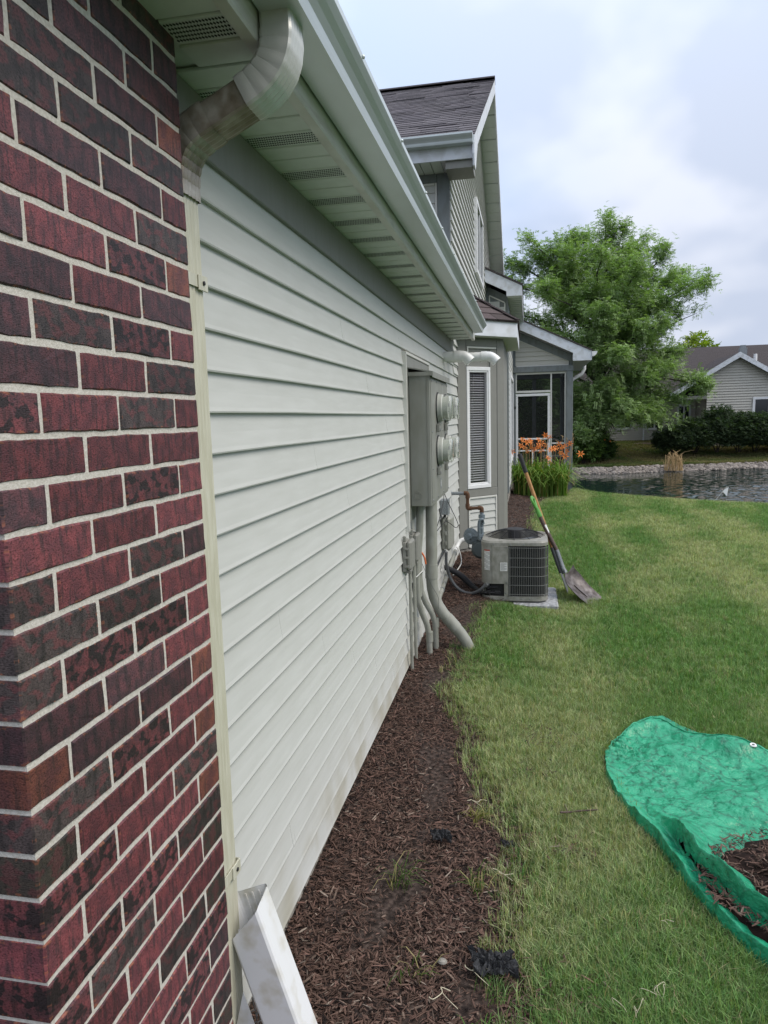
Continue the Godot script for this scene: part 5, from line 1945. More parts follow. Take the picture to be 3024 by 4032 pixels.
	for i in k:
		var p: Vector2 = ring[i] - Vector2(cx, cz)
		var q: Vector2 = ring[(i + 1) % k] - Vector2(cx, cz)
		var po := p * 0.975
		var qo := q * 0.975
		var pi_ := p.normalized() * 0.248
		var qi := q.normalized() * 0.248
		tc.face([Vector3(cx + po.x, 0.578, cz + po.y), Vector3(cx + qo.x, 0.578, cz + qo.y), Vector3(cx + qi.x, 0.586, cz + qi.y), Vector3(cx + pi_.x, 0.586, cz + pi_.y)], UP)
		tc.face([Vector3(cx + pi_.x, 0.586, cz + pi_.y), Vector3(cx + qi.x, 0.586, cz + qi.y), Vector3(cx + qi.x, 0.52, cz + qi.y), Vector3(cx + pi_.x, 0.52, cz + pi_.y)], -Vector3(p.x, 0, p.y))
	part(A, "top_cover", tc, M.acu)
	var dk := MB.new()
	dk.lathe([Vector2(0.25, 0.50), Vector2(0.0, 0.49)], Transform3D(Basis.IDENTITY, Vector3(cx, 0, cz)), 24)
	part(A, "fan_well", dk, M.hole)
	for b in 3:
		var bl := MB.new()
		var bs := Basis(UP, TAU * b / 3 + 0.4)
		bl.face([Vector3(cx, 0.53, cz) + bs * Vector3(0.05, 0.012, -0.03), Vector3(cx, 0.53, cz) + bs * Vector3(0.235, 0.015, -0.09), Vector3(cx, 0.53, cz) + bs * Vector3(0.235, -0.025, 0.09), Vector3(cx, 0.53, cz) + bs * Vector3(0.05, -0.012, 0.04)], UP)
		part(A, "fan_blade", bl, M.galv)
	var gr := MB.new()
	var dome := func(r: float) -> float:
		return 0.588 + 0.055 * (1.0 - pow(r / 0.25, 2.2))
	for i in 15:
		var r := 0.085 + i * 0.0118
		var c := []
		for j in 41:
			var a := TAU * j / 40
			c.append(Vector3(cx + r * cos(a), dome.call(r), cz + r * sin(a)))
		gr.tube(c, 0.0017, 4, false)
	for i in 12:
		var a := TAU * i / 12
		var c := []
		for j in 6:
			var r := lerpf(0.06, 0.262, j / 5.0)
			c.append(Vector3(cx + r * cos(a), dome.call(minf(r, 0.25)) - 0.003, cz + r * sin(a)))
		gr.tube(c, 0.0028, 5, false)
	part(A, "fan_grille", gr, M.black)
	var hub := MB.new()
	hub.lathe([Vector2(0.085, 0.632), Vector2(0.085, 0.642), Vector2(0.07, 0.647), Vector2(0.0, 0.648)], Transform3D(Basis.IDENTITY, Vector3(cx, 0, cz)), 24)
	hub.lathe([Vector2(0.06, 0.53), Vector2(0.06, 0.632), Vector2(0.0, 0.632)], Transform3D(Basis.IDENTITY, Vector3(cx, 0, cz)), 18)
	part(A, "fan_motor", hub, M.black)
	# stickers
	var s1 := MB.new()
	s1.span(Vector3(cx - hw + 0.165, 0.315, fy + 0.0045), Vector3(cx - hw + 0.226, 0.39, fy + 0.0053))
	var st := part(A, "rating_label", s1, M.paper)
	var t1 := MB.new()
	for i in 9:
		t1.span(Vector3(cx - hw + 0.170, 0.322 + i * 0.0072, fy + 0.0055), Vector3(cx - hw + 0.170 + (0.05 if i % 3 else 0.032), 0.325 + i * 0.0072, fy + 0.0058))
	part(st, "small_print", t1, M.ink)
	var s2 := MB.new()
	var s2r := MB.new()
	var t2 := MB.new()
	for i in [4, 5, 6]:
		var p: Vector2 = ring[i] + (ring[i] - Vector2(cx, cz)).normalized() * 0.0012
		var q: Vector2 = ring[i + 1] + (ring[i + 1] - Vector2(cx, cz)).normalized() * 0.0012
		var o := Vector3(p.x - cx, 0, p.y - cz)
		s2.face([Vector3(p.x, 0.32, p.y), Vector3(q.x, 0.32, q.y), Vector3(q.x, 0.488, q.y), Vector3(p.x, 0.488, p.y)], o)
		s2r.face([Vector3(p.x, 0.4885, p.y), Vector3(q.x, 0.4885, q.y), Vector3(q.x, 0.50, q.y), Vector3(p.x, 0.50, p.y)], o)
		for j in 18:
			if (j + i) % 5 == 0:
				continue
			var e := o.normalized() * 0.0006
			t2.face([Vector3(p.x, 0.327 + j * 0.0088, p.y) + e, Vector3(q.x, 0.327 + j * 0.0088, q.y) + e, Vector3(q.x, 0.330 + j * 0.0088, q.y) + e, Vector3(p.x, 0.330 + j * 0.0088, p.y) + e], o)
	var st2 := part(A, "warning_label", s2, M.paper)
	part(st2, "red_heading", s2r, M.red)
	part(st2, "small_print", t2, M.ink)
	for q in [[split - 0.012, 0.215], [split - 0.012, 0.52], [cx - hw + 0.11, 0.548], [split + 0.02, 0.548], [cx + 0.08, 0.548], [split - 0.02, 0.12], [split - 0.015, 0.07], [cx + 0.13, 0.07], [cx + 0.06, 0.07]]:
		var sc := MB.new()
		sc.lathe([Vector2(0.0055, 0), Vector2(0.005, 0.004), Vector2(0, 0.005)], Transform3D(Basis(Vector3(1, 0, 0), Vector3(0, 0, 1), Vector3(0, -1, 0)), Vector3(q[0], q[1], fy + (0.0045 if q[1] < 0.535 and q[1] > 0.2 else 0.003))), 8)
		part(A, "screw", sc, M.steel)
	# whip and refrigerant line
	var w := MB.new()
	w.tube(smooth([Vector3(-0.715, 0.47, -6.22), Vector3(-0.72, 0.36, -6.25), Vector3(-0.70, 0.24, -6.3), Vector3(-0.65, 0.15, -6.3), Vector3(-0.58, 0.10, -6.28), Vector3(-0.50, 0.095, -6.24), Vector3(-0.43, 0.13, -6.2), Vector3(-0.375, 0.18, -6.19), Vector3(-0.345, 0.187, -6.195)], 5), 0.0135, 12)
	single("electrical_whip", w, M.cable, "grey flexible conduit looping from the wall to the air conditioner", "cable", Vector3(-0.5, 0.09, -6.24))
	var l := MB.new()
	l.tube(smooth([Vector3(-0.78, 0.275, -6.5), Vector3(-0.72, 0.255, -6.5), Vector3(-0.62, 0.20, -6.5), Vector3(-0.54, 0.13, -6.48), Vector3(-0.47, 0.085, -6.42), Vector3(-0.40, 0.088, -6.28), Vector3(-0.36, 0.112, -6.22), Vector3(-0.33, 0.115, -6.20)], 5), [0.022, 0.022, 0.023, 0.024, 0.025, 0.025, 0.026, 0.026, 0.027, 0.027, 0.027, 0.027, 0.027, 0.027, 0.026, 0.025, 0.025, 0.025, 0.025, 0.025, 0.024, 0.024, 0.024, 0.024, 0.024, 0.023, 0.023, 0.023, 0.022, 0.022, 0.022, 0.022, 0.022, 0.022, 0.022, 0.022], 12)
	single("refrigerant_line", l, M.rubber, "black foam covered refrigerant line from the wall to the air conditioner", "pipe", Vector3(-0.5, 0.09, -6.45))


# ------------------------------------------------------------------ shovels
func make_shovels() -> void:
	var Sc := thing("scoop_shovel", "big grey scoop shovel with a green D grip leaning on the air conditioner", "shovel", Vector3(0.5, 0, -6.4))
	var gtop := Vector3(0.027, 0.905, -6.64)
	var sock := Vector3(0.250, 0.425, -6.56)
	var neck := Vector3(0.298, 0.275, -6.535)
	var dir := (neck - gtop).normalized()
	var sh := MB.new()
	sh.tube([gtop.lerp(neck, 0.18), gtop.lerp(neck, 0.40), sock], [0.018, 0.0185, 0.019], 14)
	part(Sc, "shaft", sh, M.handle_brown)
	var lbl := MB.new()
	lbl.tube([gtop.lerp(neck, 0.40) + Vector3(0.006, 0.003, 0.002), gtop.lerp(neck, 0.55) + Vector3(0.006, 0.003, 0.002)], 0.0155, 12, false)
	part(Sc, "worn_label", lbl, M.paper)
	var sk := MB.new()
	sk.tube([sock - dir * 0.01, sock.lerp(neck, 0.6), neck, neck + Vector3(0.022, -0.045, 0.012)], [0.0215, 0.022, 0.024, 0.027], 14)
	part(Sc, "socket", sk, M.steel)
	var gp := MB.new()
	var side := Vector3(-0.25, 0.05, 1).normalized()
	var g0 := gtop.lerp(neck, 0.20)
	var loop := []
	for i in 15:
		var a := PI * i / 14
		loop.append(g0 - dir * (0.028 + 0.115 * sin(a) ** 0.6) + side * (0.052 * cos(a)) * (0.35 + 0.65 * clampf(sin(a) * 2.0, 0, 1)))
	gp.tube(loop, 0.0125, 10)
	gp.tube([loop[4], loop[10]], 0.014, 10)
	gp.tube([g0 - dir * 0.04, g0, g0 + dir * 0.055], [0.017, 0.022, 0.023], 12)
	part(Sc, "grip", gp, M.grip_green)
	# dished blade
	var bl := MB.new()
	var root := Vector3(0.300, 0.205, -6.525)
	var tipc := Vector3(0.561, 0.010, -6.375)
	var ax := (tipc - root).normalized()
	var wide := Vector3(0.56, 0, -0.83)
	wide = (wide - ax * wide.dot(ax)).normalized()
	var nrm := wide.cross(ax).normalized()
	if nrm.y < 0:
		nrm = -nrm
	var nu := 20
	var nv := 20
	var len_ := root.distance_to(tipc)
	var P := func(u: float, v: float) -> Vector3:
		var half := lerpf(0.085, 0.142, smoothstep(0.0, 0.30, u)) * (1.0 - 0.06 * smoothstep(0.75, 1.0, u))
		var lift := 0.062 * pow(absf(v), 3.0) * (1.0 - 0.75 * u) + 0.05 * pow(1.0 - u, 5.0) - 0.014 * sin(PI * u)
		var back := 0.02 * (1.0 - v * v) * (1.0 - u) + 0.02 * (1 - v * v) * u
		return root + ax * (u * len_ + back) + wide * (v * half) + nrm * lift
	for lay in 2:
		for i in nu:
			for j in nv:
				var q := []
				var nn := []
				for t in [[i, j], [i + 1, j], [i + 1, j + 1], [i, j + 1]]:
					var u := float(t[0]) / nu
					var v: float = -1.0 + 2.0 * t[1] / nv
					var e := 0.01
					var d1: Vector3 = P.call(u + e, v) - P.call(u - e, v)
					var d2: Vector3 = P.call(u, v + e) - P.call(u, v - e)
					var n: Vector3 = d1.cross(d2).normalized()
					if n.dot(nrm) < 0:
						n = -n
					nn.append(n if lay == 0 else -n)
					q.append(P.call(u, v) - n * (0.0016 * lay * 2))
				if (q[1] - q[0]).cross(q[2] - q[0]).dot(nn[0]) > 0:
					bl.nquad(q[0], q[1], q[2], q[3], nn[0], nn[1], nn[2], nn[3])
				else:
					bl.nquad(q[0], q[3], q[2], q[1], nn[0], nn[3], nn[2], nn[1])
	part(Sc, "blade", bl, M.scoop)
	var rib := MB.new()
	rib.tube([P.call(0.3, 0.05) + nrm * 0.001, P.call(0.75, 0.05) + nrm * 0.001], 0.006, 8)
	part(Sc, "blade_rib", rib, M.scoop)
	var D := thing("long_shovel", "long wooden handled shovel with a black grip leaning behind the scoop shovel", "shovel", Vector3(0.36, 0, -6.62))
	var top := Vector3(-0.085, 1.295, -6.80)
	var bot := Vector3(0.262, 0.29, -6.70)
	var d2 := (bot - top).normalized()
	var m1 := MB.new()
	m1.tube([top + d2 * 0.17, top.lerp(bot, 0.5), bot], [0.0165, 0.018, 0.018], 14)
	part(D, "shaft", m1, M.handle_wood)
	var m2 := MB.new()
	m2.tube([top, top + d2 * 0.008, top + d2 * 0.10, top + d2 * 0.185], [0.016, 0.0215, 0.0205, 0.0205], 14)
	part(D, "grip", m2, M.rubber)
	var m3 := MB.new()
	m3.tube([bot - d2 * 0.15, bot, bot + d2 * 0.10], [0.021, 0.022, 0.02], 12)
	part(D, "socket", m3, M.cable)
	var m4 := MB.new()
	var bb := bot + d2 * 0.10
	m4.bar(bb, bb + d2 * 0.19, 0.15, 0.006, Vector3(0.1, 0, -1), 0.002)
	part(D, "blade", m4, M.cable)


# ------------------------------------------------------------------ tarp
func poly_at(p: Array, t: float) -> Vector2:
	var total := 0.0
	for i in p.size() - 1:
		total += p[i].distance_to(p[i + 1])
	var d := t * total
	for i in p.size() - 1:
		var l: float = p[i].distance_to(p[i + 1])
		if d <= l or i == p.size() - 2:
			return p[i].lerp(p[i + 1], minf(1.0, d / l))
		d -= l
	return p[-1]


var tarp_left := [Vector2(0.415, -3.55), Vector2(0.365, -3.42), Vector2(0.347, -3.196), Vector2(0.369, -3.0), Vector2(0.426, -2.814), Vector2(0.483, -2.686), Vector2(0.512, -2.548), Vector2(0.55, -2.40), Vector2(0.60, -2.26), Vector2(0.692, -2.108), Vector2(0.85, -1.9), Vector2(1.1, -1.62)]
var tarp_far := [Vector2(0.415, -3.55), Vector2(0.47, -3.66), Vector2(0.553, -3.786), Vector2(0.646, -3.86), Vector2(0.70, -3.855), Vector2(0.80, -3.72), Vector2(0.927, -3.63), Vector2(1.116, -3.53), Vector2(1.6, -3.42), Vector2(2.4, -3.35)]
var tarp_right := [Vector2(2.4, -3.35), Vector2(2.45, -2.5), Vector2(2.3, -1.5)]
var tarp_near := [Vector2(1.1, -1.62), Vector2(1.6, -1.5), Vector2(2.3, -1.5)]
var crinkle := FastNoiseLite.new()


func tarp_point(s: float, d: float) -> Vector3:
	# s runs from the far tip towards us, d is the share of the way to the right
	var L := poly_at(tarp_left, s)
	var R := poly_at(tarp_right, s)
	var F := poly_at(tarp_far, d)
	var Nn := poly_at(tarp_near, d)
	var c00 := tarp_left[0] as Vector2
	var c10 := tarp_left[-1] as Vector2
	var c01 := tarp_right[0] as Vector2
	var c11 := tarp_right[-1] as Vector2
	var p := L.lerp(R, d) + F.lerp(Nn, s) - (c00.lerp(c01, d)).lerp(c10.lerp(c11, d), s)
	var m := d * L.distance_to(R)              # metres from the left edge
	var e := s * 2.2                           # metres from the far edge, roughly
	# folded lip, trough, second fold, then the flat with a heap on it
	var grow := smoothstep(0.30, 0.50, s)
	var y := 0.022
	var out := 0.0
	var edge_n := 0.75 + 0.5 * wob.get_noise_2d(e * 60, 3.0)
	var lip := clampf(m / 0.022, 0.0, 1.0) * (1.0 - smoothstep(0.018, 0.10, m))
	y += (0.030 + 0.036 * smoothstep(0.1, 0.5, s)) * edge_n * lip * smoothstep(0.03, 0.2, s)
	out = -0.012 * lip * edge_n
	var rm := 0.135 + 0.055 * smoothstep(0.5, 0.9, s) + 0.012 * wob.get_noise_2d(e * 40, 9.0)
	var fold := exp(-absf(m - rm) / (0.032 if m < rm else 0.085))
	y += (0.135 + 0.05 * wob.get_noise_2d(e * 50, 20.0)) * fold * grow
	out -= 0.045 * exp(-pow((m - rm) / 0.04, 2)) * grow
	# raised edge along the far side
	y += 0.035 * exp(-pow((e - 0.10) / 0.06, 2)) * smoothstep(0.02, 0.12, d)
	y += 0.03 * smoothstep(0.05, 0.5, d)
	y += 0.014 * smoothstep(0.08, 0.25, d) * (sin(p.x * 9.0 + p.y * 14.0 + 2.0 * sin(p.x * 5.0)) + 0.6 * sin(p.x * 21.0 - p.y * 9.0))
	var w := crinkle.get_noise_2d(p.x * 13 + 6 * p.y, p.y * 17)
	var w2 := crinkle.get_noise_2d(p.x * 36 + 40 - 12 * p.y, p.y * 44)
	y += (0.018 * clampf(w + 0.95, 0, 1.2) + 0.009 * clampf(w2 + 0.95, 0, 1.2)) * smoothstep(0.0, 0.03, d + 0.02)
	# loose crumpled corner
	var cr := exp(-pow(p.distance_to(Vector2(0.45, -3.5)) / 0.13, 2))
	y += cr * 0.035 * (0.5 + crinkle.get_noise_2d(p.x * 50, p.y * 120))
	var g := height(p.x, p.y)
	return Vector3(p.x + out + 0.006 * w2, maxf(g + 0.012, g + y), p.y + 0.006 * w)


func make_tarp() -> void:
	crinkle.seed = 9
	crinkle.frequency = 0.35
	crinkle.noise_type = FastNoiseLite.TYPE_CELLULAR
	crinkle.cellular_return_type = FastNoiseLite.RETURN_DISTANCE2_SUB
	crinkle.fractal_type = FastNoiseLite.FRACTAL_FBM
	crinkle.fractal_octaves = 2
	crinkle.domain_warp_enabled = true
	crinkle.domain_warp_amplitude = 1.2
	crinkle.domain_warp_frequency = 0.2
	var T := thing("tarp", "crumpled green tarp spread on the lawn with its left edge rolled up", "tarp", Vector3(1.2, 0, -2.7))
	var ns := 260
	var nd := 230
	var grid := []
	for i in ns + 1:
		var row := []
		for j in nd + 1:
			row.append(tarp_point(float(i) / ns, pow(float(j) / nd, 1.7)))
		grid.append(row)
	var nr := []
	for i in ns + 1:
		var row := []
		for j in nd + 1:
			var a: Vector3 = grid[mini(i + 1, ns)][j] - grid[maxi(i - 1, 0)][j]
			var b: Vector3 = grid[i][mini(j + 1, nd)] - grid[i][maxi(j - 1, 0)]
			var n := a.cross(b).normalized()
			row.append(n if n.y > 0 else -n)
		nr.append(row)
	var mb := MB.new()
	for i in ns:
		for j in nd:
			mb.nquad(grid[i][j], grid[i + 1][j], grid[i + 1][j + 1], grid[i][j + 1], nr[i][j], nr[i + 1][j], nr[i + 1][j + 1], nr[i][j + 1])
	# the edge turned under, so that the cloth meets the grass
	for i in ns:
		var a: Vector3 = grid[i][0]
		var b: Vector3 = grid[i + 1][0]
		var a2 := Vector3(a.x + 0.035, height(a.x, a.z) - 0.01, a.z - 0.01)
		var b2 := Vector3(b.x + 0.035, height(b.x, b.z) - 0.01, b.z - 0.01)
		mb.face([a, b, b2, a2], Vector3(-1, 0, 0.3))
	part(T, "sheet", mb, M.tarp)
	var hem := MB.new()
	var hp := []
	for j in range(12, nd + 1, 2):
		hp.append(grid[9][j] + Vector3(0, 0.003, 0))
	hem.tube(hp, 0.0035, 5)
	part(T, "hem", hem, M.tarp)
	for q in [Vector2(1.03, -3.475), Vector2(1.75, -3.33)]:
		var gm := MB.new()
		var best: Vector3 = grid[5][100]
		for i in range(0, 30):
			for j in range(60, nd):
				if Vector2(grid[i][j].x, grid[i][j].z).distance_to(q) < Vector2(best.x, best.z).distance_to(q):
					best = grid[i][j]
		gm.lathe([Vector2(0.006, 0.001), Vector2(0.008, 0.004), Vector2(0.014, 0.004), Vector2(0.016, 0.0)], Transform3D(Basis(Vector3(1, 0, 0), 0.15), best + Vector3(0, 0.003, 0)), 18)
		var gp := part(T, "grommet", gm, M.paper)
		var ho := MB.new()
		ho.lathe([Vector2(0.0065, 0.0015), Vector2(0.0, 0.0015)], Transform3D(Basis(Vector3(1, 0, 0), 0.15), best + Vector3(0, 0.003, 0)), 12)
		part(gp, "eye", ho, M.hole)
	# heap of old mulch on the tarp
	var heap := MB.new()
	var hc := Vector2(1.30, -2.42)
	var hy := func(x: float, z: float) -> float:
		var d := Vector2((x - hc.x) / 0.72, (z - hc.y) / 0.40).length() + 0.12 * wob.get_noise_2d(x * 70, z * 70)
		return 0.055 + 0.20 * (1.0 - smoothstep(0.0, 1.05, d)) - 0.06 * smoothstep(0.9, 1.15, d)
	var n := 50
	for i in n:
		for j in n:
			var q := []
			for t in [[i, j], [i + 1, j], [i + 1, j + 1], [i, j + 1]]:
				var x: float = hc.x - 0.8 + 1.6 * t[0] / n
				var z: float = hc.y - 0.5 + 1.0 * t[1] / n
				q.append(Vector3(x, hy.call(x, z), z))
			heap.col = Color(0.036, 0.023, 0.019)
			heap.face(q, UP)
	var Hh := thing("mulch_heap", "heap of dark brown mulch piled on the green tarp", "mulch", Vector3(hc.x, 0.05, hc.y))
	part(Hh, "soil", heap, M.chip)
	var xf := []
	var cs := []
	for i in 7000:
		var a := rng.randf() * TAU
		var r := sqrt(rng.randf()) * 1.03
		var x := hc.x + 0.72 * r * cos(a)
		var z := hc.y + 0.40 * r * sin(a)
		var y: float = hy.call(x, z)
		if r > 0.93:
			y = maxf(y, 0.075)
		add_chip(xf, cs, Vector3(x, y + 0.004, z), 1.0)
	scatter("wood_chips", chip_mesh(), M.chip, xf, cs, Hh)


func chip_mesh() -> Mesh:
	var mb := MB.new()
	# a splinter 1 long: two bent, tapering segments
	var sec := [[-0.5, 0.06, 0.025, 0.0], [-0.1, 0.13, 0.04, 0.04], [0.3, 0.10, 0.035, 0.03], [0.5, 0.02, 0.015, -0.02]]
	for i in 3:
		var a: Array = sec[i]
		var b: Array = sec[i + 1]
		var pa := [Vector3(a[0], a[3] - a[2], -a[1]), Vector3(a[0], a[3] - a[2], a[1]), Vector3(a[0], a[3] + a[2], a[1] * 0.8), Vector3(a[0], a[3] + a[2], -a[1] * 0.7)]
		var pb := [Vector3(b[0], b[3] - b[2], -b[1]), Vector3(b[0], b[3] - b[2], b[1]), Vector3(b[0], b[3] + b[2], b[1] * 0.8), Vector3(b[0], b[3] + b[2], -b[1] * 0.7)]
		for k in 4:
			var l := (k + 1) % 4
			var c := (Vector3(a[0], a[3], 0) + Vector3(b[0], b[3], 0)) * 0.5
			mb.face([pa[k], pb[k], pb[l], pa[l]], (pa[k] + pb[l]) * 0.5 - c)
	return mb.mesh()


func add_chip(xf: Array, cs: Array, p: Vector3, s: float) -> void:
	var l := s * rng.randf_range(0.009, 0.038) * (1.6 if rng.randf() < 0.10 else 1.0)
	var w := l * rng.randf_range(0.5, 1.6)
	if rng.randf() < 0.5:
		w = l * 0.32
	w = minf(w, 0.026)
	var bs := Basis.from_euler(Vector3(rng.randfn(0, 0.35), rng.randf() * TAU, rng.randfn(0, 0.35))) * Basis.from_scale(Vector3(l, l * 0.6, w))
	xf.append(Transform3D(bs, p))
	var t := rng.randf()
	var g := rng.randf_range(0.55, 1.5)
	var c := Color(0.168, 0.108, 0.086) * g
	if t < 0.10:
		c = Color(0.23, 0.14, 0.115) * g
	elif t < 0.16:
		c = Color(0.28, 0.21, 0.17) * g
	elif t < 0.18:
		c = Color(0.36, 0.30, 0.25) * g
	elif t < 0.34:
		c = Color(0.035, 0.026, 0.024) * g
	cs.append(c)


# ------------------------------------------------------------------ far bank: house, shrubs, trees, reeds, flag
func far_window(H: Node3D, x0: float, x1: float, y0: float, y1: float, z: float, bars := 1) -> void:
	var mb := MB.new()
	window_frame(mb, Vector3(x0, y0, z), Vector3(1, 0, 0), x1 - x0, y1 - y0, Vector3(0, 0, 1), 0.11, 0.085)
	for i in bars:
		var x := lerpf(x0, x1, (i + 1.0) / (bars + 1))
		mb.span(Vector3(x - 0.04, y0 + 0.11, z - 0.02), Vector3(x + 0.04, y1 - 0.11, z + 0.07))
	var f := part(H, "window", mb, M.white)
	var p := MB.new()
	p.span(Vector3(x0 + 0.1, y0 + 0.1, z - 0.02), Vector3(x1 - 0.1, y1 - 0.1, z + 0.058))
	part(f, "pane", p, M.dark_glass)


func make_far_house() -> void:
	var F := thing("lakeside_house", "tan sided single storey house across the pond with a white edged gable", "house", Vector3(11, -0.1, -39))
	var w := MB.new()
	w.prism([Vector2(8.56, -0.4), Vector2(11.7, -0.4), Vector2(11.7, 3.12), Vector2(9.91, 4.2), Vector2(8.56, 3.38)], -38.0, -42.0)
	part(F, "gable_wall", w, M.far_siding)
	var wing := MB.new()
	wing.span(Vector3(-7, -0.4, -40.2), Vector3(8.54, 2.45, -44))
	wing.span(Vector3(11.75, -0.4, -39), Vector3(20, 2.45, -44))
	part(F, "wing_wall", wing, M.far_siding)
	for k in 40:
		var y := -0.25 + k * 0.127
		var xl := 8.56
		var xr := 11.7
		if y + 0.127 > 3.1:
			var half := (4.18 - y - 0.127) / 0.61
			if half < 0.1:
				break
			xl = maxf(xl, 9.91 - half)
			xr = minf(xr, 9.91 + half)
		var mb := MB.new()
		board(mb, Vector3(xl, y, -37.998), Vector3(xr, y, -37.998), Vector3(0, 0, 1), 0.127, 0, 0, 0, 0, 0.05)
		part(F, "siding_board", mb, M.far_siding)
	for k in 20:
		var mb := MB.new()
		board(mb, Vector3(-7, -0.2 + k * 0.127, -40.198), Vector3(8.53, -0.2 + k * 0.127, -40.198), Vector3(0, 0, 1), 0.127, 0, 0, 0, 0, 0.05)
		part(F, "siding_board", mb, M.far_siding)
	var rf := MB.new()
	rf.prism([Vector2(6.8, 2.46), Vector2(9.91, 4.36), Vector2(13.0, 2.46), Vector2(13.0, 2.38), Vector2(9.91, 4.28), Vector2(6.8, 2.38)], -37.6, -43.5)
	rf.prism([Vector2(-39.6, 2.45), Vector2(-43.6, 5.15), Vector2(-47.6, 2.45), Vector2(-47.6, 2.35), Vector2(-43.6, 5.05), Vector2(-39.6, 2.35)], -8.0, 20.5, true, Basis(Vector3(0, 0, 1), UP, Vector3(1, 0, 0)))
	var roof := part(F, "roof", rf, M.roof)
	for k in 16:
		var mb := MB.new()
		var z := -39.55 - k * 0.25
		mb.bar(Vector3(-8, 2.47 + k * 0.169, z), Vector3(20.5, 2.47 + k * 0.169, z), 0.30, 0.012, Vector3(0, 0.56, -0.83))
		part(roof, "shingle_course", mb, M.roof)
	var rk := MB.new()
	rk.prism([Vector2(6.78, 2.47), Vector2(9.91, 4.38), Vector2(13.02, 2.47), Vector2(13.02, 2.24), Vector2(9.91, 4.13), Vector2(6.78, 2.24)], -37.56, -37.59)
	rk.span(Vector3(-8, 2.28, -39.56), Vector3(6.8, 2.46, -39.62))
	part(F, "rake_board", rk, M.rake)
	var ch := MB.new()
	ch.span(Vector3(10.9, 3.6, -41.4), Vector3(11.25, 4.85, -41.7))
	ch.span(Vector3(10.95, 4.852, -41.45), Vector3(11.2, 5.0, -41.65))
	part(F, "chimney_vent", ch, M.galv)
	var v2 := MB.new()
	v2.tube([Vector3(11.6, 3.6, -41.2), Vector3(11.6, 4.5, -41.2)], 0.09, 10)
	part(F, "vent_pipe", v2, M.white)
	far_window(F, 10.64, 11.45, 0.95, 2.22, -37.985, 0)
	far_window(F, 0.2, 1.2, 0.75, 2.1, -40.185, 1)
	far_window(F, 4.6, 5.4, 0.75, 2.12, -40.185, 1)
	far_window(F, 6.0, 7.0, 0.7, 1.95, -40.185, 1)
	far_window(F, 7.6, 8.3, 0.6, 2.0, -40.185, 1)
	var po := MB.new()
	po.span(Vector3(6.55, -0.3, -37.9), Vector3(6.7, 2.36, -38.05))
	po.span(Vector3(6.55, 2.2, -37.85), Vector3(8.54, 2.36, -38.0))
	part(F, "porch_post", po, M.trim)
	var dk := MB.new()
	dk.span(Vector3(5.2, -0.3, -37.9), Vector3(8.54, 0.1, -40.1))
	part(F, "porch_floor", dk, M.deck)
	var ds := MB.new()
	ds.tube([Vector3(5.95, 2.3, -40.1), Vector3(5.95, 0.1, -40.1), Vector3(6.05, -0.05, -39.9)], 0.04, 8)
	part(F, "downspout", ds, M.white)


func leaf_cards(n: int, w: float, l: float, spread: float, droop: float, seed_: int) -> Mesh:
	# a spray of n leaflets along a drooping stalk that runs out along +x, length 1 * spread
	var r := RandomNumberGenerator.new()
	r.seed = seed_
	var mb := MB.new()
	for i in n:
		var t := (i + 0.5) / n
		var p := Vector3(t * spread, -droop * t * t, 0)
		var s := -1.0 if i % 2 else 1.0
		var g := r.randf_range(0.8, 1.25)
		mb.col = Color(g, g, g * 0.95)
		var d := Vector3(0.55, r.randf_range(-0.5, 0.1), s).normalized()
		var x := Vector3(1, r.randf_range(-0.5, 0.5), r.randf_range(-0.4, 0.4)).normalized()
		var len_ := l * r.randf_range(0.75, 1.2)
		var m := p + d * len_ * 0.5
		mb.tri(p, m + x * w * 0.5, p + d * len_)
		mb.tri(p, p + d * len_, m - x * w * 0.5)
	return mb.mesh()


func grow(mb: MB, a: Vector3, b: Vector3, r0: float, r1: float, bow: float, sides: int) -> Array:
	var pts := []
	var rs := []
	var n := 6
	var off := Vector3(rng.randf_range(-1, 1), rng.randf_range(-0.3, 0.3), rng.randf_range(-1, 1)) * a.distance_to(b) * 0.06
	for i in n + 1:
		var t := float(i) / n
		pts.append(a.lerp(b, t) + UP * bow * sin(PI * t) + off * sin(PI * t * 1.5) + Vector3(rng.randfn(0, 0.01), rng.randfn(0, 0.01), rng.randfn(0, 0.01)) * a.distance_to(b))
		rs.append(lerpf(r0, r1, t))
	mb.tube(pts, rs, sides)
	return pts


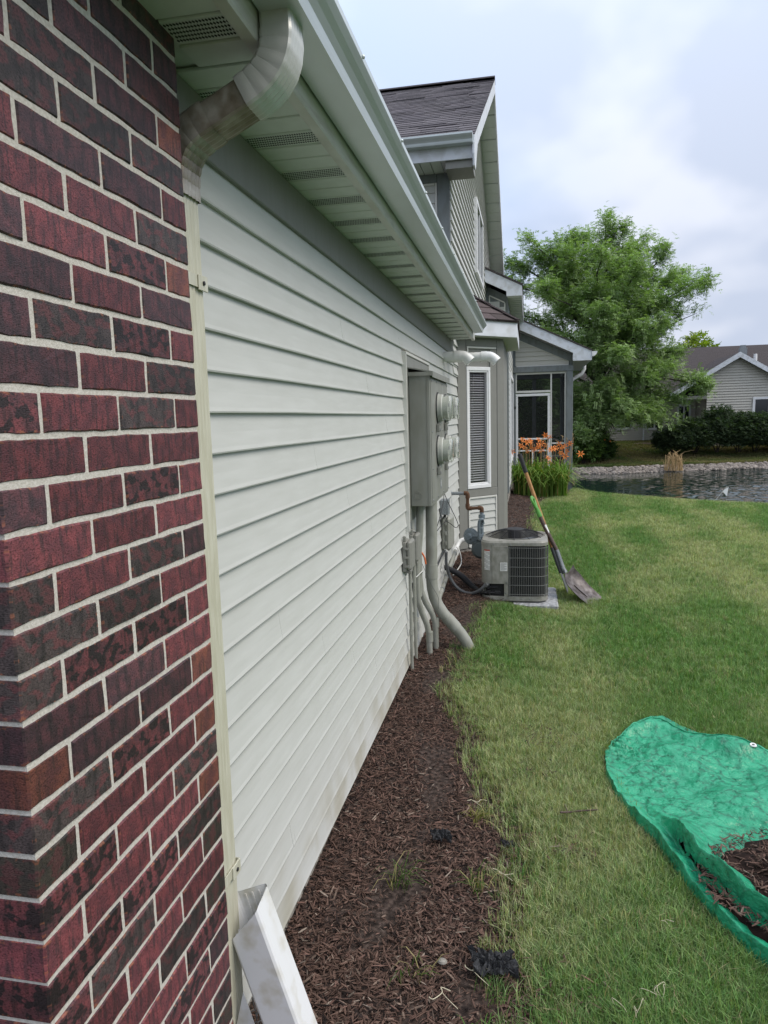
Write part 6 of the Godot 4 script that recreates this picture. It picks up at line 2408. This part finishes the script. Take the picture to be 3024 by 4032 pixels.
func big_tree() -> void:
	var base := Vector3(2.9, -0.35, -35.5)
	var T := thing("locust_tree", "large feathery leaved green tree across the pond beside the porch", "tree", base)
	var tk := MB.new()
	tk.tube([base + UP * -0.3, base + UP * 0.1, base + Vector3(0.05, 1.2, 0), base + Vector3(0.1, 2.4, 0), base + Vector3(0.25, 4.0, 0.1), base + Vector3(0.4, 5.8, 0), base + Vector3(0.5, 7.4, 0)], [0.3, 0.2, 0.165, 0.155, 0.13, 0.10, 0.06], 12)
	part(T, "trunk", tk, M.bark)
	var ends := [
		[4.3, 11.1, -35], [3.2, 10.8, -36.5], [5.3, 10.7, -34.8], [2.0, 10.2, -35.0], [6.4, 10.1, -36.2], [0.6, 9.5, -36], [-0.9, 9.6, -35.4], [0.2, 10.4, -35], [1.6, 9.4, -34], [7.4, 9.4, -35],
		[-0.6, 8.5, -35], [8.5, 8.6, -36.5], [9.2, 7.75, -34.6], [-1.2, 7.2, -36], [8.9, 6.3, -35.2], [7.6, 7.4, -33.2], [-1.6, 6.0, -34.8],
		[8.4, 4.6, -36], [9.3, 2.9, -34.6], [7.8, 3.4, -33.3], [8.0, 2.1, -35.2], [-1.2, 4.6, -36.2], [6.8, 1.7, -33.8], [5.4, 2.0, -32.6], [3.6, 2.2, -32.2], [1.4, 2.6, -33.0], [-0.5, 3.2, -34.5],
		[3.4, 9.0, -31.9], [5.6, 8.2, -31.8], [1.2, 7.6, -32.4], [6.6, 5.8, -32.0], [3.6, 6.4, -31.2], [0.4, 5.4, -32.6], [4.8, 4.4, -31.4], [2.2, 4.2, -31.6], [5.0, 9.0, -39], [2.0, 8.0, -39.5], [6.8, 6.2, -39], [0.4, 5.8, -39], [4.0, 5.0, -39.4],
		[5.6, 1.3, -33], [4.4, 1.0, -32.8], [6.8, 1.2, -33.6], [7.6, 1.0, -34.4], [3.7, 1.5, -33], [2.2, 0.9, -33.2], [2.9, 0.6, -32.9], [1.7, 1.7, -33.6], [4.3, 3.0, -32.9], [6.2, 3.2, -33.0], [5.0, 6.0, -33.0], [3.0, 5.2, -32.6], [4.6, 7.2, -34],
	]
	var br := MB.new()
	var xf := []
	var cs := []
	for e in ends:
		var E := Vector3((e[0] * 0.85 - 0.1 if e[0] > 0 else e[0] * 1.05 - 0.1), e[1] * 0.925, e[2])
		var h0: float = clampf((E.y - 0.3) * 0.52 + 0.9, 1.5, 6.8)
		var a := base + Vector3(0.1 + 0.05 * h0, h0, 0.03)
		var L := a.distance_to(E)
		var limb := grow(br, a, E, 0.018 + 0.013 * L, 0.010, 0.10 * L * (1.0 if E.y > 4 else 1.7), 7)
		var nsub := int(6 + L * 2.6)
		for i in nsub:
			var t := rng.randf_range(0.28, 1.0)
			var k := t * 6.0
			var p: Vector3 = limb[mini(int(k), 5)].lerp(limb[mini(int(k), 5) + 1], k - minf(int(k), 5))
			var dirv := (E - a).normalized()
			var az := rng.randf() * TAU
			var side := Vector3(cos(az), rng.randf_range(-0.35, 0.75), sin(az))
			var l2 := (0.45 + 1.15 * (1.0 - t)) * rng.randf_range(0.7, 1.35)
			var q := p + (dirv * 0.8 + side).normalized() * l2
			var sub := grow(br, p, q, 0.012, 0.004, 0.06, 4)
			var nf := int(32 + l2 * 30)
			for j in nf:
				var tt := rng.randf_range(0.1, 1.08)
				var kk := clampf(tt * 6.0, 0, 5.999)
				var f: Vector3 = sub[int(kk)].lerp(sub[int(kk) + 1], kk - int(kk))
				var yaw := rng.randf() * TAU
				var out := (q - p).normalized()
				if rng.randf() < 0.6:
					yaw = atan2(-out.z, out.x) + rng.randfn(0, 0.8)
				var s := rng.randf_range(0.16, 0.33)
				xf.append(Transform3D(Basis(UP, yaw) * Basis(Vector3(0, 0, 1), rng.randfn(0.05, 0.55)) * Basis.from_scale(Vector3(s, s, s)), f + Vector3(rng.randfn(0, 0.17), rng.randfn(0, 0.17), rng.randfn(0, 0.17))))
				var g := rng.randf_range(0.7, 1.3)
				var c := Color(0.30, 0.41, 0.185) * g
				if rng.randf() < 0.25:
					c = Color(0.37, 0.47, 0.24) * g
				cs.append(c)
	part(T, "branches", br, M.bark)
	scatter("foliage", leaf_cards(12, 0.16, 0.36, 1.0, 0.42, 4), M.leaf, xf, cs, T)


func shrub(called: String, label: String, cat: String, at: Vector3, rad: Vector3, n: int, c0: Color, c1: Color, size: float, group := "", stem := true) -> void:
	var S := thing(called, label, cat, at, group)
	if stem:
		var st := MB.new()
		for i in 5:
			var a := TAU * i / 5 + 0.3
			grow(st, at + Vector3(0.05 * cos(a), -0.1, 0.05 * sin(a)), at + Vector3(rad.x * 0.6 * cos(a), rad.y * 1.3, rad.z * 0.6 * sin(a)), 0.03, 0.008, 0.05, 5)
		part(S, "stem", st, M.bark)
	var xf := []
	var cs := []
	var ns := FastNoiseLite.new()
	ns.seed = int(at.x * 31)
	ns.frequency = 0.9 / maxf(rad.x, 0.3)
	for i in n:
		var d := Vector3(rng.randfn(), rng.randfn(), rng.randfn()).normalized()
		if d.y < -0.65:
			d.y *= -1
		var lump := 1.0 + 0.28 * ns.get_noise_3dv(d * 2.2 + at)
		var r := lump * (1.0 - 0.42 * pow(rng.randf(), 2.2))
		var p := at + Vector3(d.x * rad.x, rad.y + d.y * rad.y, d.z * rad.z) * r
		p.y = maxf(p.y, at.y + 0.03)
		var s := size * rng.randf_range(0.6, 1.35)
		xf.append(Transform3D(Basis.from_euler(Vector3(rng.randfn(0, 0.5), rng.randf() * TAU, rng.randfn(0.35, 0.5))) * Basis.from_scale(Vector3(s, s, s)), p))
		var g := rng.randf_range(0.65, 1.35)
		cs.append(c0.lerp(c1, pow(rng.randf(), 2.0)) * g)
	scatter("foliage", leaf_cards(7, 0.26, 0.4, 0.9, 0.25, 8), M.leaf, xf, cs, S)


func make_far_bank() -> void:
	make_far_house()
	big_tree()
	var dark := Color(0.040, 0.066, 0.036)
	var dark2 := Color(0.085, 0.12, 0.06)
	var yew := "dark evergreen bushes along the house across the pond"
	shrub("evergreen_bush", "low dark bush half under the tree, leftmost of the bush row", "bush", Vector3(6.7, -0.25, -35.7), Vector3(0.95, 0.6, 0.8), 2600, dark, dark2, 0.2, yew)
	shrub("evergreen_bush", "dark bush under the corner of the tan gable wall, second from the left", "bush", Vector3(7.65, -0.2, -35.9), Vector3(0.95, 0.72, 0.8), 2600, dark, dark2, 0.2, yew)
	shrub("evergreen_bush", "tallest rounded dark bush with a bare top in the bush row", "bush", Vector3(8.65, -0.2, -36.1), Vector3(0.9, 0.94, 0.8), 2600, dark, dark2, 0.2, yew)
	shrub("evergreen_bush", "dark bush in the middle of the tan gable wall", "bush", Vector3(9.6, -0.2, -36.2), Vector3(0.9, 0.82, 0.8), 2600, dark, dark2, 0.2, yew)
	shrub("evergreen_bush", "dark bush just left of the white framed window across the pond", "bush", Vector3(10.35, -0.2, -36.3), Vector3(0.85, 0.78, 0.8), 2600, dark, dark2, 0.2, yew)
	shrub("evergreen_bush", "dark bush under the white framed window across the pond", "bush", Vector3(11.2, -0.2, -36.3), Vector3(0.85, 0.72, 0.8), 2600, dark, dark2, 0.2, yew)
	shrub("evergreen_bush", "dark bush beyond the right edge of the window, last of the row", "bush", Vector3(12.2, -0.2, -36.3), Vector3(0.85, 0.78, 0.8), 2600, dark, dark2, 0.2, yew)
	shrub("small_evergreen", "small upright dark bush between the two windows of the far house", "bush", Vector3(3.4, 0.0, -36.6), Vector3(0.42, 0.52, 0.42), 700, Color(0.02, 0.035, 0.025), dark2, 0.17)
	shrub("sumac_bush", "bright green drooping bush beside the porch corner post across the water", "bush", Vector3(2.45, -0.5, -33.6), Vector3(0.7, 0.72, 0.7), 900, Color(0.085, 0.15, 0.04), Color(0.15, 0.23, 0.06), 0.36)
	shrub("leafy_clump", "low green leafy clump with a few red flowers on the far bank", "flower bed", Vector3(3.15, -0.4, -34.2), Vector3(0.65, 0.45, 0.5), 900, Color(0.04, 0.075, 0.025), Color(0.07, 0.12, 0.035), 0.28, "", false)
	for p in [Vector3(2.75, 0.42, -33.8), Vector3(3.0, 0.36, -33.7), Vector3(3.35, 0.45, -33.8), Vector3(3.6, 0.38, -33.8)]:
		var fl := MB.new()
		fl.box(p, Vector3(0.07, 0.06, 0.07), 0.02)
		part(get_node("leafy_clump"), "red_flower", fl, M.petal)
	shrub("yellow_green_tree", "yellow green treetop behind the roof of the far house", "tree", Vector3(11.8, 1.0, -54), Vector3(2.0, 2.7, 1.8), 2200, Color(0.20, 0.27, 0.035), Color(0.30, 0.36, 0.05), 0.5)
	shrub("leafy_tree", "leafy green tree across the pond seen through the porch screens", "tree", Vector3(-0.9, -0.2, -36.5), Vector3(1.9, 2.1, 1.6), 3500, Color(0.07, 0.12, 0.04), Color(0.12, 0.19, 0.06), 0.32)
	shrub("low_hedge", "low green bush on the far bank seen through the porch door", "bush", Vector3(0.6, -0.4, -35.4), Vector3(1.1, 0.5, 0.7), 1200, Color(0.05, 0.09, 0.03), Color(0.09, 0.14, 0.05), 0.25)
	# dry reeds at the water's edge
	var R := thing("dry_reeds", "tuft of dry tan reeds standing at the far pond edge", "reeds", Vector3(6.05, -0.85, -32.3))
	for k in 60:
		var m := MB.new()
		var a := rng.randf() * TAU
		var r := 0.3 * sqrt(rng.randf())
		var b := Vector3(6.05 + r * cos(a) * 1.3, -0.85, -32.3 + r * sin(a))
		var h := rng.randf_range(0.25, 0.85)
		var lean := Vector3(rng.randfn(0.0, 0.2), 0, rng.randfn(0, 0.2)) * h
		m.tube([b, b + UP * h * 0.55 + lean * 0.4, b + UP * h * 0.95 + lean * 1.1, b + UP * h * (0.75 if k % 3 == 0 else 1.05) + lean * 1.9], [0.014, 0.012, 0.009, 0.003], 4)
		part(R, "reed", m, M.straw)
	# pin flag
	var F := thing("pin_flag", "small white marker flag on a slanting wire at the pond bank", "flag", Vector3(3.38, -0.1, -14.55))
	var wr := MB.new()
	wr.tube([Vector3(3.36, -0.2, -14.5), Vector3(3.68, 0.215, -14.5)], 0.004, 6)
	part(F, "wire", wr, M.wire_white)
	var fg := MB.new()
	fg.face([Vector3(3.60, 0.12, -14.5), Vector3(3.70, 0.21, -14.49), Vector3(3.67, 0.03, -14.46)], Vector3(0, 0, 1))
	fg.face([Vector3(3.60, 0.12, -14.503), Vector3(3.70, 0.21, -14.493), Vector3(3.67, 0.03, -14.463)], Vector3(0, 0, -1))
	part(F, "pennant", fg, M.flag)
	# the neighbour's house that the bay window mirrors
	var N := thing("neighbour_house", "dark roofed house across the lawn, mirrored in the bay window", "house", Vector3(30, -0.1, -8))
	var nw := MB.new()
	nw.span(Vector3(26, -0.4, -20), Vector3(36, 2.9, 6))
	part(N, "wall", nw, M.far_siding)
	var nr := MB.new()
	nr.prism([Vector2(25.4, 2.8), Vector2(31, 6.4), Vector2(36.6, 2.8), Vector2(36.6, 2.7), Vector2(31, 6.3), Vector2(25.4, 2.7)], 6.6, -20.6)
	part(N, "roof", nr, M.roof)
	for z in [-15.0, -9.0, -4.0, 1.0]:
		var wf := MB.new()
		window_frame(wf, Vector3(25.99, 0.8, z), Vector3(0, 0, 1), 1.4, 1.5, Vector3(-1, 0, 0), 0.1, 0.05)
		var wp := part(N, "window", wf, M.white)
		var pp := MB.new()
		pp.span(Vector3(25.97, 0.9, z + 0.1), Vector3(25.995, 2.2, z + 1.3))
		part(wp, "pane", pp, M.dark_glass)


func blade_strip(mb: MB, pts: Array, w: Array, side: Vector3) -> void:
	for i in pts.size() - 1:
		var a: Vector3 = pts[i]
		var b: Vector3 = pts[i + 1]
		var n := side.cross(b - a).normalized()
		if n.y < 0:
			n = -n
			mb.nquad(a + side * w[i], a - side * w[i], b - side * w[i + 1], b + side * w[i + 1], n, n, n, n)
		else:
			mb.nquad(a - side * w[i], a + side * w[i], b + side * w[i + 1], b - side * w[i + 1], n, n, n, n)


func make_lilies() -> void:
	var C := thing("daylily_clump", "clump of orange daylilies with arching green leaves in front of the porch", "flowers", Vector3(0.2, 0, -15.7))
	var lv := MB.new()
	for k in 800:
		var bx := rng.randf_range(-0.30, 0.80)
		var bz := -15.75 + rng.randf_range(-0.35, 0.35)
		var h := rng.randf_range(0.7, 1.3)
		var a := rng.randf() * TAU
		if rng.randf() < 0.4:
			a = rng.randfn(PI / 2, 0.7)
		var d := Vector3(cos(a), 0, sin(a))
		var r := rng.randf_range(0.25, 0.6)
		var g := rng.randf_range(0.75, 1.35)
		lv.col = (Color(0.18, 0.29, 0.06) if rng.randf() > 0.08 else Color(0.28, 0.24, 0.06)) * g
		var b := Vector3(bx, height(bx, bz) - 0.02, bz)
		var pts := []
		for i in 6:
			var t := i / 5.0
			pts.append(b + d * r * t * t * 1.2 + UP * h * (1.55 * t - 0.95 * t * t * (0.7 + r)))
		blade_strip(lv, pts, [0.008, 0.011, 0.011, 0.009, 0.006, 0.001], d.cross(UP).normalized())
	var f := part(C, "leaves", lv, M.leaf)
	f.set_meta("kind", "stuff")
	# flowers, placed as they stand in the clump (x, height)
	var spots := [[-0.33, 0.95], [-0.20, 1.10], [-0.12, 1.16], [-0.17, 1.0], [0.0, 1.17], [0.04, 1.05], [-0.10, 0.92], [-0.02, 0.86], [0.06, 0.95], [0.18, 1.13], [0.16, 0.98], [0.12, 0.88], [0.26, 1.0], [0.30, 0.92], [0.36, 1.18], [0.44, 1.17], [0.35, 1.0], [0.42, 0.9], [0.48, 0.93], [0.55, 0.9], [0.62, 1.02], [0.70, 0.98], [0.78, 0.97], [0.83, 0.9], [0.66, 0.82], [0.72, 0.78], [0.36, 0.72], [0.40, 0.66], [0.10, 0.58], [1.07, 0.84], [0.86, 1.05], [0.2, 0.93], [-0.06, 1.05]]
	for s in spots:
		var p := Vector3(s[0] + rng.randfn(0, 0.025), s[1] + rng.randfn(0, 0.035), -15.6 + rng.randf_range(-0.35, 0.3))
		var st := MB.new()
		st.col = Color(1, 1, 1)
		var g := Vector3(clampf(s[0] * 0.8, -0.25, 0.75) + rng.randfn(0, 0.12), 0.0, p.z - 0.05)
		st.tube([g, g.lerp(p, 0.5) + Vector3(rng.randfn(0, 0.04), 0.06, 0.05), p - UP * 0.02], [0.004, 0.003, 0.0022], 5)
		part(C, "stem", st, M.lily_stem)
		var fm := MB.new()
		var face_dir := Vector3(rng.randfn(0, 0.6), rng.randf_range(0.1, 0.7), 0.8).normalized()
		var x := face_dir.cross(UP).normalized()
		var y := x.cross(face_dir).normalized()
		var sz := rng.randf_range(0.05, 0.075)
		for k in 6:
			var a := TAU * k / 6 + rng.randf() * 0.2
			var d := x * cos(a) + y * sin(a)
			var e := face_dir.cross(d).normalized()
			var w := sz * (0.24 if k % 2 else 0.17)
			var q0 := p
			var q1 := p + d * sz * 0.55 + face_dir * sz * 0.55
			var q2 := p + d * sz * 1.3 + face_dir * sz * 0.4
			fm.face([q0, q1 - e * w, q1 + e * w], face_dir)
			fm.face([q1 - e * w, q2, q1 + e * w], face_dir)
		var fo := part(C, "flower", fm, M.petal)
		var ey := MB.new()
		ey.lathe([Vector2(0.012, 0.02), Vector2(0.002, 0.0)], Transform3D(Basis(x, face_dir, y), p + face_dir * 0.006), 6)
		part(fo, "throat", ey, M.petal_eye)
	for k in 22:
		var bd := MB.new()
		var p := Vector3(rng.randf_range(-0.25, 0.95), rng.randf_range(0.85, 1.2), -15.6 + rng.randf_range(-0.3, 0.3))
		var g := Vector3(clampf(p.x * 0.85, -0.2, 0.8), 0.0, p.z)
		bd.tube([g, g.lerp(p, 0.6) + UP * 0.04, p], [0.004, 0.0035, 0.003], 4)
		bd.tube([p, p + Vector3(rng.randfn(0, 0.01), 0.03, 0), p + Vector3(rng.randfn(0, 0.02), 0.06, 0)], [0.004, 0.008, 0.002], 5)
		part(C, "bud", bd, M.straw)


# ------------------------------------------------------------------ mulch, grass and litter
func make_mulch() -> void:
	var xf := []
	var cs := []
	for i in 95000:
		var z := -1.25 - pow(rng.randf(), 1.7) * 7.2
		var x := rng.randf_range(WX + 0.0, 0.15)
		var b := bed(x, z)
		if b < 0.0:
			if rng.randf() > 0.5 * exp(b * 11.0):
				continue
		elif b < 0.12 and rng.randf() < 0.35:
			continue
		var bare := smoothstep(0.12, 0.45, patchy.get_noise_2d(x * 5 + 70, z * 2.4)) * smoothstep(-0.05, -0.2, absf(x + 0.38) - 0.4)
		if rng.randf() < 0.75 * bare:
			continue
		add_chip(xf, cs, Vector3(x, height(x, z) + rng.randf_range(0.0, 0.014), z), 1.0 - 0.45 * bare)
	for i in 9000:
		var z := rng.randf_range(-8.4, -16.5)
		var x := rng.randf_range(-0.75, 0.5)
		if bed(x, z) < 0.0:
			continue
		add_chip(xf, cs, Vector3(x, height(x, z) + 0.008, z), 1.7)
	# crumbs thrown out onto the lawn and dropped on the tarp
	for i in 900:
		var z := -1.4 - rng.randf() * 3.2
		var x := along(bed_tab, z) + absf(rng.randfn(0, 0.22))
		if x > 0.30 and z > -3.9:
			continue
		add_chip(xf, cs, Vector3(x, height(x, z) + 0.02, z), 1.1)
	for q in [[0.07, -3.58, 0.09], [0.10, -3.5, 0.06], [0.03, -3.2, 0.07], [0.12, -1.95, 0.12], [0.16, -2.6, 0.05], [0.2, -1.8, 0.12]]:
		for i in 110:
			var x: float = q[0] + rng.randfn(0, q[2])
			var z: float = q[1] + rng.randfn(0, q[2] * 0.7)
			add_chip(xf, cs, Vector3(x, height(x, z) + 0.022 + rng.randf() * 0.015, z), 1.1)
	var o := scatter("wood_mulch", chip_mesh(), M.chip, xf, cs)
	tag(o, "dark brown shredded wood mulch covering the bed along the siding wall", "mulch")
	var x2 := []
	var c2 := []
	for i in 420:
		var s := rng.randf_range(0.52, 0.82)
		var d := 0.27 + 0.73 * rng.randf()
		var p := tarp_point(s, pow(d, 1.7))
		if p.x > 1.9:
			continue
		add_chip(x2, c2, p + UP * 0.006, 0.55)
	for i in 150:
		var p := tarp_point(rng.randf_range(0.5, 0.95), rng.randf_range(0.05, 0.07))
		add_chip(x2, c2, p + UP * 0.006, 0.45)
	var oc := scatter("mulch_crumbs", chip_mesh(), M.chip, x2, c2)
	tag(oc, "dark mulch crumbs and dirt strewn over the green tarp", "mulch")


func tuft_mesh(n: int, seed_: int, wide: float) -> Mesh:
	var r := RandomNumberGenerator.new()
	r.seed = seed_
	var mb := MB.new()
	for i in n:
		var a := r.randf() * TAU
		var d := Vector3(cos(a), 0, sin(a))
		var b := Vector3(r.randfn(0, 0.28), -0.05, r.randfn(0, 0.28))
		var h := r.randf_range(0.55, 1.0)
		var lean := r.randf_range(0.1, 0.75)
		var g := r.randf_range(0.72, 1.28)
		g *= r.randf_range(0.75, 1.3)
		mb.col = Color(g * r.randf_range(0.9, 1.2), g, g * r.randf_range(0.8, 1.15))
		blade_strip(mb, [b, b + UP * h * 0.55 + d * lean * 0.22, b + UP * h * (1.0 - 0.3 * lean) + d * lean * 0.75], [wide, wide * 0.8, wide * 0.08], d.cross(UP).normalized())
	return mb.mesh()


func grass_color(x: float, z: float) -> Color:
	var d := dryness(x, z)
	var c := Color(0.185, 0.335, 0.105).lerp(Color(0.50, 0.53, 0.29), clampf(d + rng.randfn(0, 0.16), 0, 1))
	var t := rng.randf()
	if t < 0.05:
		c = Color(0.46, 0.41, 0.24)
	elif t < 0.12:
		c = Color(0.085, 0.215, 0.05)
	return c * rng.randf_range(0.6, 1.45)


func make_grass() -> void:
	var xf := []
	var cs := []
	var bands := [[-1.0, -2.6, 24000, 0.062], [-2.6, -4.2, 26000, 0.058], [-4.2, -6.5, 26000, 0.055], [-6.5, -10.0, 26000, 0.058], [-10.0, -18.5, 34000, 0.065]]
	for b in bands:
		var made := 0
		var tries := 0
		while made < b[2] and tries < b[2] * 3:
			tries += 1
			var z := rng.randf_range(b[1], b[0])
			var x := rng.randf_range(-0.6, 0.37 * absf(z) + 0.75)
			var k := bed(x, z)
			if k > -0.02 and not (k < 0.10 and rng.randf() < 0.16):
				continue
			if k > -0.14 and rng.randf() < 0.45:
				continue
			if z < bank(x) - 0.7:
				continue
			if x > -0.44 and x < 0.27 and z < -6.02 and z > -6.82:
				continue
			if z > -3.9 and z < -1.5 and x > 0.34 and under_tarp(x, z):
				continue
			var s: float = b[3] * rng.randf_range(0.65, 1.3)
			if z > -3.1 and z < -1.7 and x > 0.25:
				s *= 1.12
			var q := Transform3D(Basis(UP, rng.randf() * TAU) * Basis(Vector3(1, 0, 0), rng.randfn(0, 0.15)) * Basis.from_scale(Vector3(s, s, s)), Vector3(x, height(x, z), z))
			xf.append(q)
			cs.append(grass_color(x, z))
			made += 1
	var o := scatter("lawn_grass", tuft_mesh(9, 2, 0.018), M.blade, xf, cs)
	tag(o, "mown green lawn grass with straw coloured dry patches", "grass")
	var x2 := []
	var c2 := []
	for i in 26000:
		var x := rng.randf_range(-3, 15.5)
		var z := far_shore(x) - 0.7 - rng.randf() * 7.5
		var s := rng.randf_range(0.06, 0.11)
		x2.append(Transform3D(Basis(UP, rng.randf() * TAU) * Basis.from_scale(Vector3(s * 1.6, s, s * 1.6)), Vector3(x, height(x, z), z)))
		c2.append(Color(0.11, 0.17, 0.055).lerp(Color(0.27, 0.235, 0.12), clampf(dryness(x, z) + rng.randfn(0, 0.15), 0, 1)) * rng.randf_range(0.8, 1.2))
	var o2 := scatter("far_bank_grass", tuft_mesh(9, 3, 0.05), M.blade, x2, c2)
	tag(o2, "patchy green and brown grass on the far bank of the pond", "grass")


func under_tarp(x: float, z: float) -> bool:
	var best := 9.0
	for i in tarp_left.size() - 1:
		var a: Vector2 = tarp_left[i]
		var b: Vector2 = tarp_left[i + 1]
		if (z - a.y) * (z - b.y) <= 0.0:
			best = minf(best, lerpf(a.x, b.x, (z - a.y) / (b.y - a.y)))
	if x <= 0.43 and z < -3.2:
		return x > best - 0.02 and z > -3.57 and best < 5.0
	if z < -3.33:
		for i in tarp_far.size() - 1:
			var a: Vector2 = tarp_far[i]
			var b: Vector2 = tarp_far[i + 1]
			if (x - a.x) * (x - b.x) <= 0.0:
				var zz := lerpf(a.y, b.y, (x - a.x) / (b.x - a.x))
				return z > zz - 0.005 and x > 0.37
		return false
	return x > best + 0.012


func weed(label: String, x: float, z: float, n: int, h: float, c: Color, dry: float) -> void:
	var mb := MB.new()
	var y := height(x, z)
	for i in n:
		var a := rng.randf() * TAU
		var d := Vector3(cos(a), 0, sin(a))
		var b := Vector3(x + rng.randfn(0, 0.02), y - 0.005, z + rng.randfn(0, 0.02))
		var hh := h * rng.randf_range(0.5, 1.1)
		var r := h * rng.randf_range(0.3, 1.0)
		mb.col = (Color(0.36, 0.31, 0.15) if rng.randf() < dry else c) * rng.randf_range(0.8, 1.25)
		blade_strip(mb, [b, b + UP * hh * 0.6 + d * r * 0.3, b + UP * hh * 0.85 + d * r * 0.8, b + UP * hh * 0.7 + d * r * 1.25], [0.0018, 0.0017, 0.0013, 0.0003], d.cross(UP).normalized())
	single("weed_tuft", mb, M.blade, label, "weed", Vector3(x, y, z), "weed tufts in the mulch")


func ground_at(u_x: float, u_z: float, up := 0.0) -> Vector3:
	return Vector3(u_x, height(u_x, u_z) + up, u_z)


func scrap(label: String, at: Vector3, size: float, seed_: int, lift: float) -> void:
	var r := FastNoiseLite.new()
	r.seed = seed_
	r.frequency = 1.5
	var mb := MB.new()
	var n := 14
	for i in n:
		for j in n:
			var q := []
			for t in [[i, j], [i + 1, j], [i + 1, j + 1], [i, j + 1]]:
				var u: float = -1.0 + 2.0 * t[0] / n
				var v: float = -1.0 + 2.0 * t[1] / n
				var k := 0.75 + 0.5 * r.get_noise_2d(u * 1.2 + 5, v * 1.2)
				q.append(at + Vector3(u * size * k + 0.2 * size * v, lift * (0.55 + r.get_noise_2d(u * 2.2, v * 2.2)) + 0.035 * u * u * size, v * size * 0.7 * k))
			mb.face(q, UP)
	single("landscape_fabric", mb, M.fabric, label, "fabric scrap", at)


func make_litter() -> void:
	var g := Color(0.075, 0.13, 0.03)
	weed("grassy weed in the mulch close to the siding, nearest the downspout", -0.46, -2.33, 26, 0.11, g, 0.15)
	weed("yellowing grass tuft at the lawn side of the mulch, furthest of the tufts", -0.20, -2.80, 34, 0.07, Color(0.2, 0.2, 0.05), 0.4)
	weed("straw tipped weed in the middle of the mulch bed", -0.18, -2.36, 30, 0.09, g, 0.45)
	weed("pale sprouting weed with root threads low in the mulch", -0.33, -1.93, 14, 0.08, g, 0.6)
	weed("fresh green sprout at the very bottom of the mulch bed", -0.13, -1.72, 16, 0.08, Color(0.09, 0.19, 0.04), 0.2)
	weed("bright green weed spreading at the lawn edge beside the mulch", -0.04, -3.15, 26, 0.06, Color(0.11, 0.21, 0.04), 0.05)
	weed("thin weed beside the foot of the thick curving conduit", -0.47, -4.55, 18, 0.10, g, 0.2)
	scrap("torn black landscape fabric poking out at the lawn edge of the mulch", ground_at(-0.105, -1.98, 0.02), 0.075, 4, 0.045)
	scrap("small dark lump of landscape fabric in the middle of the mulch bed", ground_at(-0.335, -2.60, 0.02), 0.05, 7, 0.035)
	scrap("little dark fabric flap where mulch meets lawn, beyond the larger torn piece", ground_at(-0.08, -2.62, 0.016), 0.03, 9, 0.02)
	var tw := MB.new()
	tw.tube(smooth([Vector3(0.125, 0.035, -2.83), Vector3(0.16, 0.03, -2.845), Vector3(0.20, 0.036, -2.85), Vector3(0.275, 0.042, -2.86)], 4), [0.004, 0.004, 0.0045, 0.0045, 0.0045, 0.004, 0.004, 0.004, 0.0035, 0.0035, 0.003, 0.003, 0.0025], 7)
	tw.tube([Vector3(0.155, 0.033, -2.843), Vector3(0.145, 0.05, -2.87)], [0.003, 0.0015], 5)
	single("twig", tw, M.handle_brown, "short dark twig lying on the lawn left of the tarp", "twig", Vector3(0.2, 0, -2.85))
	var defs := [["pale dry roots lying on the grass at the bottom right", 0.365, -1.93, 4], ["second bunch of pale dry roots, nearer the mulch", 0.275, -1.86, 3], ["thin pale stalk on the grass just under the tarp edge", 0.44, -2.22, 2]]
	for d in defs:
		var m := MB.new()
		for i in d[3]:
			var p := ground_at(d[1] + rng.randfn(0, 0.008), d[2] + rng.randfn(0, 0.008), 0.035)
			var a := rng.randf_range(0.6, 2.6) + (0.0 if i % 2 else 0.8)
			var l := rng.randf_range(0.03, 0.06)
			var e := p + Vector3(cos(a), 0.35, -sin(a)) * l
			m.tube(smooth([p, p.lerp(e, 0.35) + Vector3(rng.randfn(0, 0.01), 0.012, rng.randfn(0, 0.01)), p.lerp(e, 0.75) + Vector3(rng.randfn(0, 0.012), 0.012, rng.randfn(0, 0.012)), e - UP * 0.012], 5), 0.0009, 5)
		single("dry_roots", m, M.pale, d[0], "roots", ground_at(d[1], d[2]), "")
	var spots := [["pale curly root on the mulch beside the lawn", -0.13, -2.45], ["forked pale rootlet near the large torn fabric", -0.19, -1.97], ["long pale rootlet at the near end of the mulch", -0.28, -1.83], ["thin straw coloured stalk in the middle of the bed", -0.26, -2.9]]
	for s in spots:
		var m := MB.new()
		var p := ground_at(s[1], s[2], 0.028)
		var pl := [p]
		for i in 5:
			pl.append(pl[-1] + Vector3(rng.randf_range(-0.01, 0.035), rng.randf_range(-0.004, 0.006), rng.randf_range(-0.03, 0.02)))
		m.tube(smooth(pl, 3), 0.0015, 5)
		m.tube(smooth([pl[2], pl[2] + Vector3(0.02, 0.008, 0.03), pl[2] + Vector3(0.05, 0.0, 0.05)], 3), 0.0011, 5)
		single("rootlet", m, M.pale, s[0], "root", p, "")
	var st := [["smooth tan pebble lying in the mulch", -0.26, -1.98, 0.013], ["round grey pebble in the near mulch", -0.17, -1.75, 0.014]]
	for s in st:
		var m := MB.new()
		m.lathe([Vector2(0, -0.7), Vector2(0.7, -0.5), Vector2(1, 0), Vector2(0.75, 0.5), Vector2(0.3, 0.72), Vector2(0, 0.75)], Transform3D(Basis.from_scale(Vector3(s[3] * 1.25, s[3] * 0.8, s[3])), ground_at(s[1], s[2], 0.02)), 10)
		single("pebble", m, M.concrete, s[0], "pebble", ground_at(s[1], s[2]), "")
